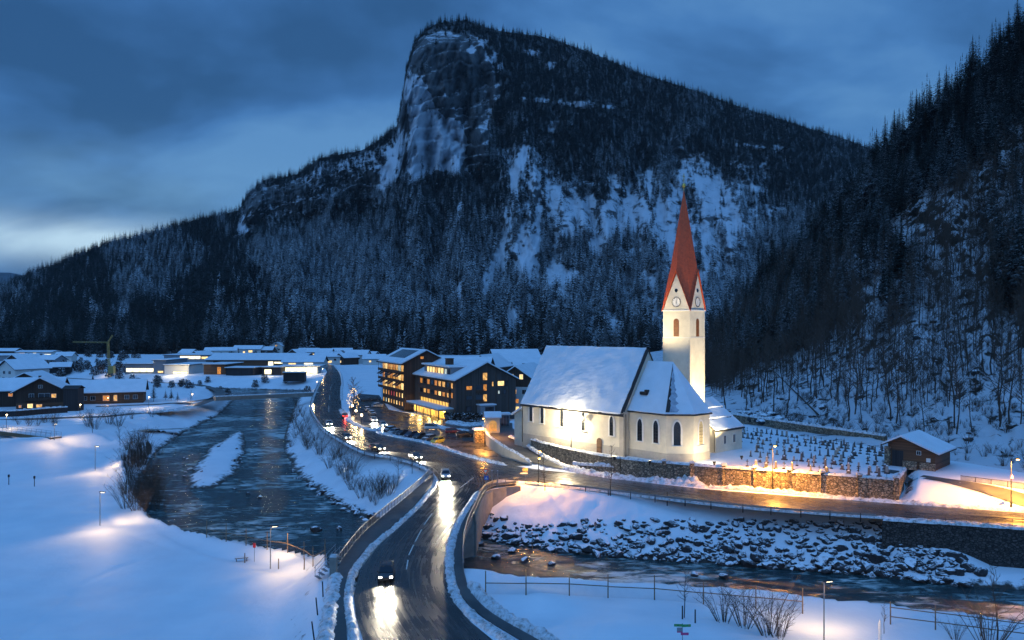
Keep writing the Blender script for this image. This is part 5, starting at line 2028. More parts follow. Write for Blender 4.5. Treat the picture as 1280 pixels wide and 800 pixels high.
far = [
    (278, 441, 12, 24, 12, 5.5, 8.4, 'white_wall', [('S', -3, 3, 2, 1.4, GD_), ('S', 5, 3, 2, 1.4, GD_)], 'white house with a plain snowy roof left of the other far houses'),
    (308, 440, -3, 30, 12, 6.5, 9.8, 'white_wall', [('S', -9, 3.2, 2.2, 1.8, GD_), ('S', -3, 3.2, 2.2, 1.8, WB), ('S', 4, 4.0, 4.2, 2.2, WB), ('S', 10, 3.2, 2, 1.8, GD_)], 'wide white house with a lit centre below the forest'),
    (329, 440, 0, 18, 12, 5.5, 8.6, 'wood_dark', [], 'dark house between the wide white house and the tall chalet'),
    (346, 439, 88, 18, 14, 9.0, 12.8, 'white_wall', [('W', 0, 9.6, 2.2, 1.5, WW), ('W', -3, 5.6, 2, 1.8, GD_), ('W', 3, 5.6, 2, 1.8, GD_), ('W', 3.5, 2, 2, 1.8, WA)], 'tall white chalet with lit attic at the forest edge'),
    (374, 445, 60, 22, 16, 4.5, 8.8, 'wood_dark', [('W', -4, 3.5, 2, 1.5, WB), ('W', 3, 3.5, 2.4, 1.5, WB)], 'dark chalet with a wide pale roof behind the petrol station'),
    (398, 446, 2, 22, 13, 7.0, 9.8, 'wood_dark', [('S', -6, 4.8, 3, 1.6, WB), ('S', 0, 4.8, 3.4, 1.8, WB)], 'dark house with two bright windows near the road bend'),
    (408, 452, 4, 20, 14, 6.2, 9.0, 'white_wall', [('S', -7, 4, 2, 2, GD_), ('S', 2, 2.4, 3, 1.6, WB), ('S', 6, 4, 2, 1.6, GD_)], 'white house beside the road bend below another house'),
    (431, 452, 48, 14, 12, 5.5, 8.6, 'wood_dark', [('W', -1, 2.4, 2, 1.6, WB), ('W', 2, 2.4, 2, 1.6, WB)], 'small dark house joined to the pale barn beyond the road'),
    (445, 450.5, -6, 18, 13, 7.0, 10.4, 'white_wall', [('S', -4, 4, 1.2, 1.2, GD_), ('S', 3, 4, 1.2, 1.2, GD_)], 'pale windowed barn at the right end of the far houses'),
    (394, 434, 0, 18, 10, 5.0, 8.0, 'wood_dark', [], 'half hidden hut highest up against the forest'),
    (42, 444, 0, 34, 16, 5.8, 7.0, 'white_wall', [('S', -11, 4.0, 5, 2.2, WB), ('S', 1, 4.0, 3, 2.4, 'shop_white'), ('S', 12, 3.2, 9, 1.8, 'shop_white')], 'distant low building with a row of bright lights at the left'),
    (14, 447, 0, 40, 14, 4.6, 5.8, 'grey_wall', [('S', 3, 3.0, 5, 2.4, WB)], 'grey hall with a single amber window at the left edge'),
    (2, 441, 0, 26, 14, 5, 7.4, 'wood_dark', [], 'unlit snowy roof farthest away at the left edge'),
    (68, 461, 20, 12, 10, 3.2, 5.6, 'wood_black', [], 'little dark hut beside the snowy field at left'),
]
FARLAB = ('small cream house just left of the plain white house', 'small brown house peeping above the wide white house', 'small grey house right of the tall white chalet, by the forest', 'small cream house tucked behind the dark two windowed house',
          'small brown house right of the white house by the road bend', 'small grey house right of the pale windowed barn', 'small cream house nearest the snowy meadow, right of the barn', 'small brown house at the left edge before the grey hall',
          'small grey house before the low building with bright lights', 'small cream house right of the low building with bright lights', 'small brown house above the left end of the long warehouse', 'small grey house above the distant lit hall',
          'small brown house against the forest above the joined dark house', 'small grey hut highest up behind the shop roof')
for i, (px, py, k) in enumerate(((262, 440, 0), (292, 436.5, 1), (361, 437, 2), (384, 441, 0), (417, 447, 1), (456, 447, 2), (466, 452, 0), (24, 452, 1), (58, 453, 2), (76, 448, 0), (248, 446, 1), (232, 443, 2), (426, 441, 1), (372, 433, 2))):
    far.append((px, py, (5, 70, -20)[i % 3], 14 + (i * 5) % 9, 11, 4.6, 7.6, ('white_wall', 'wood_dark', 'grey_wall')[k],
                [('S', -3, 2.6, 1.6, 1.3, WB), ('S', 2.5, 2.6, 1.4, 1.3, WA if i % 2 else GD_), ('W', -2, 2.4, 1.5, 1.3, WB), ('W', 2.4, 2.4, 1.5, 1.3, WW if i % 2 else GD_)],
                FARLAB[i]))
for px, py, rz, lx, w, ea, ri, wall, wins, lab in far:
    gable_house('house' if wall != 'wood_black' else 'hut', lab, 'house' if wall != 'wood_black' else 'hut', P(px, py + 4, -1) + Vector((0, 8, 0)), R(rz), lx, w, ea, ri, wall, 0.9, wins=wins, chimney=lx > 15)

# cemetery shed
sh = thing('timber_shed', 'brown timber shed with snowy roof beside the cemetery', 'shed', P(1110, 582, 2.5), math.atan2(-0.68, 0.73))
mb = MB()
W_, D_ = 8.0, 9.5
pr = [(0, 0), (0, 4.2), (2.4, 5.4), (W_, 3.1), (W_, 0)]
v = [(x_, 0, z_) for x_, z_ in pr] + [(x_, D_, z_) for x_, z_ in pr]
mb.add(v, [(0, 1, 2, 3, 4)[::-1], (5, 6, 7, 8, 9)] + [(i, (i + 1) % 5, 5 + (i + 1) % 5, 5 + i) for i in range(5)])
mb.build('wall', M['wood_brown'], sh)


def skew_roof(z, th, o):
    pr = [(-o, 4.2 - o * 0.5 + z), (2.4, 5.4 + z), (W_ + o, 3.1 - o * 0.41 + z), (W_ + o, 3.1 - o * 0.41 + z + th), (2.4, 5.4 + z + th * 1.1), (-o, 4.2 - o * 0.5 + z + th)]
    n = 6
    v = [(x_, -o, z_) for x_, z_ in pr] + [(x_, D_ + o, z_) for x_, z_ in pr]
    return v, [tuple(range(n)), tuple(range(2 * n - 1, n - 1, -1))] + [(i, n + i, n + (i + 1) % n, (i + 1) % n) for i in range(n)]


mb = MB()
mb.add(*skew_roof(0.02, 0.18, 0.9))
rf = mb.build('roof', M['wood_dark'], sh)
mb = MB()
mb.add(*skew_roof(0.21, 0.3, 0.82))
mb.build('snow_cover', M['roof_snow'], rf)
mb = MB()
mb.box((0.0, -0.25, 1.5), (0.9, 0.8, 4.2))
mb.box((3.8, -0.12, 0.5), (2.4, 0.25, 1.5))
mb.box((6.8, -0.12, 0.4), (2.6, 0.25, 1.6))
mb.build('stone_base', M['stone'], sh)
mb = MB()
mb.box((1.7, -0.03, 1.5), (1.9, 0.1, 3.0))
mb.build('doorway', M['wood_black'], sh)
window(sh, (5.3, -0.03, 2.9), -90, 0.7, 0.7, 'glass_dark')
mb = MB()
mb.box((6.9, -0.05, 1.75), (0.7, 0.06, 0.7))
mb.build('notice', M['trim'], sh)

# gatehouse niche beside the driveway
gh = thing('shrine', 'small lit wayside shrine with a snow capped roof left of the church', 'shrine', P(616, 541, 2.0), R(8))
mb = MB()
mb.box((0, 0.8, 1.9), (3.4, 2.2, 3.8))
mb.build('wall', M['plaster'], gh)
arch_panel(gh, (0, -0.34, 0.4), -90, 1.9, 2.7, 'niche' if 'niche' in M else 'warm', 0.05, False, 'niche')
mb = MB()
mb.xprism([(-0.9, 3.7), (0.8, 4.9), (2.5, 3.7), (2.5, 4.0), (0.8, 5.25), (-0.9, 4.0)][::-1], -2.1, 2.1)
mb.build('roof', M['roof_snow'], gh)
# blue glazed kiosk behind it
kb = thing('glass_kiosk', 'blue lit glass kiosk between the shrine and the church porch', 'kiosk', P(630, 533, 2.2), R(10))
mb = MB()
mb.box((0, 0, 1.6), (2.6, 2.4, 3.2))
mb.build('frame', M['grey_wall'], kb)
window(kb, (0, -1.23, 1.6), -90, 2.2, 2.6, 'glass_dark', 'galv', mull=2)
mb = MB()
mb.box((0, 0, 3.4), (3.2, 3.0, 0.4))
mb.build('roof', M['roof_snow'], kb)
# pillar at the car park entrance
for px, py, lab in ((599, 553, 'snow capped brick shelter at the car park entrance'),):
    t = thing('brick_shelter', lab, 'shelter', P(px, py), R(15))
    mb = MB()
    mb.box((0, 0, 1.5), (2.6, 2.0, 3.2))
    mb.build('wall', M['stone'], t)
    mb = MB()
    mb.box((0, 0, 3.35), (3.2, 2.6, 0.5), taper=0.8)
    mb.build('snow_cap', M['roof_snow'], t)

# ------------------------------------------------------------------ walls


def wall_run(name, label, pts, th, zb, zt, m, cap=0.28, cat='wall', capm='rough_snow', step=3.0):
    """Wall along a polyline; zb/zt are heights per point or numbers."""
    n = len(pts)
    zb = [zb] * n if isinstance(zb, (int, float)) else zb
    zt = [zt] * n if isinstance(zt, (int, float)) else zt
    line, B, T = [], [], []
    for i in range(n - 1):
        k = max(1, int((Vector(pts[i + 1][:2]) - Vector(pts[i][:2])).length / step))
        for j in range(k):
            s = j / k
            line.append(Vector((*Vector(pts[i][:2]).lerp(Vector(pts[i + 1][:2]), s), 0)))
            B.append(zb[i] + (zb[i + 1] - zb[i]) * s)
            T.append(zt[i] + (zt[i + 1] - zt[i]) * s)
    line.append(Vector((*pts[-1][:2], 0)))
    B.append(zb[-1])
    T.append(zt[-1])
    l, r = offset_line(line, th / 2), offset_line(line, -th / 2)
    mb = MB()
    vs = []
    for i in range(len(line)):
        vs += [(l[i].x, l[i].y, B[i]), (l[i].x, l[i].y, T[i]), (r[i].x, r[i].y, T[i]), (r[i].x, r[i].y, B[i])]
    fs = []
    for i in range(len(line) - 1):
        o, q = 4 * i, 4 * i + 4
        for k in range(4):
            fs.append((o + k, o + (k + 1) % 4, q + (k + 1) % 4, q + k))
    e = 4 * (len(line) - 1)
    fs += [(3, 2, 1, 0), (e, e + 1, e + 2, e + 3)]
    mb.add(vs, fs)
    o = mb.build(name, M[m])
    tag(o, label, cat)
    if cap:
        c = snow_ridge([Vector((p.x, p.y, T[i] + 0.05)) for i, p in enumerate(line)], th + 0.2, cap, len(label), capm, taper=False)
        c.name = 'snow_cap'
        c.parent = o
        for k in list(c.keys()):
            del c[k]
    return o


wall_run('church_wall', 'snow topped stone retaining wall below the church nave', PL([(655, 549), (680, 557), (710, 564), (745, 571.5), (776, 576.5)], 2.6), 0.6,
         [1.9, 0.4, -0.2, -0.2, -0.2], [3.1, 3.1, 3.1, 3.1, 3.1], 'stone')
cw = wall_run('cemetery_wall', 'long stone cemetery wall lit orange along the road', PL([(777, 576.8), (800, 579.6), (880, 586.6), (1000, 594.8), (1120, 604)], 2.6), 0.6, -0.2, 3.15, 'stone')
mb = MB()
mcap = MB()
for px, py in ((830, 582.5), (865, 585.5), (905, 588.3), (944, 591), (986, 594), (1028, 597), (1074, 600.6), (1120, 604.2)):
    p = P(px, py, 2.6)
    mb.box((p.x, p.y, 1.75), (0.74, 0.72, 3.6), -0.13)
    mcap.box((p.x, p.y, 3.73), (0.95, 0.9, 0.34), -0.13, 0.8)
mb.build('pillar', M['stone'], cw)
mcap.build('snow_cap', M['rough_snow'], cw)
wall_run('cemetery_end_wall', 'short stone wall closing the right end of the cemetery', PL([(1120.5, 603.5), (1131, 590)], 2.6), 0.6, 0.2, 3.15, 'stone')
wall_run('back_wall', 'grey snow topped wall behind the cemetery graves', PL([(912, 526), (1000, 540), (1108, 556.5)], 2.6), 0.6, 2.2, 4.5, 'stone', 0.4)
wall_run('driveway_wall', 'pale wall with snowy coping beside the church driveway', [P(606, 530, 2.2), P(606, 543, 2.0), P(613, 550, 2.0), P(630, 562, 1.6), P(649, 572, 0.9), P(664, 580.5, 0.2)], 0.4,
         -0.2, [3.0, 2.9, 2.7, 2.2, 1.5, 0.5], 'plaster_base')
wall_run('low_wall', 'low stone wall with heaped snow in front of the church wall', PL([(716, 586.5), (750, 590.2), (785, 594), (812, 598)]), 0.45, -0.1, [0.9, 1.2, 1.2, 0.5], 'stone', 0.5)
wall_run('abutment_wall', 'curved concrete wall carrying the pavement corner over the river', [P(a, b) for a, b in ((592, 641), (601, 620), (614, 610.5), (632, 607), (650, 605.5))], 0.6, -7.5, -0.26, 'concrete', 0)
wall_run('abutment_wall', 'concrete bridge abutment wall under the main road', [P(594, 640), P(560, 648), P(505, 642)], 0.6, -8, -1.31, 'concrete', 0)
wall_run('river_wall', 'dark block stone wall holding up the road at far right', [Vector((q.x, q.y - 0.7, 0)) for q in PL([(1100, 648), (1129, 650), (1200, 654.5), (1280, 660), (1550, 681)])], 0.8, -8.0, -0.02, 'stone_dark', 0.3)
hedge_pts = [P(556, 519), P(580, 520.5), P(604, 521)]

# ------------------------------------------------------------------ trees


def conifer_arrays(seed, layers, nb, seg, h=18.0, rad=3.0, bare=0.08, droop=0.35, ragged=0.35, pw=0.85):
    """Crown triangles of a spruce: whorls of drooping boughs, each a spray of kite-shaped fronds."""
    rnd = random.Random(seed)
    v, f = [], []
    for k in range(layers):
        t = k / (layers - 1)
        z = h * (bare + (0.97 - bare) * t)
        r = rad * (1 - t) ** pw + 0.25
        n = max(4, int(nb * (0.55 + 0.45 * (1 - t)) + 0.5))
        a0 = rnd.random() * 6.3
        for j in range(n):
            if rnd.random() < 0.10:
                continue
            a = a0 + 2 * math.pi * j / n + rnd.uniform(-.35, .35)
            ln = r * (1 + rnd.uniform(-ragged, ragged))
            zz = z + rnd.uniform(-.5, .5) * h / layers
            dz = -ln * droop * rnd.uniform(0.5, 1.3)
            ca, sa = math.cos(a), math.sin(a)
            if seg <= 1:
                w = ln * 0.34
                b = len(v)
                m = 0.55
                v += [(0, 0, zz), (ca * ln * m - sa * w, sa * ln * m + ca * w, zz + dz * m * .8 - w * .25), (ca * ln, sa * ln, zz + dz),
                      (ca * ln * m + sa * w, sa * ln * m - ca * w, zz + dz * m * .8 - w * .25), (ca * ln * m, sa * ln * m, zz + dz * m * .55 + 0.06 * ln)]
                f += [(b, b + 4, b + 1), (b + 1, b + 4, b + 2), (b + 2, b + 4, b + 3), (b + 3, b + 4, b)]
            else:
                for s in range(seg):                       # sprays along the bough
                    u = 0.25 + 0.75 * s / (seg - 1)
                    bx, by, bz = ca * ln * (u - .22), sa * ln * (u - .22), zz + dz * u * u
                    for side in (-1, 0, 1) if s == seg - 1 else (-1, 1):
                        aa = a + side * rnd.uniform(0.5, 0.95)
                        q = ln * (0.48 - 0.2 * u) * rnd.uniform(.75, 1.3)
                        cx, sx = math.cos(aa), math.sin(aa)
                        w = q * 0.22
                        dd = -q * rnd.uniform(.15, .6)
                        b = len(v)
                        v += [(bx, by, bz), (bx + cx * q * .5 - sx * w, by + sx * q * .5 + cx * w, bz + dd * .4 - w * .5), (bx + cx * q, by + sx * q, bz + dd),
                              (bx + cx * q * .5 + sx * w, by + sx * q * .5 - cx * w, bz + dd * .4 - w * .5)]
                        f += [(b, b + 1, b + 2), (b, b + 2, b + 3)]
    b = len(v)
    v += [(0.18, 0, h * .9), (-.09, .16, h * .9), (-.09, -.16, h * .9), (0, 0, h * 1.03)]
    f += [(b, b + 1, b + 3), (b + 1, b + 2, b + 3), (b + 2, b, b + 3)]
    return np.array(v), np.array(f)


def mesh_only(name, v, f, m, smooth=False):
    o = np_mesh(name, v, f, m, smooth)
    COL.objects.unlink(o)
    return o


def trunk_mb(h, r, n=6, lean=0.0):
    mb = MB()
    mb.tube((0, 0, -1.2), (lean * .5, 0, h * .5), r, r * .6, n, False)
    mb.tube((lean * .5, 0, h * .5), (lean, 0, h), r * .6, r * .12, n, False)
    return mb


def bare_mb(seed, h=16.0, r=0.17, limbs=24, twigs=6, start=0.35, spread=0.24, up=0.9, fine=0.022):
    rnd = random.Random(seed)
    mb = MB()
    pts, x, y = [], 0.0, 0.0
    K = 7
    for k in range(K + 1):
        pts.append(Vector((x, y, -1.0 if k == 0 else h * k / K)))
        x += rnd.uniform(-.022, .022) * h
        y += rnd.uniform(-.022, .022) * h
    for k in range(K):
        mb.tube(pts[k], pts[k + 1], r * (1 - .88 * k / K), r * (1 - .88 * (k + 1) / K), 5, False)
    tw = MB()
    for i in range(limbs):
        t = start + (0.98 - start) * (i + rnd.random()) / limbs
        q = t * K
        k = min(K - 1, int(q))
        p = pts[k].lerp(pts[k + 1], q - k)
        a = rnd.random() * 6.283
        ln = h * spread * (1.15 - t) ** 0.6 * rnd.uniform(.6, 1.25)
        d = Vector((math.cos(a), math.sin(a), up * rnd.uniform(.5, 1.4))).normalized()
        e = p + d * ln * .55
        g_ = e + (d + Vector((rnd.uniform(-.3, .3), rnd.uniform(-.3, .3), .35))).normalized() * ln * .5
        rr_ = r * (1 - t) * .5 + fine
        tw.tube(p, e, rr_, rr_ * .6, 3, False)
        tw.tube(e, g_, rr_ * .6, fine * .5, 3, False)
        for _ in range(twigs):
            s = rnd.random()
            b = p.lerp(e, s * 2) if s < .5 else e.lerp(g_, s * 2 - 1)
            dd = (d + Vector((rnd.uniform(-1, 1), rnd.uniform(-1, 1), rnd.uniform(-.2, 1)))).normalized()
            tw.tube(b, b + dd * ln * rnd.uniform(.25, .5), fine, fine * .35, 3, False)
    return mb, tw


def shrub_mb(seed, h=3.0, stems=22, spread=0.55, twigs=5, r=0.022):
    rnd = random.Random(seed)
    mb = MB()
    for _ in range(stems):
        a = rnd.random() * 6.283
        o = rnd.random() ** .7
        b = Vector((math.cos(a) * o * .12 * h, math.sin(a) * o * .12 * h, -.3))
        hh = h * rnd.uniform(.55, 1.0)
        m = b + Vector((math.cos(a) * o * spread * hh * .4, math.sin(a) * o * spread * hh * .4, hh * .55 + .3))
        e = m + Vector((math.cos(a) * o * spread * hh * .5 + rnd.uniform(-.1, .1) * h, math.sin(a) * o * spread * hh * .5 + rnd.uniform(-.1, .1) * h, hh * .45))
        mb.tube(b, m, r * 1.5, r, 3, False)
        mb.tube(m, e, r, r * .35, 3, False)
        for _ in range(twigs):
            s = rnd.uniform(.25, 1)
            p = b.lerp(m, s * 2) if s < .5 else m.lerp(e, s * 2 - 1)
            d = Vector((rnd.uniform(-1, 1), rnd.uniform(-1, 1), rnd.uniform(.1, 1.2))).normalized()
            mb.tube(p, p + d * hh * rnd.uniform(.12, .28), r * .6, r * .25, 3, False)
    return mb


FAR = [mesh_only('far_spruce', *conifer_arrays(s, 9, 7, 1, 15.5 + s, 3.0, .05, pw=.62), M[m]) for s, m in ((1, 'needles_far'), (2, 'needles_far'), (3, 'needles_snowy'))]
BARE_MESH = []
for s in range(5):
    a, b = bare_mb(20 + s, 17, .19, 26, 6, .34, .23)
    BARE_MESH.append((a, b))


def scatter(name, pts, scl, rot, pick, protos, label=None, cat=None):
    """One mass of growth: prototypes set on points."""
    me = bpy.data.meshes.new(name)
    me.vertices.add(len(pts))
    me.vertices.foreach_set('co', np.asarray(pts, dtype=np.float32).ravel())
    for nm, ty, v in (('scl', 'FLOAT', np.asarray(scl, np.float32)), ('rot', 'FLOAT', np.asarray(rot, np.float32)), ('pick', 'INT', np.asarray(pick, np.int32))):
        me.attributes.new(nm, ty, 'POINT').data.foreach_set('value', v)
    o = bpy.data.objects.new(name, me)
    COL.objects.link(o)
    ng = bpy.data.node_groups.new(name, 'GeometryNodeTree')
    ng.interface.new_socket('Geometry', in_out='INPUT', socket_type='NodeSocketGeometry')
    ng.interface.new_socket('Geometry', in_out='OUTPUT', socket_type='NodeSocketGeometry')
    gi, go = ng.nodes.new('NodeGroupInput'), ng.nodes.new('NodeGroupOutput')

    def attr(nm, ty):
        n = ng.nodes.new('GeometryNodeInputNamedAttribute')
        n.data_type = ty
        n.inputs['Name'].default_value = nm
        return n.outputs['Attribute']
    s_, r_, k_ = attr('scl', 'FLOAT'), attr('rot', 'FLOAT'), attr('pick', 'INT')
    cx = ng.nodes.new('ShaderNodeCombineXYZ')
    L(ng, r_, cx.inputs[2])
    jo = ng.nodes.new('GeometryNodeJoinGeometry')
    for i, p in enumerate(protos):
        oi = ng.nodes.new('GeometryNodeObjectInfo')
        oi.inputs['Object'].default_value = p
        oi.inputs['As Instance'].default_value = True
        cm = ng.nodes.new('FunctionNodeCompare')
        cm.data_type = 'INT'
        cm.operation = 'EQUAL'
        ints = [q for q in cm.inputs if q.type == 'INT']
        L(ng, k_, ints[0])
        ints[1].default_value = i
        ip = ng.nodes.new('GeometryNodeInstanceOnPoints')
        L(ng, gi.outputs[0], ip.inputs['Points'])
        L(ng, cm.outputs['Result'], ip.inputs['Selection'])
        L(ng, oi.outputs['Geometry'], ip.inputs['Instance'])
        L(ng, cx.outputs[0], ip.inputs['Rotation'])
        L(ng, s_, ip.inputs['Scale'])
        L(ng, ip.outputs[0], jo.inputs[0])
    L(ng, jo.outputs[0], go.inputs[0])
    md = o.modifiers.new('scatter', 'NODES')
    md.node_group = ng
    return tag(o, label, cat, kind='stuff')


# forest on the big mountain
rng = np.random.default_rng(11)
NC = 115000
px = rng.uniform(-90, 1130, NC)
tt = rng.uniform(0, 1, NC) ** 1.05
X, Y, Z, py = mt_point(px, tt)
dens = mt_density(px, py, tt)
# saw-tooth gaps so the treetops stay uneven
dens = dens * np.where(fbm(px / 4, py / 7, 91, 2) > 0.22, 0.35, 1.0)
kp = rng.uniform(0, 1, NC) < dens * (0.55 + 0.5 * tt)
px, tt, X, Y, Z, py = px[kp], tt[kp], X[kp], Y[kp], Z[kp], py[kp]
n = len(px)
hh = (20.5 - 5.0 * tt) * np.clip(rng.normal(1, .30, n), .4, 1.75)
snowy = np.clip(sstep(220, 320, py) * sstep(280, 420, px) * 0.65 + sstep(0.0, .18, fbm(px / 40, py / 40, 93)) * .55 + .02 - sstep(230, 110, py) * .35, 0.02, .8)
snowy = np.where(py > 405, snowy * 0.35, snowy)
pick = np.where(rng.uniform(0, 1, n) < snowy, 2, rng.integers(0, 2, n))
order = np.argsort(-(hh / Y))
edge = np.flatnonzero((tt < 0.06) & (px > 20) & (px < 860))
edge = edge[np.argsort(-(hh[edge] / Y[edge]))][:110]
keep = np.ones(n, bool)
keep[edge] = False
scatter('mountain_forest', np.stack([X, Y, Z], -1)[keep], (hh / 18)[keep], rng.uniform(0, 6.28, n)[keep], pick[keep], FAR,
        'dense dark conifer forest covering the big mountain', 'forest')

# spruces one can pick out
NEARC = []
for s in range(4):
    h, rad = 20.0, (3.2, 2.6, 3.6, 2.9)[s]
    t = thing('conifer', 'tall dark spruce standing on the wooded hillside', 'tree', (0, 0, 0), 0, 'dark spruces of the valley sides')
    trunk_mb(h * .97, .26).build('trunk', M['bark'], t)
    cv, cf = conifer_arrays(100 + s, 30, 9, 3, h, rad, .16 + .05 * s, .30, .45)
    np_mesh('crown', cv, cf, M['needles'], False, t)
    NEARC.append(t)
used = set()


def put_tree(protos, k, loc, scale, label=None, group=None, rz=None):
    rz = random.random() * 6.28 if rz is None else rz
    t = protos[k]
    if id(t) not in used:
        used.add(id(t))
        t.location = loc
        t.rotation_euler = (0, 0, rz)
        t.scale = (scale,) * 3
        if label:
            t['label'] = label
        if group:
            t['group'] = group
        return t
    return dup(t, loc, rz, label, group, scale)


for i in edge:
    t = put_tree(NEARC, int(i) % 4, (X[i], Y[i], Z[i]), hh[i] / 17, 'dark spruce at the forest edge where the mountain meets the valley', 'spruces along the forest edge')

HREG = [([(905, 470), (925, 370), (985, 300), (1050, 215), (1090, 160), (1120, 190), (1110, 330), (1060, 400), (990, 450)], 62, 19),
        ([(1075, 190), (1150, 105), (1290, -30), (1345, -60), (1345, 90), (1290, 160), (1200, 235), (1120, 265)], 78, 17),
        ([(1215, 250), (1290, 150), (1345, 160), (1345, 400), (1240, 390)], 24, 20),
        ([(1085, 260), (1140, 230), (1160, 400), (1105, 420)], 14, 21)]


def hill_sample(poly, n, rs):
    out = []
    a = np.array(poly, float)
    while len(out) < n:
        q = rs.uniform(a[:, 0].min(), a[:, 0].max(), 400)
        t = rs.uniform(0.0, 1.0, 400)
        x, y, z = hill_point(q, t)
        p = HZ - (z - H) / y * F
        ok = polydist(q, p, poly) < 0
        out += [tuple(w) for w in np.stack([x, y, z], -1)[ok]]
    return out[:n]


rs = np.random.default_rng(5)
for poly, cnt, h in HREG:
    for p in hill_sample(poly, cnt, rs):
        s = h / 20 * float(np.clip(rs.normal(1, .22), .55, 1.5))
        put_tree(NEARC, int(rs.integers(0, 4)), (p[0], p[1], p[2] - .3), s)
# crest line trees standing clear against the sky
for q in (905, 926, 948, 968, 982, 1003, 1018, 1034, 1046, 1062, 1080, 1092, 1104, 1118, 1135, 1152, 1166, 1184, 1203, 1222, 1240, 1258, 1275, 1290):
    x, y, z = hill_point(q + rs.uniform(-4, 4), rs.uniform(.93, 1.0))
    put_tree(NEARC, int(rs.integers(0, 4)), (float(x), float(y), float(z) - .4), float(rs.uniform(.65, 1.15)))
# deeper wood between them
pp = []
for poly, cnt in ((HREG[0][0], 420), (HREG[1][0], 470), (HREG[2][0], 110), (HREG[3][0], 40), ([(870, 440), (905, 370), (960, 310), (1000, 300), (960, 440), (900, 480)], 110)):
    pp += hill_sample(poly, cnt, rs)
NP = [mesh_only('wood_spruce', *conifer_arrays(140 + s, 18, 8, 2, 18, 2.9, .12, .3, .45), M['needles']) for s in range(3)]
scatter('hillside_wood', np.array(pp), rs.uniform(.55, 1.1, len(pp)), rs.uniform(0, 6.28, len(pp)), rs.integers(0, 3, len(pp)), NP,
        'dark mass of spruces high on the right hillside', 'forest')

# leafless trees on the right slope
BARE = []
for s, (a, b) in enumerate(BARE_MESH):
    t = thing('bare_tree', 'slender leafless tree on the snowy right hillside', 'tree', (0, 0, 0), 0, 'leafless trees on the hillside')
    a.build('trunk', M['bark'], t)
    b.build('branches', M['twig'], t)
    BARE.append(t)
for poly, cnt, lo, hi in (([(950, 520), (960, 400), (1080, 330), (1200, 240), (1300, 160), (1300, 560), (1180, 545), (1108, 545)], 170, .6, 1.15),
                          ([(900, 515), (905, 440), (990, 380), (1080, 400), (1080, 535)], 60, .8, 1.2)):
    for p in hill_sample(poly, cnt, rs):
        put_tree(BARE, int(rs.integers(0, 5)), (p[0], p[1], p[2]), float(rs.uniform(lo, hi)))
BF = []
for s in range(3):
    a, b = bare_mb(60 + s, 15, .12, 26, 7, .3, .22, fine=.03)
    a.v, off = a.v + b.v, len(a.v)
    a.f += [tuple(i + off for i in q) for q in b.f]
    a.m += [0] * len(b.f)
    o = a.build('thin_tree', M['twig'])
    COL.objects.unlink(o)
    BF.append(o)
pp = []
for poly, cnt in (([(868, 470), (890, 375), (960, 320), (1060, 330), (1090, 420), (960, 480), (900, 500)], 900), ([(1000, 450), (1080, 330), (1300, 120), (1300, 480), (1150, 520)], 380), ([(1120, 330), (1180, 250), (1300, 170), (1300, 420), (1160, 430)], 260)):
    pp += hill_sample(poly, cnt, rs)
scatter('bare_wood', np.array(pp), rs.uniform(.5, 1.05, len(pp)), rs.uniform(0, 6.28, len(pp)), rs.integers(0, 3, len(pp)), BF,
        'thicket of thin leafless trees at the foot of the hillside', 'woodland')
SH = []
for s in range(3):
    o = shrub_mb(200 + s, 2.4, 14, 1.1, 6, .022).build('undergrowth', M['twig'])
    COL.objects.unlink(o)
    SH.append(o)
pp = hill_sample([(925, 525), (940, 440), (1100, 380), (1300, 300), (1300, 600), (1180, 570), (1100, 550)], 900, rs)
scatter('undergrowth', np.array(pp), rs.uniform(.35, 1.2, len(pp)), rs.uniform(0, 6.28, len(pp)), rs.integers(0, 3, len(pp)), SH, 'low leafless undergrowth on the snowy hillside', 'undergrowth')
# leafless belt at the foot of the mountain
q = rng.uniform(20, 470, 620)
x, y, z, _ = mt_point(q, rng.uniform(0, .035, 620))
scatter('bare_wood_belt', np.stack([x, y, z], -1), rng.uniform(.6, 1.15, 620), rng.uniform(0, 6.28, 620), rng.integers(0, 3, 620), BF, 'brown leafless wood along the foot of the mountain', 'woodland')
# fallen trunk on the slope
ft = thing('fallen_trunk', 'long fallen trunk lying across the hillside snow', 'log', (0, 0, 0))
a, b = hill_point(968, .36), hill_point(1022, .10)
mb = MB()
mb.tube(Vector([float(c) for c in a]) + Vector((0, -.5, .6)), Vector([float(c) for c in b]) + Vector((0, -.5, .7)), .13, .24, 7)
mb.build('trunk', M['bark'], ft)
mb = MB()
va, vb = Vector([float(c) for c in a]) + Vector((0, -.5, .6)), Vector([float(c) for c in b]) + Vector((0, -.5, .7))
rnd = random.Random(4)
for k in range(10):
    p = va.lerp(vb, rnd.uniform(0, .7))
    mb.tube(p, p + Vector((rnd.uniform(-1, 1), rnd.uniform(-1, .2), rnd.uniform(.2, 1.6))), .05, .015, 4)
mb.build('dead_branches', M['bark'], ft)

# shrubs and single trees in the valley
SHR = []
for s in range(4):
    t = thing('shrub', 'leafless shrub on the river bank', 'shrub', (0, 0, 0), 0, 'leafless shrubs along the river banks')
    shrub_mb(300 + s, 3.2, 20, 1.0, 12, .017).build('stems', M['twig'], t)
    SHR.append(t)


def shrubs(lst, label, group):
    for px, py, h in lst:
        p = G(px, py, -3)
        put_tree(SHR, random.randrange(4), p, h / 3.2, label, group)


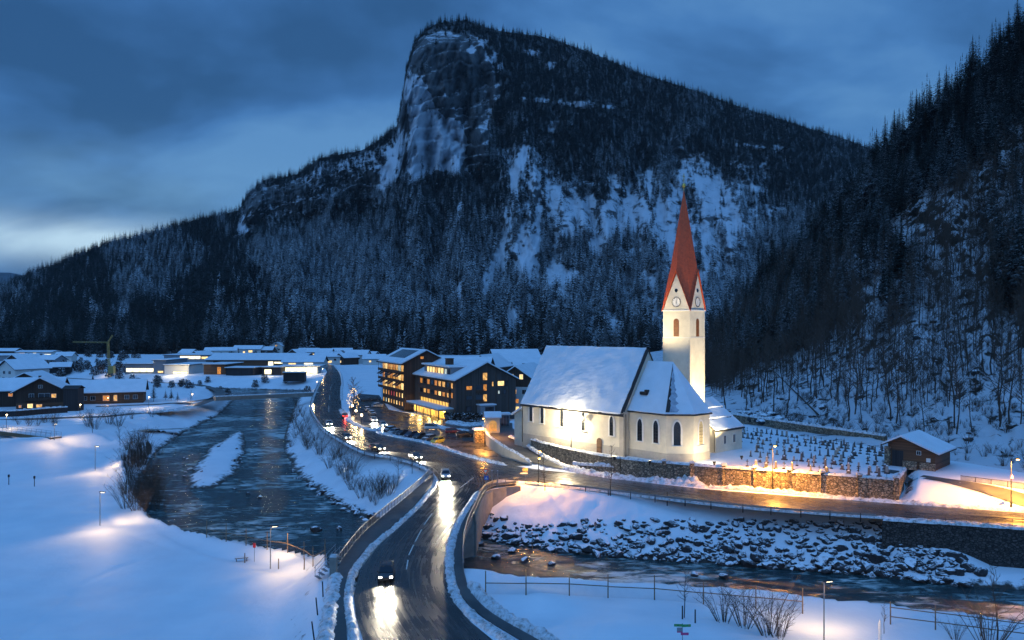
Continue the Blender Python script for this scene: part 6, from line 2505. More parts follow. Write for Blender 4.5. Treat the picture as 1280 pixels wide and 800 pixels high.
rs2 = random.Random(8)
EASTB = [(352 + rs2.uniform(-6, 10) + k * 9.5, 520 + k * 8.6 + rs2.uniform(-14, 14), rs2.uniform(2.2, 4.6)) for k in range(14) for _ in range(2)]
EASTB += [(372 + rs2.uniform(-8, 8), 500 + k * 7, rs2.uniform(3, 5)) for k in range(9)] + [(380 + rs2.uniform(-6, 6), 520 + k * 8, rs2.uniform(3, 5)) for k in range(6)]
EASTB += [(478, 612, 3.6), (486, 618, 4.2), (493, 609, 3.4), (440, 612, 3.8), (452, 622, 4.0), (432, 598, 3.5), (412, 585, 4.2), (470, 630, 2.2), (398, 566, 4.4)]
shrubs(EASTB, 'leafless shrub on the snowy bank between river and curved road', 'shrubs between river and road')
WESTB = [(163 + rs2.uniform(-10, 38), 585 + rs2.uniform(-34, 56), rs2.uniform(2.8, 5.2)) for _ in range(54)]
WESTB = [(x, min(max(y, 560), 640 + (x - 170) * .4), h) for x, y, h in WESTB]
shrubs(WESTB, 'tall leafless willow shrub on the near bank of the left river bend', 'willows on the left river bank')
FIELDB = [(x + rs2.uniform(-6, 6), 528 + rs2.uniform(-5, 5), rs2.uniform(2, 3.6)) for x in range(22, 76, 5)] + [(110, 533, 5), (118, 536, 6), (136, 530, 5), (148, 532, 6), (165, 524, 3), (190, 522, 3), (200, 520, 3)]
shrubs(FIELDB, 'small leafless bush in the snow beyond the footbridge', 'bushes beyond the footbridge')
BELT = [(160 + k * 7.2 + rs2.uniform(-3, 3), 471.5 + rs2.uniform(-1.5, 2.0) + k * .12, rs2.uniform(3.0, 5.5)) for k in range(32)] + [(95 + k * 6, 468 + rs2.uniform(-2, 2), rs2.uniform(4, 6)) for k in range(11)]
FB = []
for s in range(3):
    rnd = random.Random(600 + s)
    mb = MB()
    for k in range(420):
        a, u = rnd.random() * 6.283, rnd.random()
        r_ = 1.6 * math.sqrt(rnd.random()) * (1.1 - .6 * u)
        p = Vector((math.cos(a) * r_, math.sin(a) * r_, .2 + 2.9 * u * (1 - .25 * rnd.random())))
        c = rnd.uniform(.10, .24)
        q, w = Vector((rnd.gauss(0, 1), rnd.gauss(0, 1), rnd.gauss(0, 1))).normalized() * c, Vector((rnd.gauss(0, 1), rnd.gauss(0, 1), rnd.gauss(0, 1))).normalized() * c
        mb.add([p - q, p - w, p + q, p + w], [(0, 1, 2, 3)])
    t = thing('frosted_bush', 'frosted bush on the far river bank', 'bush', (0, 0, 0), 0, 'frosted bushes')
    shrub_mb(640 + s, 2.8, 12, .9, 3, .03).build('stems', M['twig'], t)
    mb.build('twigs', M['frost'], t)
    FB.append(t)
BELT += [(60 + rs2.uniform(0, 410), 443 + rs2.uniform(-3, 11), rs2.uniform(4, 8)) for _ in range(64)]
BELT += [(165 + rs2.uniform(0, 225), 477 + rs2.uniform(-3, 8), rs2.uniform(2.2, 4.5)) for _ in range(46)] + [(60 + rs2.uniform(0, 100), 463 + rs2.uniform(-4, 4), rs2.uniform(4, 7)) for _ in range(26)]
for px, py, h in BELT:
    y = (H + 1.0) / (py - HZ) * F
    x = (px - 640) / F * y
    if gz(x, y) < -5.5:
        continue
    put_tree(FB, random.randrange(3), Vector((x, y, gz(x, y))), h / 3.0, 'frosted bush on the far river bank below the works buildings', 'frosted bushes below the works buildings')
for px, py, h, lab in ((962, 794, 4.8, 'broad leafless bush in the right foreground before the path'), (974, 797, 4.0, 'leafless bush close against the right of the broad foreground bush'), (905, 778, 4.0, 'thin group of leafless stems left of the broad foreground bush'),
                       (930, 783, 4.4, 'small leafless stems beside the broad foreground bush'), (1236, 806, 5.4, 'dark leafless bush at the lower right corner'),
                       (1195, 800, 2.2, 'little twiggy bush near the wooden fence end')):
    put_tree(SHR, random.randrange(4), G(px, py, -1), h / 3.2, lab, 'foreground bushes')
YT = []
for s in range(3):
    t = thing('young_tree', 'young leafless roadside tree', 'tree', (0, 0, 0), 0)
    a, b = bare_mb(400 + s, 8, .10, 20, 7, .3, .26, fine=.016)
    a.build('trunk', M['bark'], t)
    b.build('branches', M['twig'], t)
    YT.append(t)
for k, (px, py, h, lab) in enumerate(((763, 619, 8.5, 'dark leafless tree standing before the church wall'), (681, 612, 6.4, 'small tree glowing orange beside the twin street lamp'),
                                      (515, 592, 5.4, 'thin bare sapling on the snowbank below the guard rail'), (498, 597, 6.0, 'bare sapling left of the tree by the guard rail'),
                                      (150, 557, 6.5, 'bare tree standing at the bend of the side stream'), (116, 541, 6.5, 'thin bare tree beside the little stream beyond the meadow'),
                                      (238, 507, 6.0, 'slim bare tree at the riverside road'), (1105, 792, 3.0, 'tiny sapling by the near path'),
                                      (855, 772, 5.0, 'thin slanting sapling left of the foreground stems'), (1246, 800, 7.0, 'bare tree over the lower right river bank'))):
    put_tree(YT, k % 3, G(px, py, -1), h / 8, lab)
t = dup(NEARC[1], G(192, 502, -1), .4, 'small lone dark spruce in the field beside the long house', 'single trees', .42)
del t['group']
for px, py, s in ((207, 500, .22), (214, 501, .26), (222, 502, .2)):
    dup(NEARC[2], G(px, py, -1), px, 'little dark garden shrub right of the lone spruce', 'garden shrubs right of the lone spruce', s)
# tree hung with fairy lights
xt = thing('lit_tree', 'leafless tree strung with fairy lights beside the distant road', 'tree', P(441, 515), .3)
a, b = bare_mb(500, 11, .2, 36, 10, .2, .34, .7, .03)
a.build('trunk', M['bark'], xt)
b.build('branches', M['twig'], xt)
mb = MB()
rnd = random.Random(3)
for k in range(70):
    a = rnd.random() * 6.28
    z = rnd.uniform(1.0, 7.8)
    r_ = (3.4 - .30 * z) * rnd.uniform(.5, 1.0)
    mb.lathe([(0, -.075), (.085, 0), (0, .075)], (math.cos(a) * r_, math.sin(a) * r_, z), 5)
o = mb.build('fairy_lights', M['bulb'], xt)
o['kind'] = 'stuff'
# frosted hedge in front of the hotel gable
hg = MB()
rnd = random.Random(9)
ha, hb = P(556, 527, 0), P(606, 527.5, 0)
for k in range(900):
    p = ha.lerp(hb, rnd.random()) + Vector((rnd.uniform(-.7, .7), rnd.uniform(-.8, .8), rnd.random() ** .6 * 2.6))
    s = rnd.uniform(.2, .42)
    u, w = Vector((rnd.gauss(0, 1), rnd.gauss(0, 1), rnd.gauss(0, 1))).normalized() * s, Vector((rnd.gauss(0, 1), rnd.gauss(0, 1), rnd.gauss(0, 1))).normalized() * s
    hg.add([p - u, p - w, p + u, p + w], [(0, 1, 2, 3)])
tag(hg.build('hedge', M['needles_snowy']), 'snow dusted clipped hedge in front of the dark hotel gable', 'hedge')

# ------------------------------------------------------------------ lamps


def add_light(kind, name, loc, power, col, parent=None, target=None, size=60, blend=0.6, radius=0.15):
    l = bpy.data.lights.new(name, kind)
    l.energy = power
    l.color = col
    l.shadow_soft_size = radius
    if kind == 'SPOT':
        l.spot_size = R(size)
        l.spot_blend = blend
    o = bpy.data.objects.new(name, l)
    COL.objects.link(o)
    o.location = loc
    if target is not None:
        d = Vector(target) - Vector(loc)
        o.rotation_euler = d.to_track_quat('-Z', 'Y').to_euler()
    if parent is not None:
        o.parent = parent
    return o


WARM = (1.0, 0.63, 0.26)
SODIUM = (1.0, 0.42, 0.07)


def field_lamp(label, base, h=5.2, ang=0.0, power=1500, group='slim path lamps in the snowfield', col=WARM, tilt=0.55):
    t = thing('path_lamp', label, 'lamp', base, ang, group)
    mb = MB()
    mb.tube((0, 0, -0.5), (0, 0, h), 0.075, 0.055, 8)
    mb.build('pole', M['galv'], t)
    mb = MB()
    mb.box((0.42, 0, h + 0.05), (1.0, 0.26, 0.10))
    hd = mb.build('lamp_head', M['dark_metal'], t)
    mb = MB()
    mb.box((0.52, 0, h - 0.015), (0.62, 0.18, 0.025))
    mb.build('lamp_glass', M['lamp_warm'], hd)
    add_light('SPOT', 'lamp_light', (0.55, 0, h - 0.12), power * .45, col, t, (0.55 + h * tilt, 0, 0), 165, 1.0, 0.2)
    for s in (-1, 1):
        add_light('SPOT', 'lamp_light', (0.58, s * .05, h - 0.12), power * 1.35, col, t, (0.55 + h * (tilt + 1.0), s * h * 2.4, 0), 125, 1.0, 0.2)
    return t


field_lamp('slim path lamp in the snowfield, nearest the willow thicket', G(125, 657, -2.8), ang=R(-12), power=1900)
field_lamp('slim path lamp behind the first, where the path rounds the willows', G(119, 588, -2.8), ang=R(-8), power=1700)
field_lamp('short lamp at the end of the footbridge rail', G(68, 550, -2.8), 4.2, R(-25), 1500)
field_lamp('tall path lamp standing by the river fence', G(338, 711, -2.8), 5.4, R(20), 1700, tilt=0.1)
field_lamp('slim path lamp rising before the lower right river fence', G(1030, 806, -1.5), 5.8, R(15), 2600, group='path lamps on the right bank', tilt=0.1)


def street_lamp(name, label, base, h, ang, power, arm=1.4, col=SODIUM, heads=1, group=None, glass='lamp_sodium', r=0.2, sign=False):
    t = thing(name, label, 'street lamp', base, ang, group)
    mb = MB()
    mb.tube((0, 0, -0.3), (0, 0, h * .55), 0.09, 0.075, 8)
    mb.tube((0, 0, h * .55), (0, 0, h), 0.075, 0.05, 8)
    mb.box((0, 0, 0.35), (0.26, 0.26, 0.9))
    mb.build('pole', M['dark_metal'], t)
    for k in range(heads):
        z = h - 1.3 * k
        a = arm * (1 - .45 * k)
        mb = MB()
        mb.tube((0, 0, z - 0.15), (a * .8, 0, z + 0.12), 0.045, 0.035, 6)
        mb.lathe([(0, 0.16), (0.2, 0.12), (0.26, 0.0), (0.24, -0.04), (0, -0.04)], (a, 0, z + 0.1), 10)
        hd = mb.build('lamp_head', M['dark_metal'], t)
        mb = MB()
        mb.lathe([(0, -0.045), (0.20, -0.045), (0.20, -0.12), (0.12, -0.22), (0, -0.25)], (a, 0, z + 0.1), 10)
        mb.build('lamp_glass', M[glass], hd, smooth=True)
        add_light('SPOT', 'lamp_light', (a, 0, z - 0.22), power, col, t, (a, 0, 0), 165, 0.5, r)
    if sign:
        mb = MB()
        mb.mat(1).tube((0.10, 0, h * .62), (0.13, 0, h * .62), 0.36, n=20)
        mb.mat(0).tube((0.132, 0, h * .62), (0.14, 0, h * .62), 0.26, n=20)
        mb.build('round_sign', [M['trim'], M['sign_red']], t)
    return t


M['sign_red'] = mat('sign_red', (0.55, 0.02, 0.02), 0.4)
M['sign_blue'] = mat('sign_blue', (0.02, 0.12, 0.50), 0.4)
M['sign_green'] = mat('sign_green', (0.01, 0.28, 0.08), 0.4)
M['sign_yellow'] = mat('sign_yellow', (0.32, 0.25, 0.12), 0.4)
M['sign_pink'] = mat('sign_pink', (0.55, 0.06, 0.18), 0.5)
street_lamp('street_lamp', 'twin headed sodium street lamp at the road corner below the church', G(673, 606, 0), 6.0, R(60), 5600, 0.5, heads=2)
street_lamp('street_lamp', 'sodium street lamp with a round sign at far right', G(1264, 634, 0.3), 7.6, R(-60), 40000, 1.0, sign=True)
street_lamp('street_lamp', 'glowing street lamp in front of the cemetery wall', G(966, 612.5, 0), 8.0, R(-95), 34000, 1.6)
street_lamp('street_lamp', 'tall pole lamp at the brick shelter by the car park', P(606, 556), 6.4, R(-110), 9000, 0.9)
street_lamp('street_lamp', 'street lamp far along the right hand road beyond the frame', G(1420, 646, 0.3), 6.6, R(-80), 40000, 1.0)
for px, py, lab in ((452, 530, 'nearest of three globe lamps by the parked cars'), (445, 524, 'middle of three globe lamps by the parked cars'), (440.5, 517, 'farthest of three globe lamps, below the fairy lit tree')):
    t = thing('globe_lamp', lab, 'lamp', P(px, py), 0, 'globe lamps beside the car park')
    mb = MB()
    mb.tube((0, 0, 0), (0, 0, 2.3), 0.06, n=8)
    mb.build('pole', M['dark_metal'], t)
    mb = MB()
    mb.lathe([(0, -.34), (.24, -.24), (.34, 0), (.24, .24), (0, .34)], (0, 0, 2.6), 12)
    mb.build('globe', M['lamp_warm'], t, smooth=True)
    add_light('POINT', 'lamp_light', (0, 0, 3.1), 700, (1.0, .68, .32), t, radius=.3)
# lamp before the nave
lp = P(714, 563.5, 2.6)
t = thing('street_lamp', 'black lantern post dazzling in front of the church nave wall', 'street lamp', lp, R(41))
LH = 6.6
mb = MB()
mb.tube((0, 0, -0.3), (0, 0, LH * .35), .11, .08, 8)
mb.tube((0, 0, LH * .35), (0, 0, LH), .08, .05, 8)
mb.tube((-1.0, 0, LH - .5), (1.0, 0, LH - .5), .035, n=6)
mb.build('pole', M['dark_metal'], t)
for s in (-1, 1):
    mb = MB()
    mb.lathe([(0, .42), (.22, .22), (.24, .18), (0, .18)], (s, 0, LH - .1), 8)
    hd = mb.build('lamp_head', M['dark_metal'], t)
    mb = MB()
    mb.lathe([(0, .18), (.2, .18), (.15, -.3), (0, -.3)], (s, 0, LH - .1), 8)
    mb.build('lamp_glass', M['lamp_warm'], hd)
add_light('POINT', 'lamp_light', (0, 1.9, LH - .4), 11500, (1.0, .80, .48), t, radius=.3)
# church floodlights; the two along the nave wall are added fill light
for (loc, tgt, pw, sz, lab) in ((P(686, 559.5, 2.7), Vector((9.5, 172.0, 7.5)), 700, 150, 'small black floodlight added as fill for the left part of the church wall'),
                                (P(768, 575.2, 2.7), Vector((21.0, 160.5, 7.5)), 750, 150, 'small black floodlight added as fill for the right part of the church wall'),
                                (P(812, 580.5, 2.7), Vector((27.5, 153.5, 8.0)), 900, 150, 'small black floodlight before the choir side wall'),
                                (P(927, 574, 2.6), Vector((39.5, 166.0, 18.0)), 60000, 75, 'small black floodlight among the graves aimed at the tower'),
                                (P(893, 581.5, 2.6), Vector((37.0, 158.0, 9.0)), 3600, 150, 'small black floodlight at the cemetery wall aimed at the choir end'),
                                (Vector((24.6, 161.8, 24.3)), Vector((36.5, 167.0, 34.0)), 9000, 100, 'small black floodlight on the nave roof ridge aimed at the tower')):
    t = thing('floodlight', lab, 'floodlight', loc)
    mb = MB()
    mb.box((0, 0, .15), (.25, .25, .4))
    mb.build('bracket', M['dark_metal'], t)
    mb = MB()
    mb.box((0, 0, .5), (.5, .35, .35))
    mb.build('housing', M['dark_metal'], t)
    add_light('SPOT', 'flood_light', (0, 0, .95), pw, (1.0, .80, .46), t, Vector(tgt) - Vector(loc), sz, .7, .35)
# hotel
for y_ in (5, 14, 23, 31):
    add_light('POINT', 'lobby_light', (-3.6, y_, 2.2), 800, (1.0, .60, .16), ho, radius=.4)
add_light('SPOT', 'entrance_light', (-5.4, 4, 2.6), 1500, (1.0, .62, .2), ho, (-14, 0, 0), 130, .8, .4)
add_light('SPOT', 'terrace_light', (-5.4, 20, 2.6), 1300, (1.0, .60, .2), ho, (-14, 18, 0), 130, .8, .4)
# porch and works lights
for px, py, z, pw, lab in ((374, 466.5, 4.5, 3600, 'petrol'), (388, 468, 4, 2600, 'petrol'), (228, 468.2, 3.5, 3000, 'works'), (215, 468.4, 3.5, 1800, 'works'), (340, 470, 3, 1200, 'dock')):
    add_light('POINT', 'works_light', P(px, py, -1) + Vector((0, -3, z)), pw, (1.0, .80, .45), radius=.5)
for px, py, lab in ((396, 487, 'far road lamp near the end of the river bridge'), (403, 469, 'far road lamp beyond the petrol station'), (391, 519, 'road lamp on the outer side of the river curve'),
                    (70, 487, 'lane lamp between the chalets and the snowfield'), (186, 510, 'lane lamp along the riverside lane'), (100, 521, 'lane lamp at the foot of the black tower'), (240, 505, 'lane lamp close to the far river bridge'),
                    (8, 536, 'lane lamp at the far end of the footbridge'), (134, 469, 'lane lamp lighting a patch of distant snowfield')):
    b = G(px, py, -1)
    t = thing('lane_lamp', lab, 'lamp', b, R(-40), 'small distant lamps along the lanes')
    mb = MB()
    mb.tube((0, 0, -.3), (0, 0, 4.0), .07, .05, 6)
    mb.build('pole', M['dark_metal'], t)
    mb = MB()
    mb.lathe([(0, .16), (.22, .08), (.18, -.08), (0, -.12)], (.3, 0, 4.0), 8)
    mb.build('lamp_glass', M['lamp_warm'], t)
    add_light('POINT', 'lamp_light', (.3, 0, 3.6), 620 if px > 380 else 900, (1.0, .70, .36), t, radius=.25)
# porch lamp of the long house
hp = P(136.5, 505, -1)
t = thing('porch_lamp', 'small bright porch lamp on the long brown house front', 'lamp', hp + Vector((0, -0.9, 2.4)))
mb = MB()
mb.lathe([(0, .16), (.15, 0), (0, -.16)], (0, 0, 0), 8)
mb.build('lamp_glass', M['lamp_warm'], t)
add_light('POINT', 'lamp_light', (0, -.5, 0), 120, (1, .62, .25), t, radius=.2)

# ------------------------------------------------------------------ cars


def make_car(name, label, paint, kind='hatch', snow=False, lit=False, tail=False, group=None, beam=9000):
    t = thing(name, label, 'van' if kind == 'van' else 'car', (0, 0, 0), 0, group)
    van = kind == 'van'
    lx = 4.5 if kind == 'wagon' else 4.2
    hx = lx / 2
    st = [(-hx, .42, .62, .80, .70), (-hx + .07, .27, .60, .93, .80), (-hx + .7, .22, .60, .98, .87), (-.3, .20, .60, .97, .88), (hx - 1.25, .20, .58, .95, .87), (hx - .55, .22, .55, .86, .84),
          (hx - .12, .27, .52, .74, .76), (hx, .38, .52, .62, .66)]
    mb = MB()
    vs = []
    for x, zb, zm, zt, w in st:
        vs += [(x, -w * .9, zb), (x, -w, zm), (x, -w * .93, zt), (x, 0, zt + .03), (x, w * .93, zt), (x, w, zm), (x, w * .9, zb), (x, 0, zb - .02)]
    n = len(st)
    fs = [(i * 8 + k, (i + 1) * 8 + k, (i + 1) * 8 + (k + 1) % 8, i * 8 + (k + 1) % 8) for i in range(n - 1) for k in range(8)]
    fs += [tuple(range(7, -1, -1)), tuple(range((n - 1) * 8, n * 8))]
    mb.add(vs, fs)
    for sx in (-1.28, 1.3):
        for sy in (-.86, .86):
            mb.box((sx, sy, .44), (.86, .06, .14))
    mb.build('body', M[paint], t, smooth=False)
    top = 1.78 if van else 1.47
    cab = [(-hx + .12, .97, .76), (-hx + (.28 if van or kind == 'wagon' else .62), top - .04, .64), (-.2, top, .66), (.35, top - .05, .64), (1.18 if not van else 1.45, .97, .78)]
    mb = MB()
    vs = []
    for x, z, w in cab:
        vs += [(x, -w, z), (x, w, z)]
    prof = [(x, z) for x, z, w in cab]
    k = len(cab)
    L_ = [(x, -(.79 if z < 1 else .64), z) for x, z in prof]
    R_ = [(x, (.79 if z < 1 else .64), z) for x, z in prof]
    mb.add(L_ + R_, [tuple(range(k - 1, -1, -1)), tuple(range(k, 2 * k))] + [(i, i + 1, k + i + 1, k + i) for i in range(k - 1)])
    mb.build('windows', M['glass_dark'], t)
    mb = MB()
    a, b = cab[1], cab[3]
    mb.add([(a[0], -.66, a[1]), (cab[2][0], -.67, cab[2][1]), (b[0], -.66, b[1]), (a[0], .66, a[1]), (cab[2][0], .67, cab[2][1]), (b[0], .66, b[1])] +
           [(a[0], -.6, a[1] + .05), (cab[2][0], -.61, cab[2][1] + .05), (b[0], -.6, b[1] + .05), (a[0], .6, a[1] + .05), (cab[2][0], .61, cab[2][1] + .05), (b[0], .6, b[1] + .05)],
           [(6, 7, 10, 9), (7, 8, 11, 10), (0, 1, 7, 6), (1, 2, 8, 7), (4, 3, 9, 10), (5, 4, 10, 11), (2, 5, 11, 8), (3, 0, 6, 9)])
    for i in (0, 1, 3):
        for s in (-1, 1):
            p, q = cab[i], cab[i + 1]
            wa, wb_ = (.80 if p[1] < 1 else .65), (.80 if q[1] < 1 else .65)
            mb.tube((p[0], s * wa, p[1]), (q[0], s * wb_, q[1]), .045, n=4)
    mb.build('roof', M[paint], t)
    if snow:
        mb = MB()
        mb.box((-.35, 0, top + .1), (1.9, 1.15, .14), taper=.8)
        mb.box((hx - .85, 0, 1.0), (1.0, 1.4, .1), taper=.85)
        mb.build('snow_cover', M['rough_snow'], t)
    for sx in (-1.28, 1.3):
        for sy in (-1, 1):
            mb = MB()
            mb.tube((sx, sy * .66, .31), (sx, sy * .87, .31), .31, n=14)
            wh = mb.build('wheel', M['rubber'], t)
            mb = MB()
            mb.tube((sx, sy * .871, .31), (sx, sy * .885, .31), .19, n=10)
            mb.build('rim', M['rim'], wh)
    for s in (-1, 1):
        mb = MB()
        mb.box((hx - .10, s * .58, .66), (.2, .30, .15))
        mb.build('headlight', M['headlight'] if lit else M['head_off'], t)
        mb = MB()
        mb.box((-hx + .06, s * .62, .78), (.16, .24, .2))
        mb.build('tail_light', M['taillight'] if (tail or lit) else M['tail_off'], t)
        mb = MB()
        mb.box((.85, s * .93, 1.0), (.12, .16, .12))
        mb.build('mirror', M[paint], t)
        if lit:
            add_light('SPOT', 'headlight_beam', (hx + .05, s * .58, .68), beam, (1.0, .88, .66), t, (hx + 14, s * .9, -.25), 78, .85, .08)
    if tail:
        add_light('POINT', 'tail_glow', (-hx - .3, 0, .8), 130, (1.0, .06, .03), t, radius=.2)
    return t


def paintm(name, col, metal=.3):
    m, t_, b = newmat(name)
    b.inputs['Base Color'].default_value = (*col, 1)
    b.inputs['Roughness'].default_value = .28
    b.inputs['Metallic'].default_value = metal
    b.inputs['Coat Weight'].default_value = .4
    tc = N(t_, 'ShaderNodeTexCoord')
    n = N(t_, 'ShaderNodeTexNoise', i_Scale=3.0, i_Detail=5.0)
    L(t_, tc.outputs['Object'], n.inputs['Vector'])
    L(t_, RAMP(t_, n.outputs['Fac'], [(.35, (.25,) * 3), (.7, (.55,) * 3)]), b.inputs['Roughness'])
    M[name] = m


for nm, c in (('paint_silver', (.42, .44, .46)), ('paint_dark', (.025, .028, .035)), ('paint_blue', (.03, .05, .11)), ('paint_yellow', (.62, .52, .06)), ('paint_white', (.66, .66, .65)), ('paint_red', (.25, .02, .02)), ('paint_grey', (.12, .125, .13))):
    paintm(nm, c)
ROWG = 'cars parked in a row facing the road'
yaw = R(62)
for px, py, paint, kind, snow, lab in ((487, 543, 'paint_dark', 'hatch', True, 'dark snowy car at the left end of the parked row'), (492.5, 545.5, 'paint_silver', 'hatch', False, 'silver hatchback parked second in the row'),
                                       (502.5, 547.5, 'paint_dark', 'hatch', False, 'dark car right of the silver hatchback'), (513, 549.5, 'paint_blue', 'wagon', False, 'dark blue car in the middle of the row'),
                                       (524, 551.5, 'paint_dark', 'hatch', False, 'dark car left of the snow covered silver car'), (536, 554, 'paint_grey', 'wagon', True, 'grey car with snow on its roof beside the yellow car'),
                                       (546.5, 557, 'paint_yellow', 'hatch', False, 'small yellow car at the right end of the parked row')):
    t = make_car('parked_car', lab, paint, kind, snow, group=ROWG)
    t.location = P(px, py - 3)
    t.rotation_euler = (0, 0, R(-118))
t = make_car('parked_van', 'white van parked behind the row of cars', 'paint_white', 'van')
t.location, t.rotation_euler = P(540, 537), (0, 0, R(-8))
t = make_car('parked_car', 'dark red car beside the big black car near the shelter', 'paint_red', 'wagon', False, group='two dark cars near the brick shelter')
t.location, t.rotation_euler = P(567, 542), (0, 0, R(12))
t = make_car('parked_car', 'black car parked nearest the brick shelter', 'paint_dark', 'wagon', False, group='two dark cars near the brick shelter')
t.location, t.rotation_euler = P(581, 546), (0, 0, R(18))
for px, py, paint, kind, snow, lit, rz, lab in ((459, 514, 'paint_grey', 'wagon', True, False, -70, 'snow covered car behind the globe lamps'), (465, 519, 'paint_grey', 'wagon', True, False, -62, 'grey car just behind the two lit parked cars'),
                                                (467, 527, 'paint_white', 'hatch', False, True, -70, 'parked car with bright headlights next to nearest globe lamp'), (478, 533, 'paint_silver', 'hatch', False, True, -62, 'parked car with bright headlights at the car park mouth'),
                                                (458, 502, 'paint_dark', 'hatch', False, False, 10, 'dark car far back by the snowy meadow'), (469, 501, 'paint_dark', 'wagon', False, False, 0, 'black car far back next to the hotel corner'),
                                                (472, 509, 'paint_silver', 'hatch', True, False, 25, 'snow covered car under the hotel corner')):
    t = make_car('parked_car', lab, paint, kind, snow, lit)
    t.location, t.rotation_euler = P(px, py), (0, 0, R(rz))


def drive(px, py, px2, py2, label, paint, kind='hatch', lit=True, tail=False, group='cars driving with lights on', beam=24000):
    a, b = P(px, py, 0.012), P(px2, py2, 0.012)
    t = make_car('car', label, paint, kind, False, lit, tail, group, beam)
    t.location = a
    t.rotation_euler = (0, 0, math.atan2(b.y - a.y, b.x - a.x))
    return t


drive(483, 722, 480, 745, 'car with blazing headlights coming towards the viewer on the bridge road', 'paint_dark', beam=4200)
drive(411, 532, 421, 542, 'farthest car with headlights on in the river curve', 'paint_silver')
drive(472, 563, 492, 568, 'middle car with headlights on along the guard rail', 'paint_dark', 'wagon')
drive(433, 549, 448, 557, 'second of the lit cars rounding the river curve', 'paint_grey')
drive(519, 574, 536, 581, 'car with headlights on entering the junction from the left', 'paint_grey')
drive(557, 597, 560, 612, 'car with headlights on turning onto the bridge road', 'paint_silver', beam=9000)

drive(431, 522, 425, 512, 'dark car driving away with red tail lights', 'paint_dark', 'hatch', False, True)


# ------------------------------------------------------------------ guard rails and fences


def guard_rail(name, label, pts, z, h=0.75, step=4.0, cat='guard rail', double=False):
    line = smooth_line([Vector((p[0], p[1], 0)) for p in pts], 1.0)
    t = thing(name, label, cat, (line[0].x, line[0].y, z))
    o0 = Vector((line[0].x, line[0].y, 0))
    mb = MB()
    for a, b in zip(line[:-1], line[1:]):
        d = (b - a).normalized()
        q = Vector((-d.y, d.x, 0)) * .04
        a_, b_ = a - o0, b - o0
        for z0, z1 in ((h - .32, h),):
            mb.add([a_ - q + Vector((0, 0, z0)), b_ - q + Vector((0, 0, z0)), b_ - q + Vector((0, 0, z1)), a_ - q + Vector((0, 0, z1)),
                    a_ + q + Vector((0, 0, z0)), b_ + q + Vector((0, 0, z0)), b_ + q + Vector((0, 0, z1)), a_ + q + Vector((0, 0, z1))],
                   [(0, 1, 2, 3), (7, 6, 5, 4), (3, 2, 6, 7), (0, 4, 5, 1)])
    mb.build('beam', M['galv'], t)
    s = 0.0
    for a, b in zip(line[:-1], line[1:]):
        s += (b - a).length
        if s >= step:
            s = 0
            c = b - o0
            mb = MB()
            mb.box((c.x, c.y, h / 2 - .3), (.12, .12, h + .6))
            mb.build('post', M['dark_metal'], t)
    return t


guard_rail('guard_rail', 'steel guard rail along the outer side of the river curve', PL([(541, 592.5), (527, 584.5), (495, 574.5), (457, 567.5), (427, 552.5), (403, 537), (389.5, 519), (387.5, 508), (392.5, 492), (400, 477)]), 0, .8)
guard_rail('guard_rail', 'steel guard rail along the river side of the right hand road', PL([(700, 609), (749, 614.5), (847, 627), (920, 635), (1001, 642), (1095, 648.5)]), 0, .7)


def panel_rail(name, label, pts, z, h, m, gap=1.6, bars=True, cat='railing'):
    line = smooth_line([Vector((p[0], p[1], 0)) for p in pts], .8)
    o0 = Vector((line[0].x, line[0].y, 0))
    t = thing(name, label, cat, (o0.x, o0.y, z))
    mb, mp = MB(), MB()
    for a, b in zip(line[:-1], line[1:]):
        a_, b_ = a - o0, b - o0
        mb.tube(a_ + Vector((0, 0, h)), b_ + Vector((0, 0, h)), .045, n=5, caps=False)
        mb.tube(a_ + Vector((0, 0, .12)), b_ + Vector((0, 0, .12)), .03, n=4, caps=False)
        if bars:
            k = max(1, int((b - a).length / .16))
            for i in range(k):
                p = a_.lerp(b_, i / k)
                mp.box((p.x, p.y, h / 2 + .06), (.022, .022, h - .12))
        else:
            mp.add([a_ + Vector((0, 0, .16)), b_ + Vector((0, 0, .16)), b_ + Vector((0, 0, h - .06)), a_ + Vector((0, 0, h - .06))], [(0, 1, 2, 3)])
    mb.build('handrail', M[m], t)
    mp.build('infill', M[m] if bars else M['mesh_panel'], t)
    s = 0
    for a, b in zip(line[:-1], line[1:]):
        s += (b - a).length
        if s > gap:
            s = 0
            c = b - o0
            q = MB()
            q.box((c.x, c.y, h / 2 - .1), (.07, .07, h + .2))
            q.build('post', M[m], t)
    return t


def mesh_mat(name, col, alpha):
    m, t_, b = newmat(name)
    b.inputs['Base Color'].default_value = (*col, 1)
    b.inputs['Roughness'].default_value = .7
    tc = N(t_, 'ShaderNodeTexCoord')
    n = N(t_, 'ShaderNodeTexNoise', i_Scale=1.5, i_Detail=3.0)
    L(t_, tc.outputs['Object'], n.inputs['Vector'])
    L(t_, RAMP(t_, n.outputs['Fac'], [(.3, (alpha * .85,) * 3), (.7, (min(1, alpha * 1.15),) * 3)]), b.inputs['Alpha'])
    M[name] = m


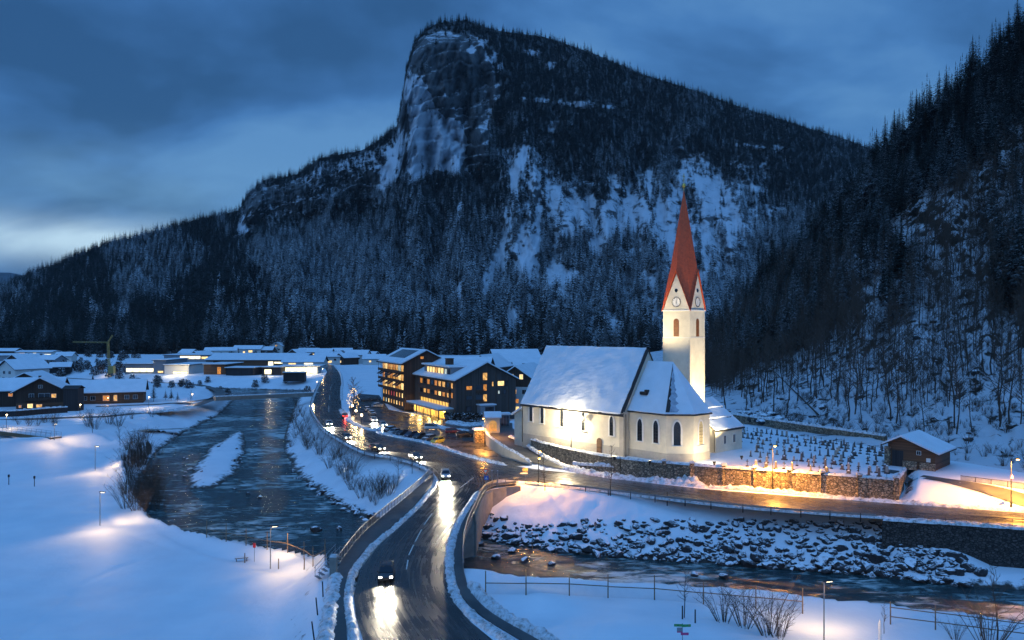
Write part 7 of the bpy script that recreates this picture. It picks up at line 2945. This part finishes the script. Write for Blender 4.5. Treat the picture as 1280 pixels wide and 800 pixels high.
mesh_mat('mesh_panel', (.07, .075, .08), .55)
mesh_mat('fence_net', (.055, .045, .035), .14)
panel_rail('bridge_railing', 'grey railing on the left side of the road bridge', PL([(423, 707), (449, 673), (476, 648), (504, 625), (526, 606), (537, 595), (541, 592)]), .1, 1.15, 'galv', bars=False)
panel_rail('bridge_railing', 'pale railing on the right side of the road bridge', PL([(580, 716), (578.5, 704), (579.5, 682), (583.5, 662), (594.5, 637), (603.5, 618), (615, 609.5), (632, 606.8), (648, 605.2)]), .1, 1.05, 'galv', bars=False)
panel_rail('railing', 'dark barred railing on the road wall at far right', PL([(1131, 650.5), (1200, 655), (1280, 660.5), (1500, 677)]), .1, 1.1, 'dark_metal', gap=2.6)
panel_rail('path_railing', 'low railing beside the upper path near the cemetery shed', [Vector((p.x, p.y, 0)) + Vector((1.2, 2.0, 0)) for p in UPPATH[len(UPPATH) // 3:]], 2.2, 1.0, 'dark_metal', bars=False)


def post_fence(name, label, pts, h, net=True, rails=(), step=4.6, m='post_wood', cat='fence'):
    line = smooth_line(pts, .6)
    o0 = line[0].copy()
    t = thing(name, label, cat, o0)
    s, last, sel = step, None, []
    for a, b in zip(line[:-1], line[1:]):
        s += (b - a).length
        if s >= step:
            s = 0
            sel.append(b.copy())
    for k, p in enumerate(sel):
        c = p - o0
        c.z = gz(p.x, p.y) - o0.z
        sel[k] = c
        mb = MB()
        mb.tube((c.x, c.y, c.z - .5), (c.x, c.y, c.z + h * (1 + .06 * math.sin(k * 2.1))), .07, .055, 7)
        mb.build('post', M[m], t)
    for z in rails:
        mb = MB()
        for a, b in zip(sel[:-1], sel[1:]):
            mb.tube(a + Vector((0, -.08, z * h)), b + Vector((0, -.08, z * h * (1 + .03 * math.sin(b.x)))), .055, n=5)
        mb.build('rail', M[m], t)
    if net:
        mb = MB()
        for a, b in zip(sel[:-1], sel[1:]):
            mb.add([a + Vector((0, 0, .05)), b + Vector((0, 0, .05)), b + Vector((0, 0, h * .48)), a + Vector((0, 0, h * .48))], [(0, 1, 2, 3)])
        mb.build('netting', M['fence_net'], t)
    return t


def gpts(lst, guess=-2.5):
    return [G(a, b, guess) for a, b in lst]


post_fence('river_fence', 'timber posted net fence on the near river bank left of the bridge', gpts([(255, 671), (290, 678), (330, 686), (375, 695), (405, 701), (420, 705)]), 2.5, True, (.5,), 3.8)
post_fence('river_fence', 'timber posted net fence on the right near bank', gpts([(600, 742), (680, 744), (760, 747.5), (840, 752), (920, 759), (1010, 768), (1060, 774)], -1), 2.5, True, (.5,), 4.6)
post_fence('rail_fence', 'timber two railed fence at the lower right river bank', gpts([(1104, 779), (1150, 785), (1198, 791), (1240, 797), (1330, 808)], -1), 2.3, False, (.35, .75), 3.4)

# stair beside the pavement
st = thing('steel_stair', 'small steel stair with railing down to the snowfield', 'stair', G(404, 722, -2.8), R(35))
mb = MB()
for k in range(7):
    mb.box((k * .38 - .6, 0, .15 + k * .34), (.36, 1.3, .06))
mb.build('tread', M['galv'], st)['kind'] = 'stuff'
mb = MB()
for s in (-.65, .65):
    mb.tube((-.8, s, 1.1), (1.8, s, 3.4), .035, n=5)
    mb.tube((-.8, s, .6), (1.8, s, 2.9), .025, n=5)
    for k in (0, 3, 6):
        mb.tube((k * .4 - .7, s, .1 + k * .34), (k * .4 - .7, s, 1.15 + k * .36), .03, n=5)
mb.build('railing', M['galv'], st)
t = thing('stone_pillar', 'pale stone pillar ending the bridge railing by the stair', 'pillar', P(417, 721, 0))
mb = MB()
mb.box((0, 0, .6), (.75, .75, 3.4))
mb.build('shaft', M['concrete'], t)
mb = MB()
mb.box((0, 0, 2.4), (.85, .85, .22), taper=.75)
mb.build('snow_cap', M['rough_snow'], t)

# far bridge over the river, footbridge
fb = thing('river_bridge', 'narrow snowy road bridge crossing the river far upstream', 'bridge', P(330, 494, 0))
a, b = P(268, 496, 0) - P(330, 494, 0), P(397, 490.5, 0) - P(330, 494, 0)
d = (b - a).normalized()
q = Vector((-d.y, d.x, 0)) * 2.4
mb = MB()
mb.prism([(a - q).xy, (b - q).xy, (b + q).xy, (a + q).xy], -1.5, .05)
mb.build('deck', M['concrete'], fb)
mb = MB()
mb.prism([(a - q * .86).xy, (b - q * .86).xy, (b + q * .86).xy, (a + q * .86).xy], .054, .22)
mb.build('snow_cover', M['rough_snow'], fb)
mb = MB()
for s in (-1, 1):
    for k in range(26):
        p = a.lerp(b, k / 25) + q * s * .95
        mb.tube((p.x, p.y, 0), (p.x, p.y, 1.1), .05, n=5)
    mb.tube((a + q * s * .95) + Vector((0, 0, 1.1)), (b + q * s * .95) + Vector((0, 0, 1.1)), .05, n=5)
    mb.tube((a + q * s * .95) + Vector((0, 0, .6)), (b + q * s * .95) + Vector((0, 0, .6)), .03, n=5)
mb.build('railing', M['galv'], fb)
ft_ = thing('footbridge', 'lit footbridge with thin railings over the side stream', 'bridge', G(70, 549, -2.8) + Vector((0, 0, .1)))
a, b = Vector((0, 0, 0)), G(-60, 530, -2.4) - G(70, 549, -2.8)
b.z = .3
d = (b - a).normalized()
q = Vector((-d.y, d.x, 0)).normalized() * 1.5
mb = MB()
mb.prism([(a - q).xy, (b - q).xy, (b + q).xy, (a + q).xy], -.6, .35)
mb.build('deck', M['post_wood'], ft_)
mb = MB()
mb.prism([(a - q * .85).xy, (b - q * .85).xy, (b + q * .85).xy, (a + q * .85).xy], .354, .46)
mb.build('snow_cover', M['snow'], ft_)
for s in (-1, 1):
    mb = MB()
    for k in range(24):
        p = a.lerp(b, k / 23) + q * s * .93
        mb.tube((p.x, p.y, .2), (p.x, p.y, 1.5), .035, n=5)
    for z in (1.5, 1.0, .7):
        mb.tube((a + q * s * .93).xy.to_3d() + Vector((0, 0, z)), (b + q * s * .93).xy.to_3d() + Vector((0, 0, z)), .03, n=5)
    mb.build('railing', M['galv'], ft_)
# dark garden fence / hedge in front of the chalets
wall_run('garden_hedge', 'long dark clipped hedge in front of the left chalets', [P(-60, 521, -1), P(20, 520, -1), P(60, 516.5, -1), P(84, 515, -1)], 1.2, -1.6, .7, 'wood_black', .35, 'hedge')
snow_ridge([P(95, 519, -1.2), P(160, 517, -1.2), P(200, 515, -1.2), P(245, 508, -1.2)], 2.5, .4, 31)
# lanes at the left
for pts, w in (([(-40, 527), (60, 523), (100, 521.5), (150, 519), (200, 513.5), (240, 506.5), (268, 497)], 2.2), ([(268, 497), (276, 490), (262, 483.5), (220, 479), (150, 475.5), (70, 471)], 2.2), ([(268, 496.5), (225, 503), (180, 506), (120, 508)], 1.6)):
    c = smooth_line([P(x, y, -1.1) for x, y in pts], 3)
    l, r = offset_line(c, w), offset_line(c, -w)
    mb = MB()
    vs = []
    zs = [gz(p.x, p.y) for p in c]
    for p, q_, z in zip(l, r, zs):
        vs += [(p.x, p.y, max(z, -1.6) + .13), (q_.x, q_.y, max(z, -1.6) + .13)]
    mb.add(vs, [(2 * i + 1, 2 * i + 3, 2 * i + 2, 2 * i) for i in range(len(c) - 1)])
    tag(mb.build('lane', M['pavement']), kind='structure')

# ------------------------------------------------------------------ signs and posts
def sign_post(name, label, base, h, cat='sign'):
    t = thing(name, label, cat, base)
    mb = MB()
    mb.tube((0, 0, -.3), (0, 0, h), .035, n=7)
    mb.build('pole', M['galv'], t)
    return t


yb = sign_post('road_sign', 'red and white yield sign above a small blue sign at the junction corner', P(607, 612, .12), 3.6)
mb = MB()
tri = lambda r_: [(r_ * math.sin(a), r_ * -math.cos(a)) for a in (0, 2.0944, 4.18879)]
for r_, x, k in ((.62, -.05, 0), (.40, -.066, 1)):
    p = tri(r_)
    mb.mat(k).add([(u, x - .012, 3.2 + v) for u, v in p] + [(u, x, 3.2 + v) for u, v in p], [(0, 1, 2), (5, 4, 3), (0, 3, 4, 1), (1, 4, 5, 2), (2, 5, 3, 0)])
mb.build('yield_plate', [M['sign_red'], M['trim']], yb)
mb = MB()
mb.mat(0).box((0.12, -.06, 2.05), (.72, .03, .72))
mb.mat(1).add([(-.12, -.079, 1.82), (.36, -.079, 1.82), (.12, -.079, 2.28)], [(0, 1, 2)])
mb.build('crossing_plate', [M['sign_blue'], M['trim']], yb)
for k, px in enumerate((615, 622)):
    t = thing('bollard_post', ('left' if k == 0 else 'right') + ' of two grey posts beside the yield sign', 'post', P(px, 607.5, .12))
    mb = MB()
    mb.box((0, 0, 1.3), (.16, .16, 2.7))
    mb.build('shaft', M['galv'], t)
    mb = MB()
    mb.box((0, 0, 2.72), (.22, .22, .1))
    mb.build('cap', M['rough_snow'], t)
t = sign_post('direction_sign', 'yellow lit direction board on a post by the snow heap', G(657, 604.5, 0), 2.9)
mb = MB()
mb.box((-.1, -.06, 2.6), (.95, .06, .6), .15)
mb.build('board', M['sign_yellow'], t)
mb = MB()
mb.box((-.3, -.06, 1.95), (1.3, .05, .22), .15)
mb.build('arrow_board', M['trim'], t)
t = sign_post('trail_sign', 'green trail direction sign with yellow crosses over a pink board', G(853, 806, -.5), 1.9)
mb = MB()
mb.mat(0).box((-.36, -.05, 1.75), (.78, .05, .22), -.05)
mb.box((.36, -.05, 1.72), (.78, .05, .22), .09)
mb.mat(1)
for x in (-.58, .58):
    mb.box((x, -.079, 1.75), (.13, .02, .04))
    mb.box((x, -.079, 1.75), (.04, .021, .13))
mb.box((-.22, -.082, 1.765), (.2, .016, .035))
mb.box((.22, -.085, 1.735), (.2, .016, .035))
mb.build('arrow_boards', [M['sign_green'], M['sign_yellow']], t)
mb = MB()
mb.mat(0).box((-.25, -.05, 1.32), (.5, .04, .44))
mb.mat(1).box((.2, -.05, .98), (.7, .04, .22))
mb.mat(1).box((-.25, -.073, 1.15), (.5, .01, .1))
mb.build('info_board', [M['grey_wall'], M['sign_pink']], t)
t = sign_post('marker_sign', 'small red box on a thin post beside the tall path lamp', G(318, 702, -2.8), 2.3)
mb = MB()
mb.box((0, 0, 2.2), (.3, .24, .6))
mb.build('box', M['sign_red'], t)
t = thing('bench', 'snow covered bench beside a short orange post near the fence', 'bench', G(302, 702, -2.8), R(20))
mb = MB()
mb.box((0, 0, .5), (1.7, .5, .1))
mb.build('seat', M['post_wood'], t)
mb = MB()
mb.box((0, 0, .62), (1.7, .52, .14), taper=.9)
mb.build('snow_cover', M['snow'], t)
for s in (-.65, .65):
    mb = MB()
    mb.box((s, 0, .2), (.1, .42, .6))
    mb.build('leg', M['post_wood'], t)
for px, py, h, tilt, m, lab in ((306, 704, 1.3, 0, 'post_wood', 'short orange post beside the snowy bench'), (348, 711, 1.3, .02, 'post_wood', 'short post just right of tall path lamp'), (380, 712, 1.4, .04, 'post_wood', 'short leaning post left of the steel stair'),
                                (404, 746, 1.6, -.05, 'wood_black', 'dark marker stake nearest the steel stair'), (397.5, 768, 1.7, -.12, 'wood_black', 'dark leaning marker stake in the middle of three'), (394, 803, 1.9, -.16, 'wood_black', 'dark leaning marker stake at the bottom edge'),
                                (11, 606, 1.7, 0, 'wood_black', 'dark marker post at left edge of the snowfield'), (43, 608, 1.7, 0, 'wood_black', 'dark topped marker post alone in the left snowfield'),
                                (853, 774, 1.3, 0, 'wood_black', 'left of two dark stakes on the right foreground mound'), (869, 779, 1.3, 0, 'wood_black', 'right of two dark stakes on the right foreground mound'),
                                (1100, 806, 2.0, 0, 'trim', 'cream pointed post at the bottom right path'), (834, 632, 2.3, 0, 'dark_metal', 'thin dark snow stake before the guard rail'), (711, 600, 0, 0, 'trim', '')):
    if not lab:
        continue
    b = G(px, py, -2)
    t = thing('marker_post', lab, 'post', b)
    mb = MB()
    r_ = .16 if m == 'trim' else .075
    mb.tube((0, 0, -.4), (tilt * h, 0, h), r_, r_ * .85, 8)
    if m == 'trim':
        mb.tube((tilt * h, 0, h), (0, 0, h + .35), r_ * .85, .03, 8)
    mb.build('shaft', M[m], t)
    if h == 1.7 and m == 'wood_black' and px < 50:
        mb = MB()
        mb.box((0, 0, h + .05), (.26, .26, .5))
        mb.build('head', M['dark_metal'], t)
# crane
cr = thing('tower_crane', 'yellow tower crane standing before the dark forest', 'crane', P(137, 468, -1), 0)
M['crane'] = mat('crane_yellow', (.40, .30, .10), .5)
HC = 20.0


def lattice(mb, a, b, w, n, r=.12):
    a, b = Vector(a), Vector(b)
    d = (b - a).normalized()
    u = d.cross(Vector((0, 1, 0))).normalized() * w
    v = d.cross(u).normalized() * w
    c = [u + v, u - v, -u - v, -u + v]
    for k in c:
        mb.tube(a + k, b + k, r, n=4)
    for i in range(n):
        p, q = a.lerp(b, i / n), a.lerp(b, (i + 1) / n)
        for k in range(4):
            mb.tube(p + c[k], q + c[(k + 1) % 4], r * .6, n=3)


mb = MB()
lattice(mb, (0, 0, 0), (-1.0, 0, HC), .5, 18, .12)
mb.build('mast', M['crane'], cr)
mb = MB()
lattice(mb, (-1.0, 0, HC), (-23, 0, HC + .3), .32, 22, .07)
mb.build('jib', M['crane'], cr)
mb = MB()
lattice(mb, (-1.0, 0, HC), (1.8, 0, HC + 4.5), .3, 6, .08)
mb.build('counter_jib', M['crane'], cr)
mb = MB()
mb.box((1.5, 0, 3), (3, 3, 4.5))
mb.build('base_ballast', M['crane'], cr)
tr = MB()

# ------------------------------------------------------------------ graves
GKIND = []
for k in range(4):
    pale = k in (1,)
    t = thing('gravestone', ('pale' if pale else 'dark') + ' gravestone in the snowy cemetery', 'gravestone', (0, 0, 0), 0, ('pale' if pale else 'dark') + ' gravestones in the cemetery')
    mb = MB()
    w, h = (.62, .5, .75, .42)[k], (1.15, 1.5, .95, 1.75)[k]
    if k == 0:
        n = 8
        pr = [(-w / 2, 0), (w / 2, 0)] + [(w / 2 * math.cos(math.pi * i / n), h - w / 2 + w / 2 * math.sin(math.pi * i / n)) for i in range(n + 1)]
    elif k == 1:
        pr = [(-w / 2, 0), (w / 2, 0), (w * .42, h * .85), (0, h), (-w * .42, h * .85)]
    elif k == 2:
        pr = [(-w / 2, 0), (w / 2, 0), (w / 2, h * .8), (w * .2, h), (-w / 2, h * .9)]
    else:
        pr = [(-w / 2, 0), (w / 2, 0), (w * .3, h), (-w * .3, h)]
    n = len(pr)
    mb.add([(x, -.1, z) for x, z in pr] + [(x, .1, z) for x, z in pr], [tuple(range(n)), tuple(range(2 * n - 1, n - 1, -1))] + [(i, n + i, n + (i + 1) % n, (i + 1) % n) for i in range(n)])
    mb.build('stone', M['gravestone_pale' if pale else 'gravestone'], t)
    mb = MB()
    mb.box((0, 0, .1), (w + .35, .5, .3))
    mb.build('base', M['stone_dark'], t)
    mb = MB()
    mb.box((0, 0, h * (.98 if k in (0, 1) else .93)), (w * .6, .3, .2), taper=.6)
    mb.build('snow_cap', M['snow'], t)
    GKIND.append(t)
t = thing('grave_cross', 'dark iron cross on a snowy grave', 'grave cross', (0, 0, 0), 0, 'iron crosses in the cemetery')
mb = MB()
mb.box((0, 0, .75), (.09, .07, 1.5))
mb.box((0, -.001, 1.12), (.6, .07, .08))
mb.lathe([(.1, -.1), (.14, 0), (.1, .1)], (0, 0, 1.12), 8)
mb.build('cross', M['dark_metal'], t)
mb = MB()
mb.box((0, 0, .1), (.5, .4, .3))
mb.build('base', M['stone_dark'], t)
GKIND.append(t)
rg = random.Random(12)
F0, F1 = P(872, 583, 2.6), P(1118, 600.5, 2.6)
B0, B1 = P(925, 533, 2.6), P(1104, 561, 2.6)
first = set()
for row in range(9):
    v = .06 + row * .105
    a, b = F0.lerp(B0, v), F1.lerp(B1, v)
    n = int((b - a).length / 1.5)
    for i in range(n):
        if rg.random() < .16 or (row < 2 and i < 5):
            continue
        u = (i + .5 + rg.uniform(-.2, .2)) / n
        if u < .30 - row * .02 and row < 5:
            if rg.random() < .7:
                continue
        p = a.lerp(b, u) + Vector((rg.uniform(-.2, .2), rg.uniform(-.3, .3), 0))
        if polydist(np.array([p.x]), np.array([p.y]), TERR)[0] > -1.5:
            continue
        k = rg.choice((0, 0, 1, 1, 2, 3, 3, 4, 4))
        src = GKIND[k]
        loc, rz, s = (p.x, p.y, gz(p.x, p.y) - .05), R(-38 + rg.uniform(-9, 9)), rg.uniform(.65, 1.1)
        if k not in first:
            first.add(k)
            src.location, src.rotation_euler, src.scale = loc, (0, 0, rz), (s,) * 3
        else:
            dup(src, loc, rz, scale=s)

# ------------------------------------------------------------------ boulders
ROCKS = []
for s in range(7):
    bm = bmesh.new()
    bmesh.ops.create_icosphere(bm, subdivisions=3, radius=1.0)
    r_ = random.Random(700 + s)
    pl = [(Vector((r_.gauss(0, 1), r_.gauss(0, 1), r_.gauss(0, .8))).normalized(), r_.uniform(.55, .85)) for _ in range(13)]
    for v in bm.verts:
        d = v.co.normalized()
        k = 1.0
        for nrm, h in pl:
            c = d.dot(nrm)
            if c > .05:
                k = min(k, h / c)
        v.co = d * k * (1 + .03 * r_.uniform(-1, 1))
        v.co.x *= 1.25
        v.co.z *= .78
    me = bpy.data.meshes.new('boulder')
    bm.to_mesh(me)
    bm.free()
    me.materials.append(M['rock'])
    ROCKS.append(me)
rq = random.Random(77)


def boulder(p, s, label, group, sink=.25, name='boulder'):
    o = bpy.data.objects.new(name, ROCKS[rq.randrange(7)])
    COL.objects.link(o)
    o.location = (p.x, p.y, p.z + s * (.35 - sink))
    o.rotation_euler = (rq.uniform(-.35, .35), rq.uniform(-.35, .35), rq.uniform(0, 6.28))
    o.scale = (s * rq.uniform(.8, 1.25), s * rq.uniform(.8, 1.2), s * rq.uniform(.75, 1.1))
    tag(o, label, name.split('_')[-1], group)


BPOLY = [(592, 646), (612, 640), (650, 650), (700, 655), (745, 648), (790, 650), (850, 650), (920, 648), (1000, 652), (1060, 651), (1108, 653), (1135, 668), (1200, 700), (1235, 716), (1200, 733), (1090, 721), (985, 712), (880, 705), (800, 700), (730, 693), (680, 688), (592, 672)]
taken = []
cnt = 0
for att in range(9000):
    px, py = rq.uniform(590, 1240), rq.uniform(640, 736)
    if polydist(np.array([px]), np.array([py]), BPOLY)[0] > 0:
        continue
    low = (py - 640) / 80 + (0.2 if px < 640 else 0)
    if rq.random() > .35 + .75 * low:
        continue
    if 690 < px < 760 and py < 672 and rq.random() < .7:
        continue
    s = rq.choice((.6, .75, .9, 1.05, 1.3)) * rq.uniform(.85, 1.15) * (.62 + .42 * low)
    p = G(px, py, -3)
    if any((p.x - q.x) ** 2 + (p.y - q.y) ** 2 < ((s + r_) * .70) ** 2 for q, r_ in taken):
        continue
    taken.append((p, s))
    boulder(p, s, 'dark boulder half buried in snow on the armoured right river bank', 'boulders armouring the right river bank')
    cnt += 1
    if cnt >= 285:
        break
for k in range(38):
    px = rq.uniform(348, 520)
    py = np.interp(px, [348, 362, 392, 430, 470, 520], [566, 596, 621, 641, 657, 668]) - rq.uniform(0, 12)
    boulder(G(px, py, -6), rq.uniform(.35, .9), 'dark stone along the foot of the snowy left bank', 'stones along the foot of the snowy left bank', name='bank_stone')
for px, py, s in ((395, 664, .9), (424, 662, .6), (310, 618, .5), (325, 622, .5), (293, 612, .4), (620, 698, .7), (655, 702, .7), (640, 690, .8), (690, 706, .6), (868, 720, .7), (905, 722, .8), (560, 690, .6), (600, 682, .8)):
    p = P(px, py, WATER_Z)
    boulder(p, s, 'snow capped rock standing in the river current', 'rocks in the river current', .1, name='river_rock')
for k in range(60):
    q = ss_[rq.randrange(10, len(ss_) - 4)]
    off = rq.choice((-1, 1)) * rq.uniform(1.5, 3.0)
    x, y = q.x + rq.uniform(-1, 1), q.y + off * (2.0 if 640 + q.x / q.y * F < 70 else 1.0)
    if not 0 < 640 + x / y * F < 250:
        continue
    boulder(Vector((x, y, gz(x, y))), rq.uniform(.35, .8), 'dark stone along the edge of the little side stream', 'stones in the side stream', name='stream_stone')
for k in range(46):
    x, y, z = hill_point(rq.uniform(930, 1290), rq.uniform(.03, .42))
    boulder(Vector((float(x), float(y), float(z))), rq.uniform(.5, 1.5), 'dark rock poking from snow on the hillside', 'rocks on the snowy hillside', .3, name='hillside_rock')
# rock outcrop behind the sacristy
for k in range(26):
    u = k / 25
    x, y, z = hill_point(893 + u * 80, .03 + .05 * rq.random())
    boulder(Vector((float(x), float(y), float(z) + 1.0)), rq.uniform(1.0, 2.0), 'brown rock of the outcrop behind the church sacristy', 'rock outcrop behind the sacristy', .25, name='outcrop_rock')
# smaller rubble between the boulders
RUB = []
for s in range(3):
    o = bpy.data.objects.new('rubble', ROCKS[s])
    RUB.append(o)
pp = []
while len(pp) < 800:
    px, py = rq.uniform(590, 1240), rq.uniform(642, 736)
    if polydist(np.array([px]), np.array([py]), BPOLY)[0] > 0 or rq.random() > .3 + (py - 640) / 110:
        continue
    if fbm(np.array([px / 30]), np.array([py / 14]), 97)[0] < -.08:
        continue
    p = G(px, py, -3)
    pp.append((p.x, p.y, p.z + .05))
scatter('rubble', np.array(pp), np.random.default_rng(3).uniform(.15, .5, len(pp)), np.random.default_rng(4).uniform(0, 6.28, len(pp)), np.random.default_rng(5).integers(0, 3, len(pp)), RUB,
        'small rubble scattered between the bank boulders', 'rubble')
# gravel stones round the island
for k in range(54):
    a = rq.uniform(0, 6.283)
    c = P(272, 575, WATER_Z)
    x, y = c.x + math.cos(a) * rq.uniform(5, 12) + rq.uniform(-2, 2), c.y + math.sin(a) * rq.uniform(12, 30)
    db = float(polydist(np.array([x]), np.array([y]), BAR)[0])
    if not -2.5 < db < 5:
        continue
    boulder(Vector((x, y, max(gz(x, y), WATER_Z - .1))), rq.uniform(.25, .6), 'dark stone at the edge of the snowy river island', 'stones round the river island', .15, name='island_stone')

# ------------------------------------------------------------------ evening air in the valley
hm = bpy.data.materials.new('valley_air')
hm.use_nodes = True
ht_ = hm.node_tree
ht_.nodes.clear()
pv = N(ht_, 'ShaderNodeVolumePrincipled', i_Density=0.000028, i_Anisotropy=0.2)
pv.inputs['Color'].default_value = (0.86, 0.92, 1.0, 1)
L(ht_, pv.outputs[0], N(ht_, 'ShaderNodeOutputMaterial').inputs['Volume'])
mb = MB()
mb.box((0, 3300, 330), (9400, 6800, 860))
hz = mb.build('haze', hm)
tag(hz, kind='stuff')
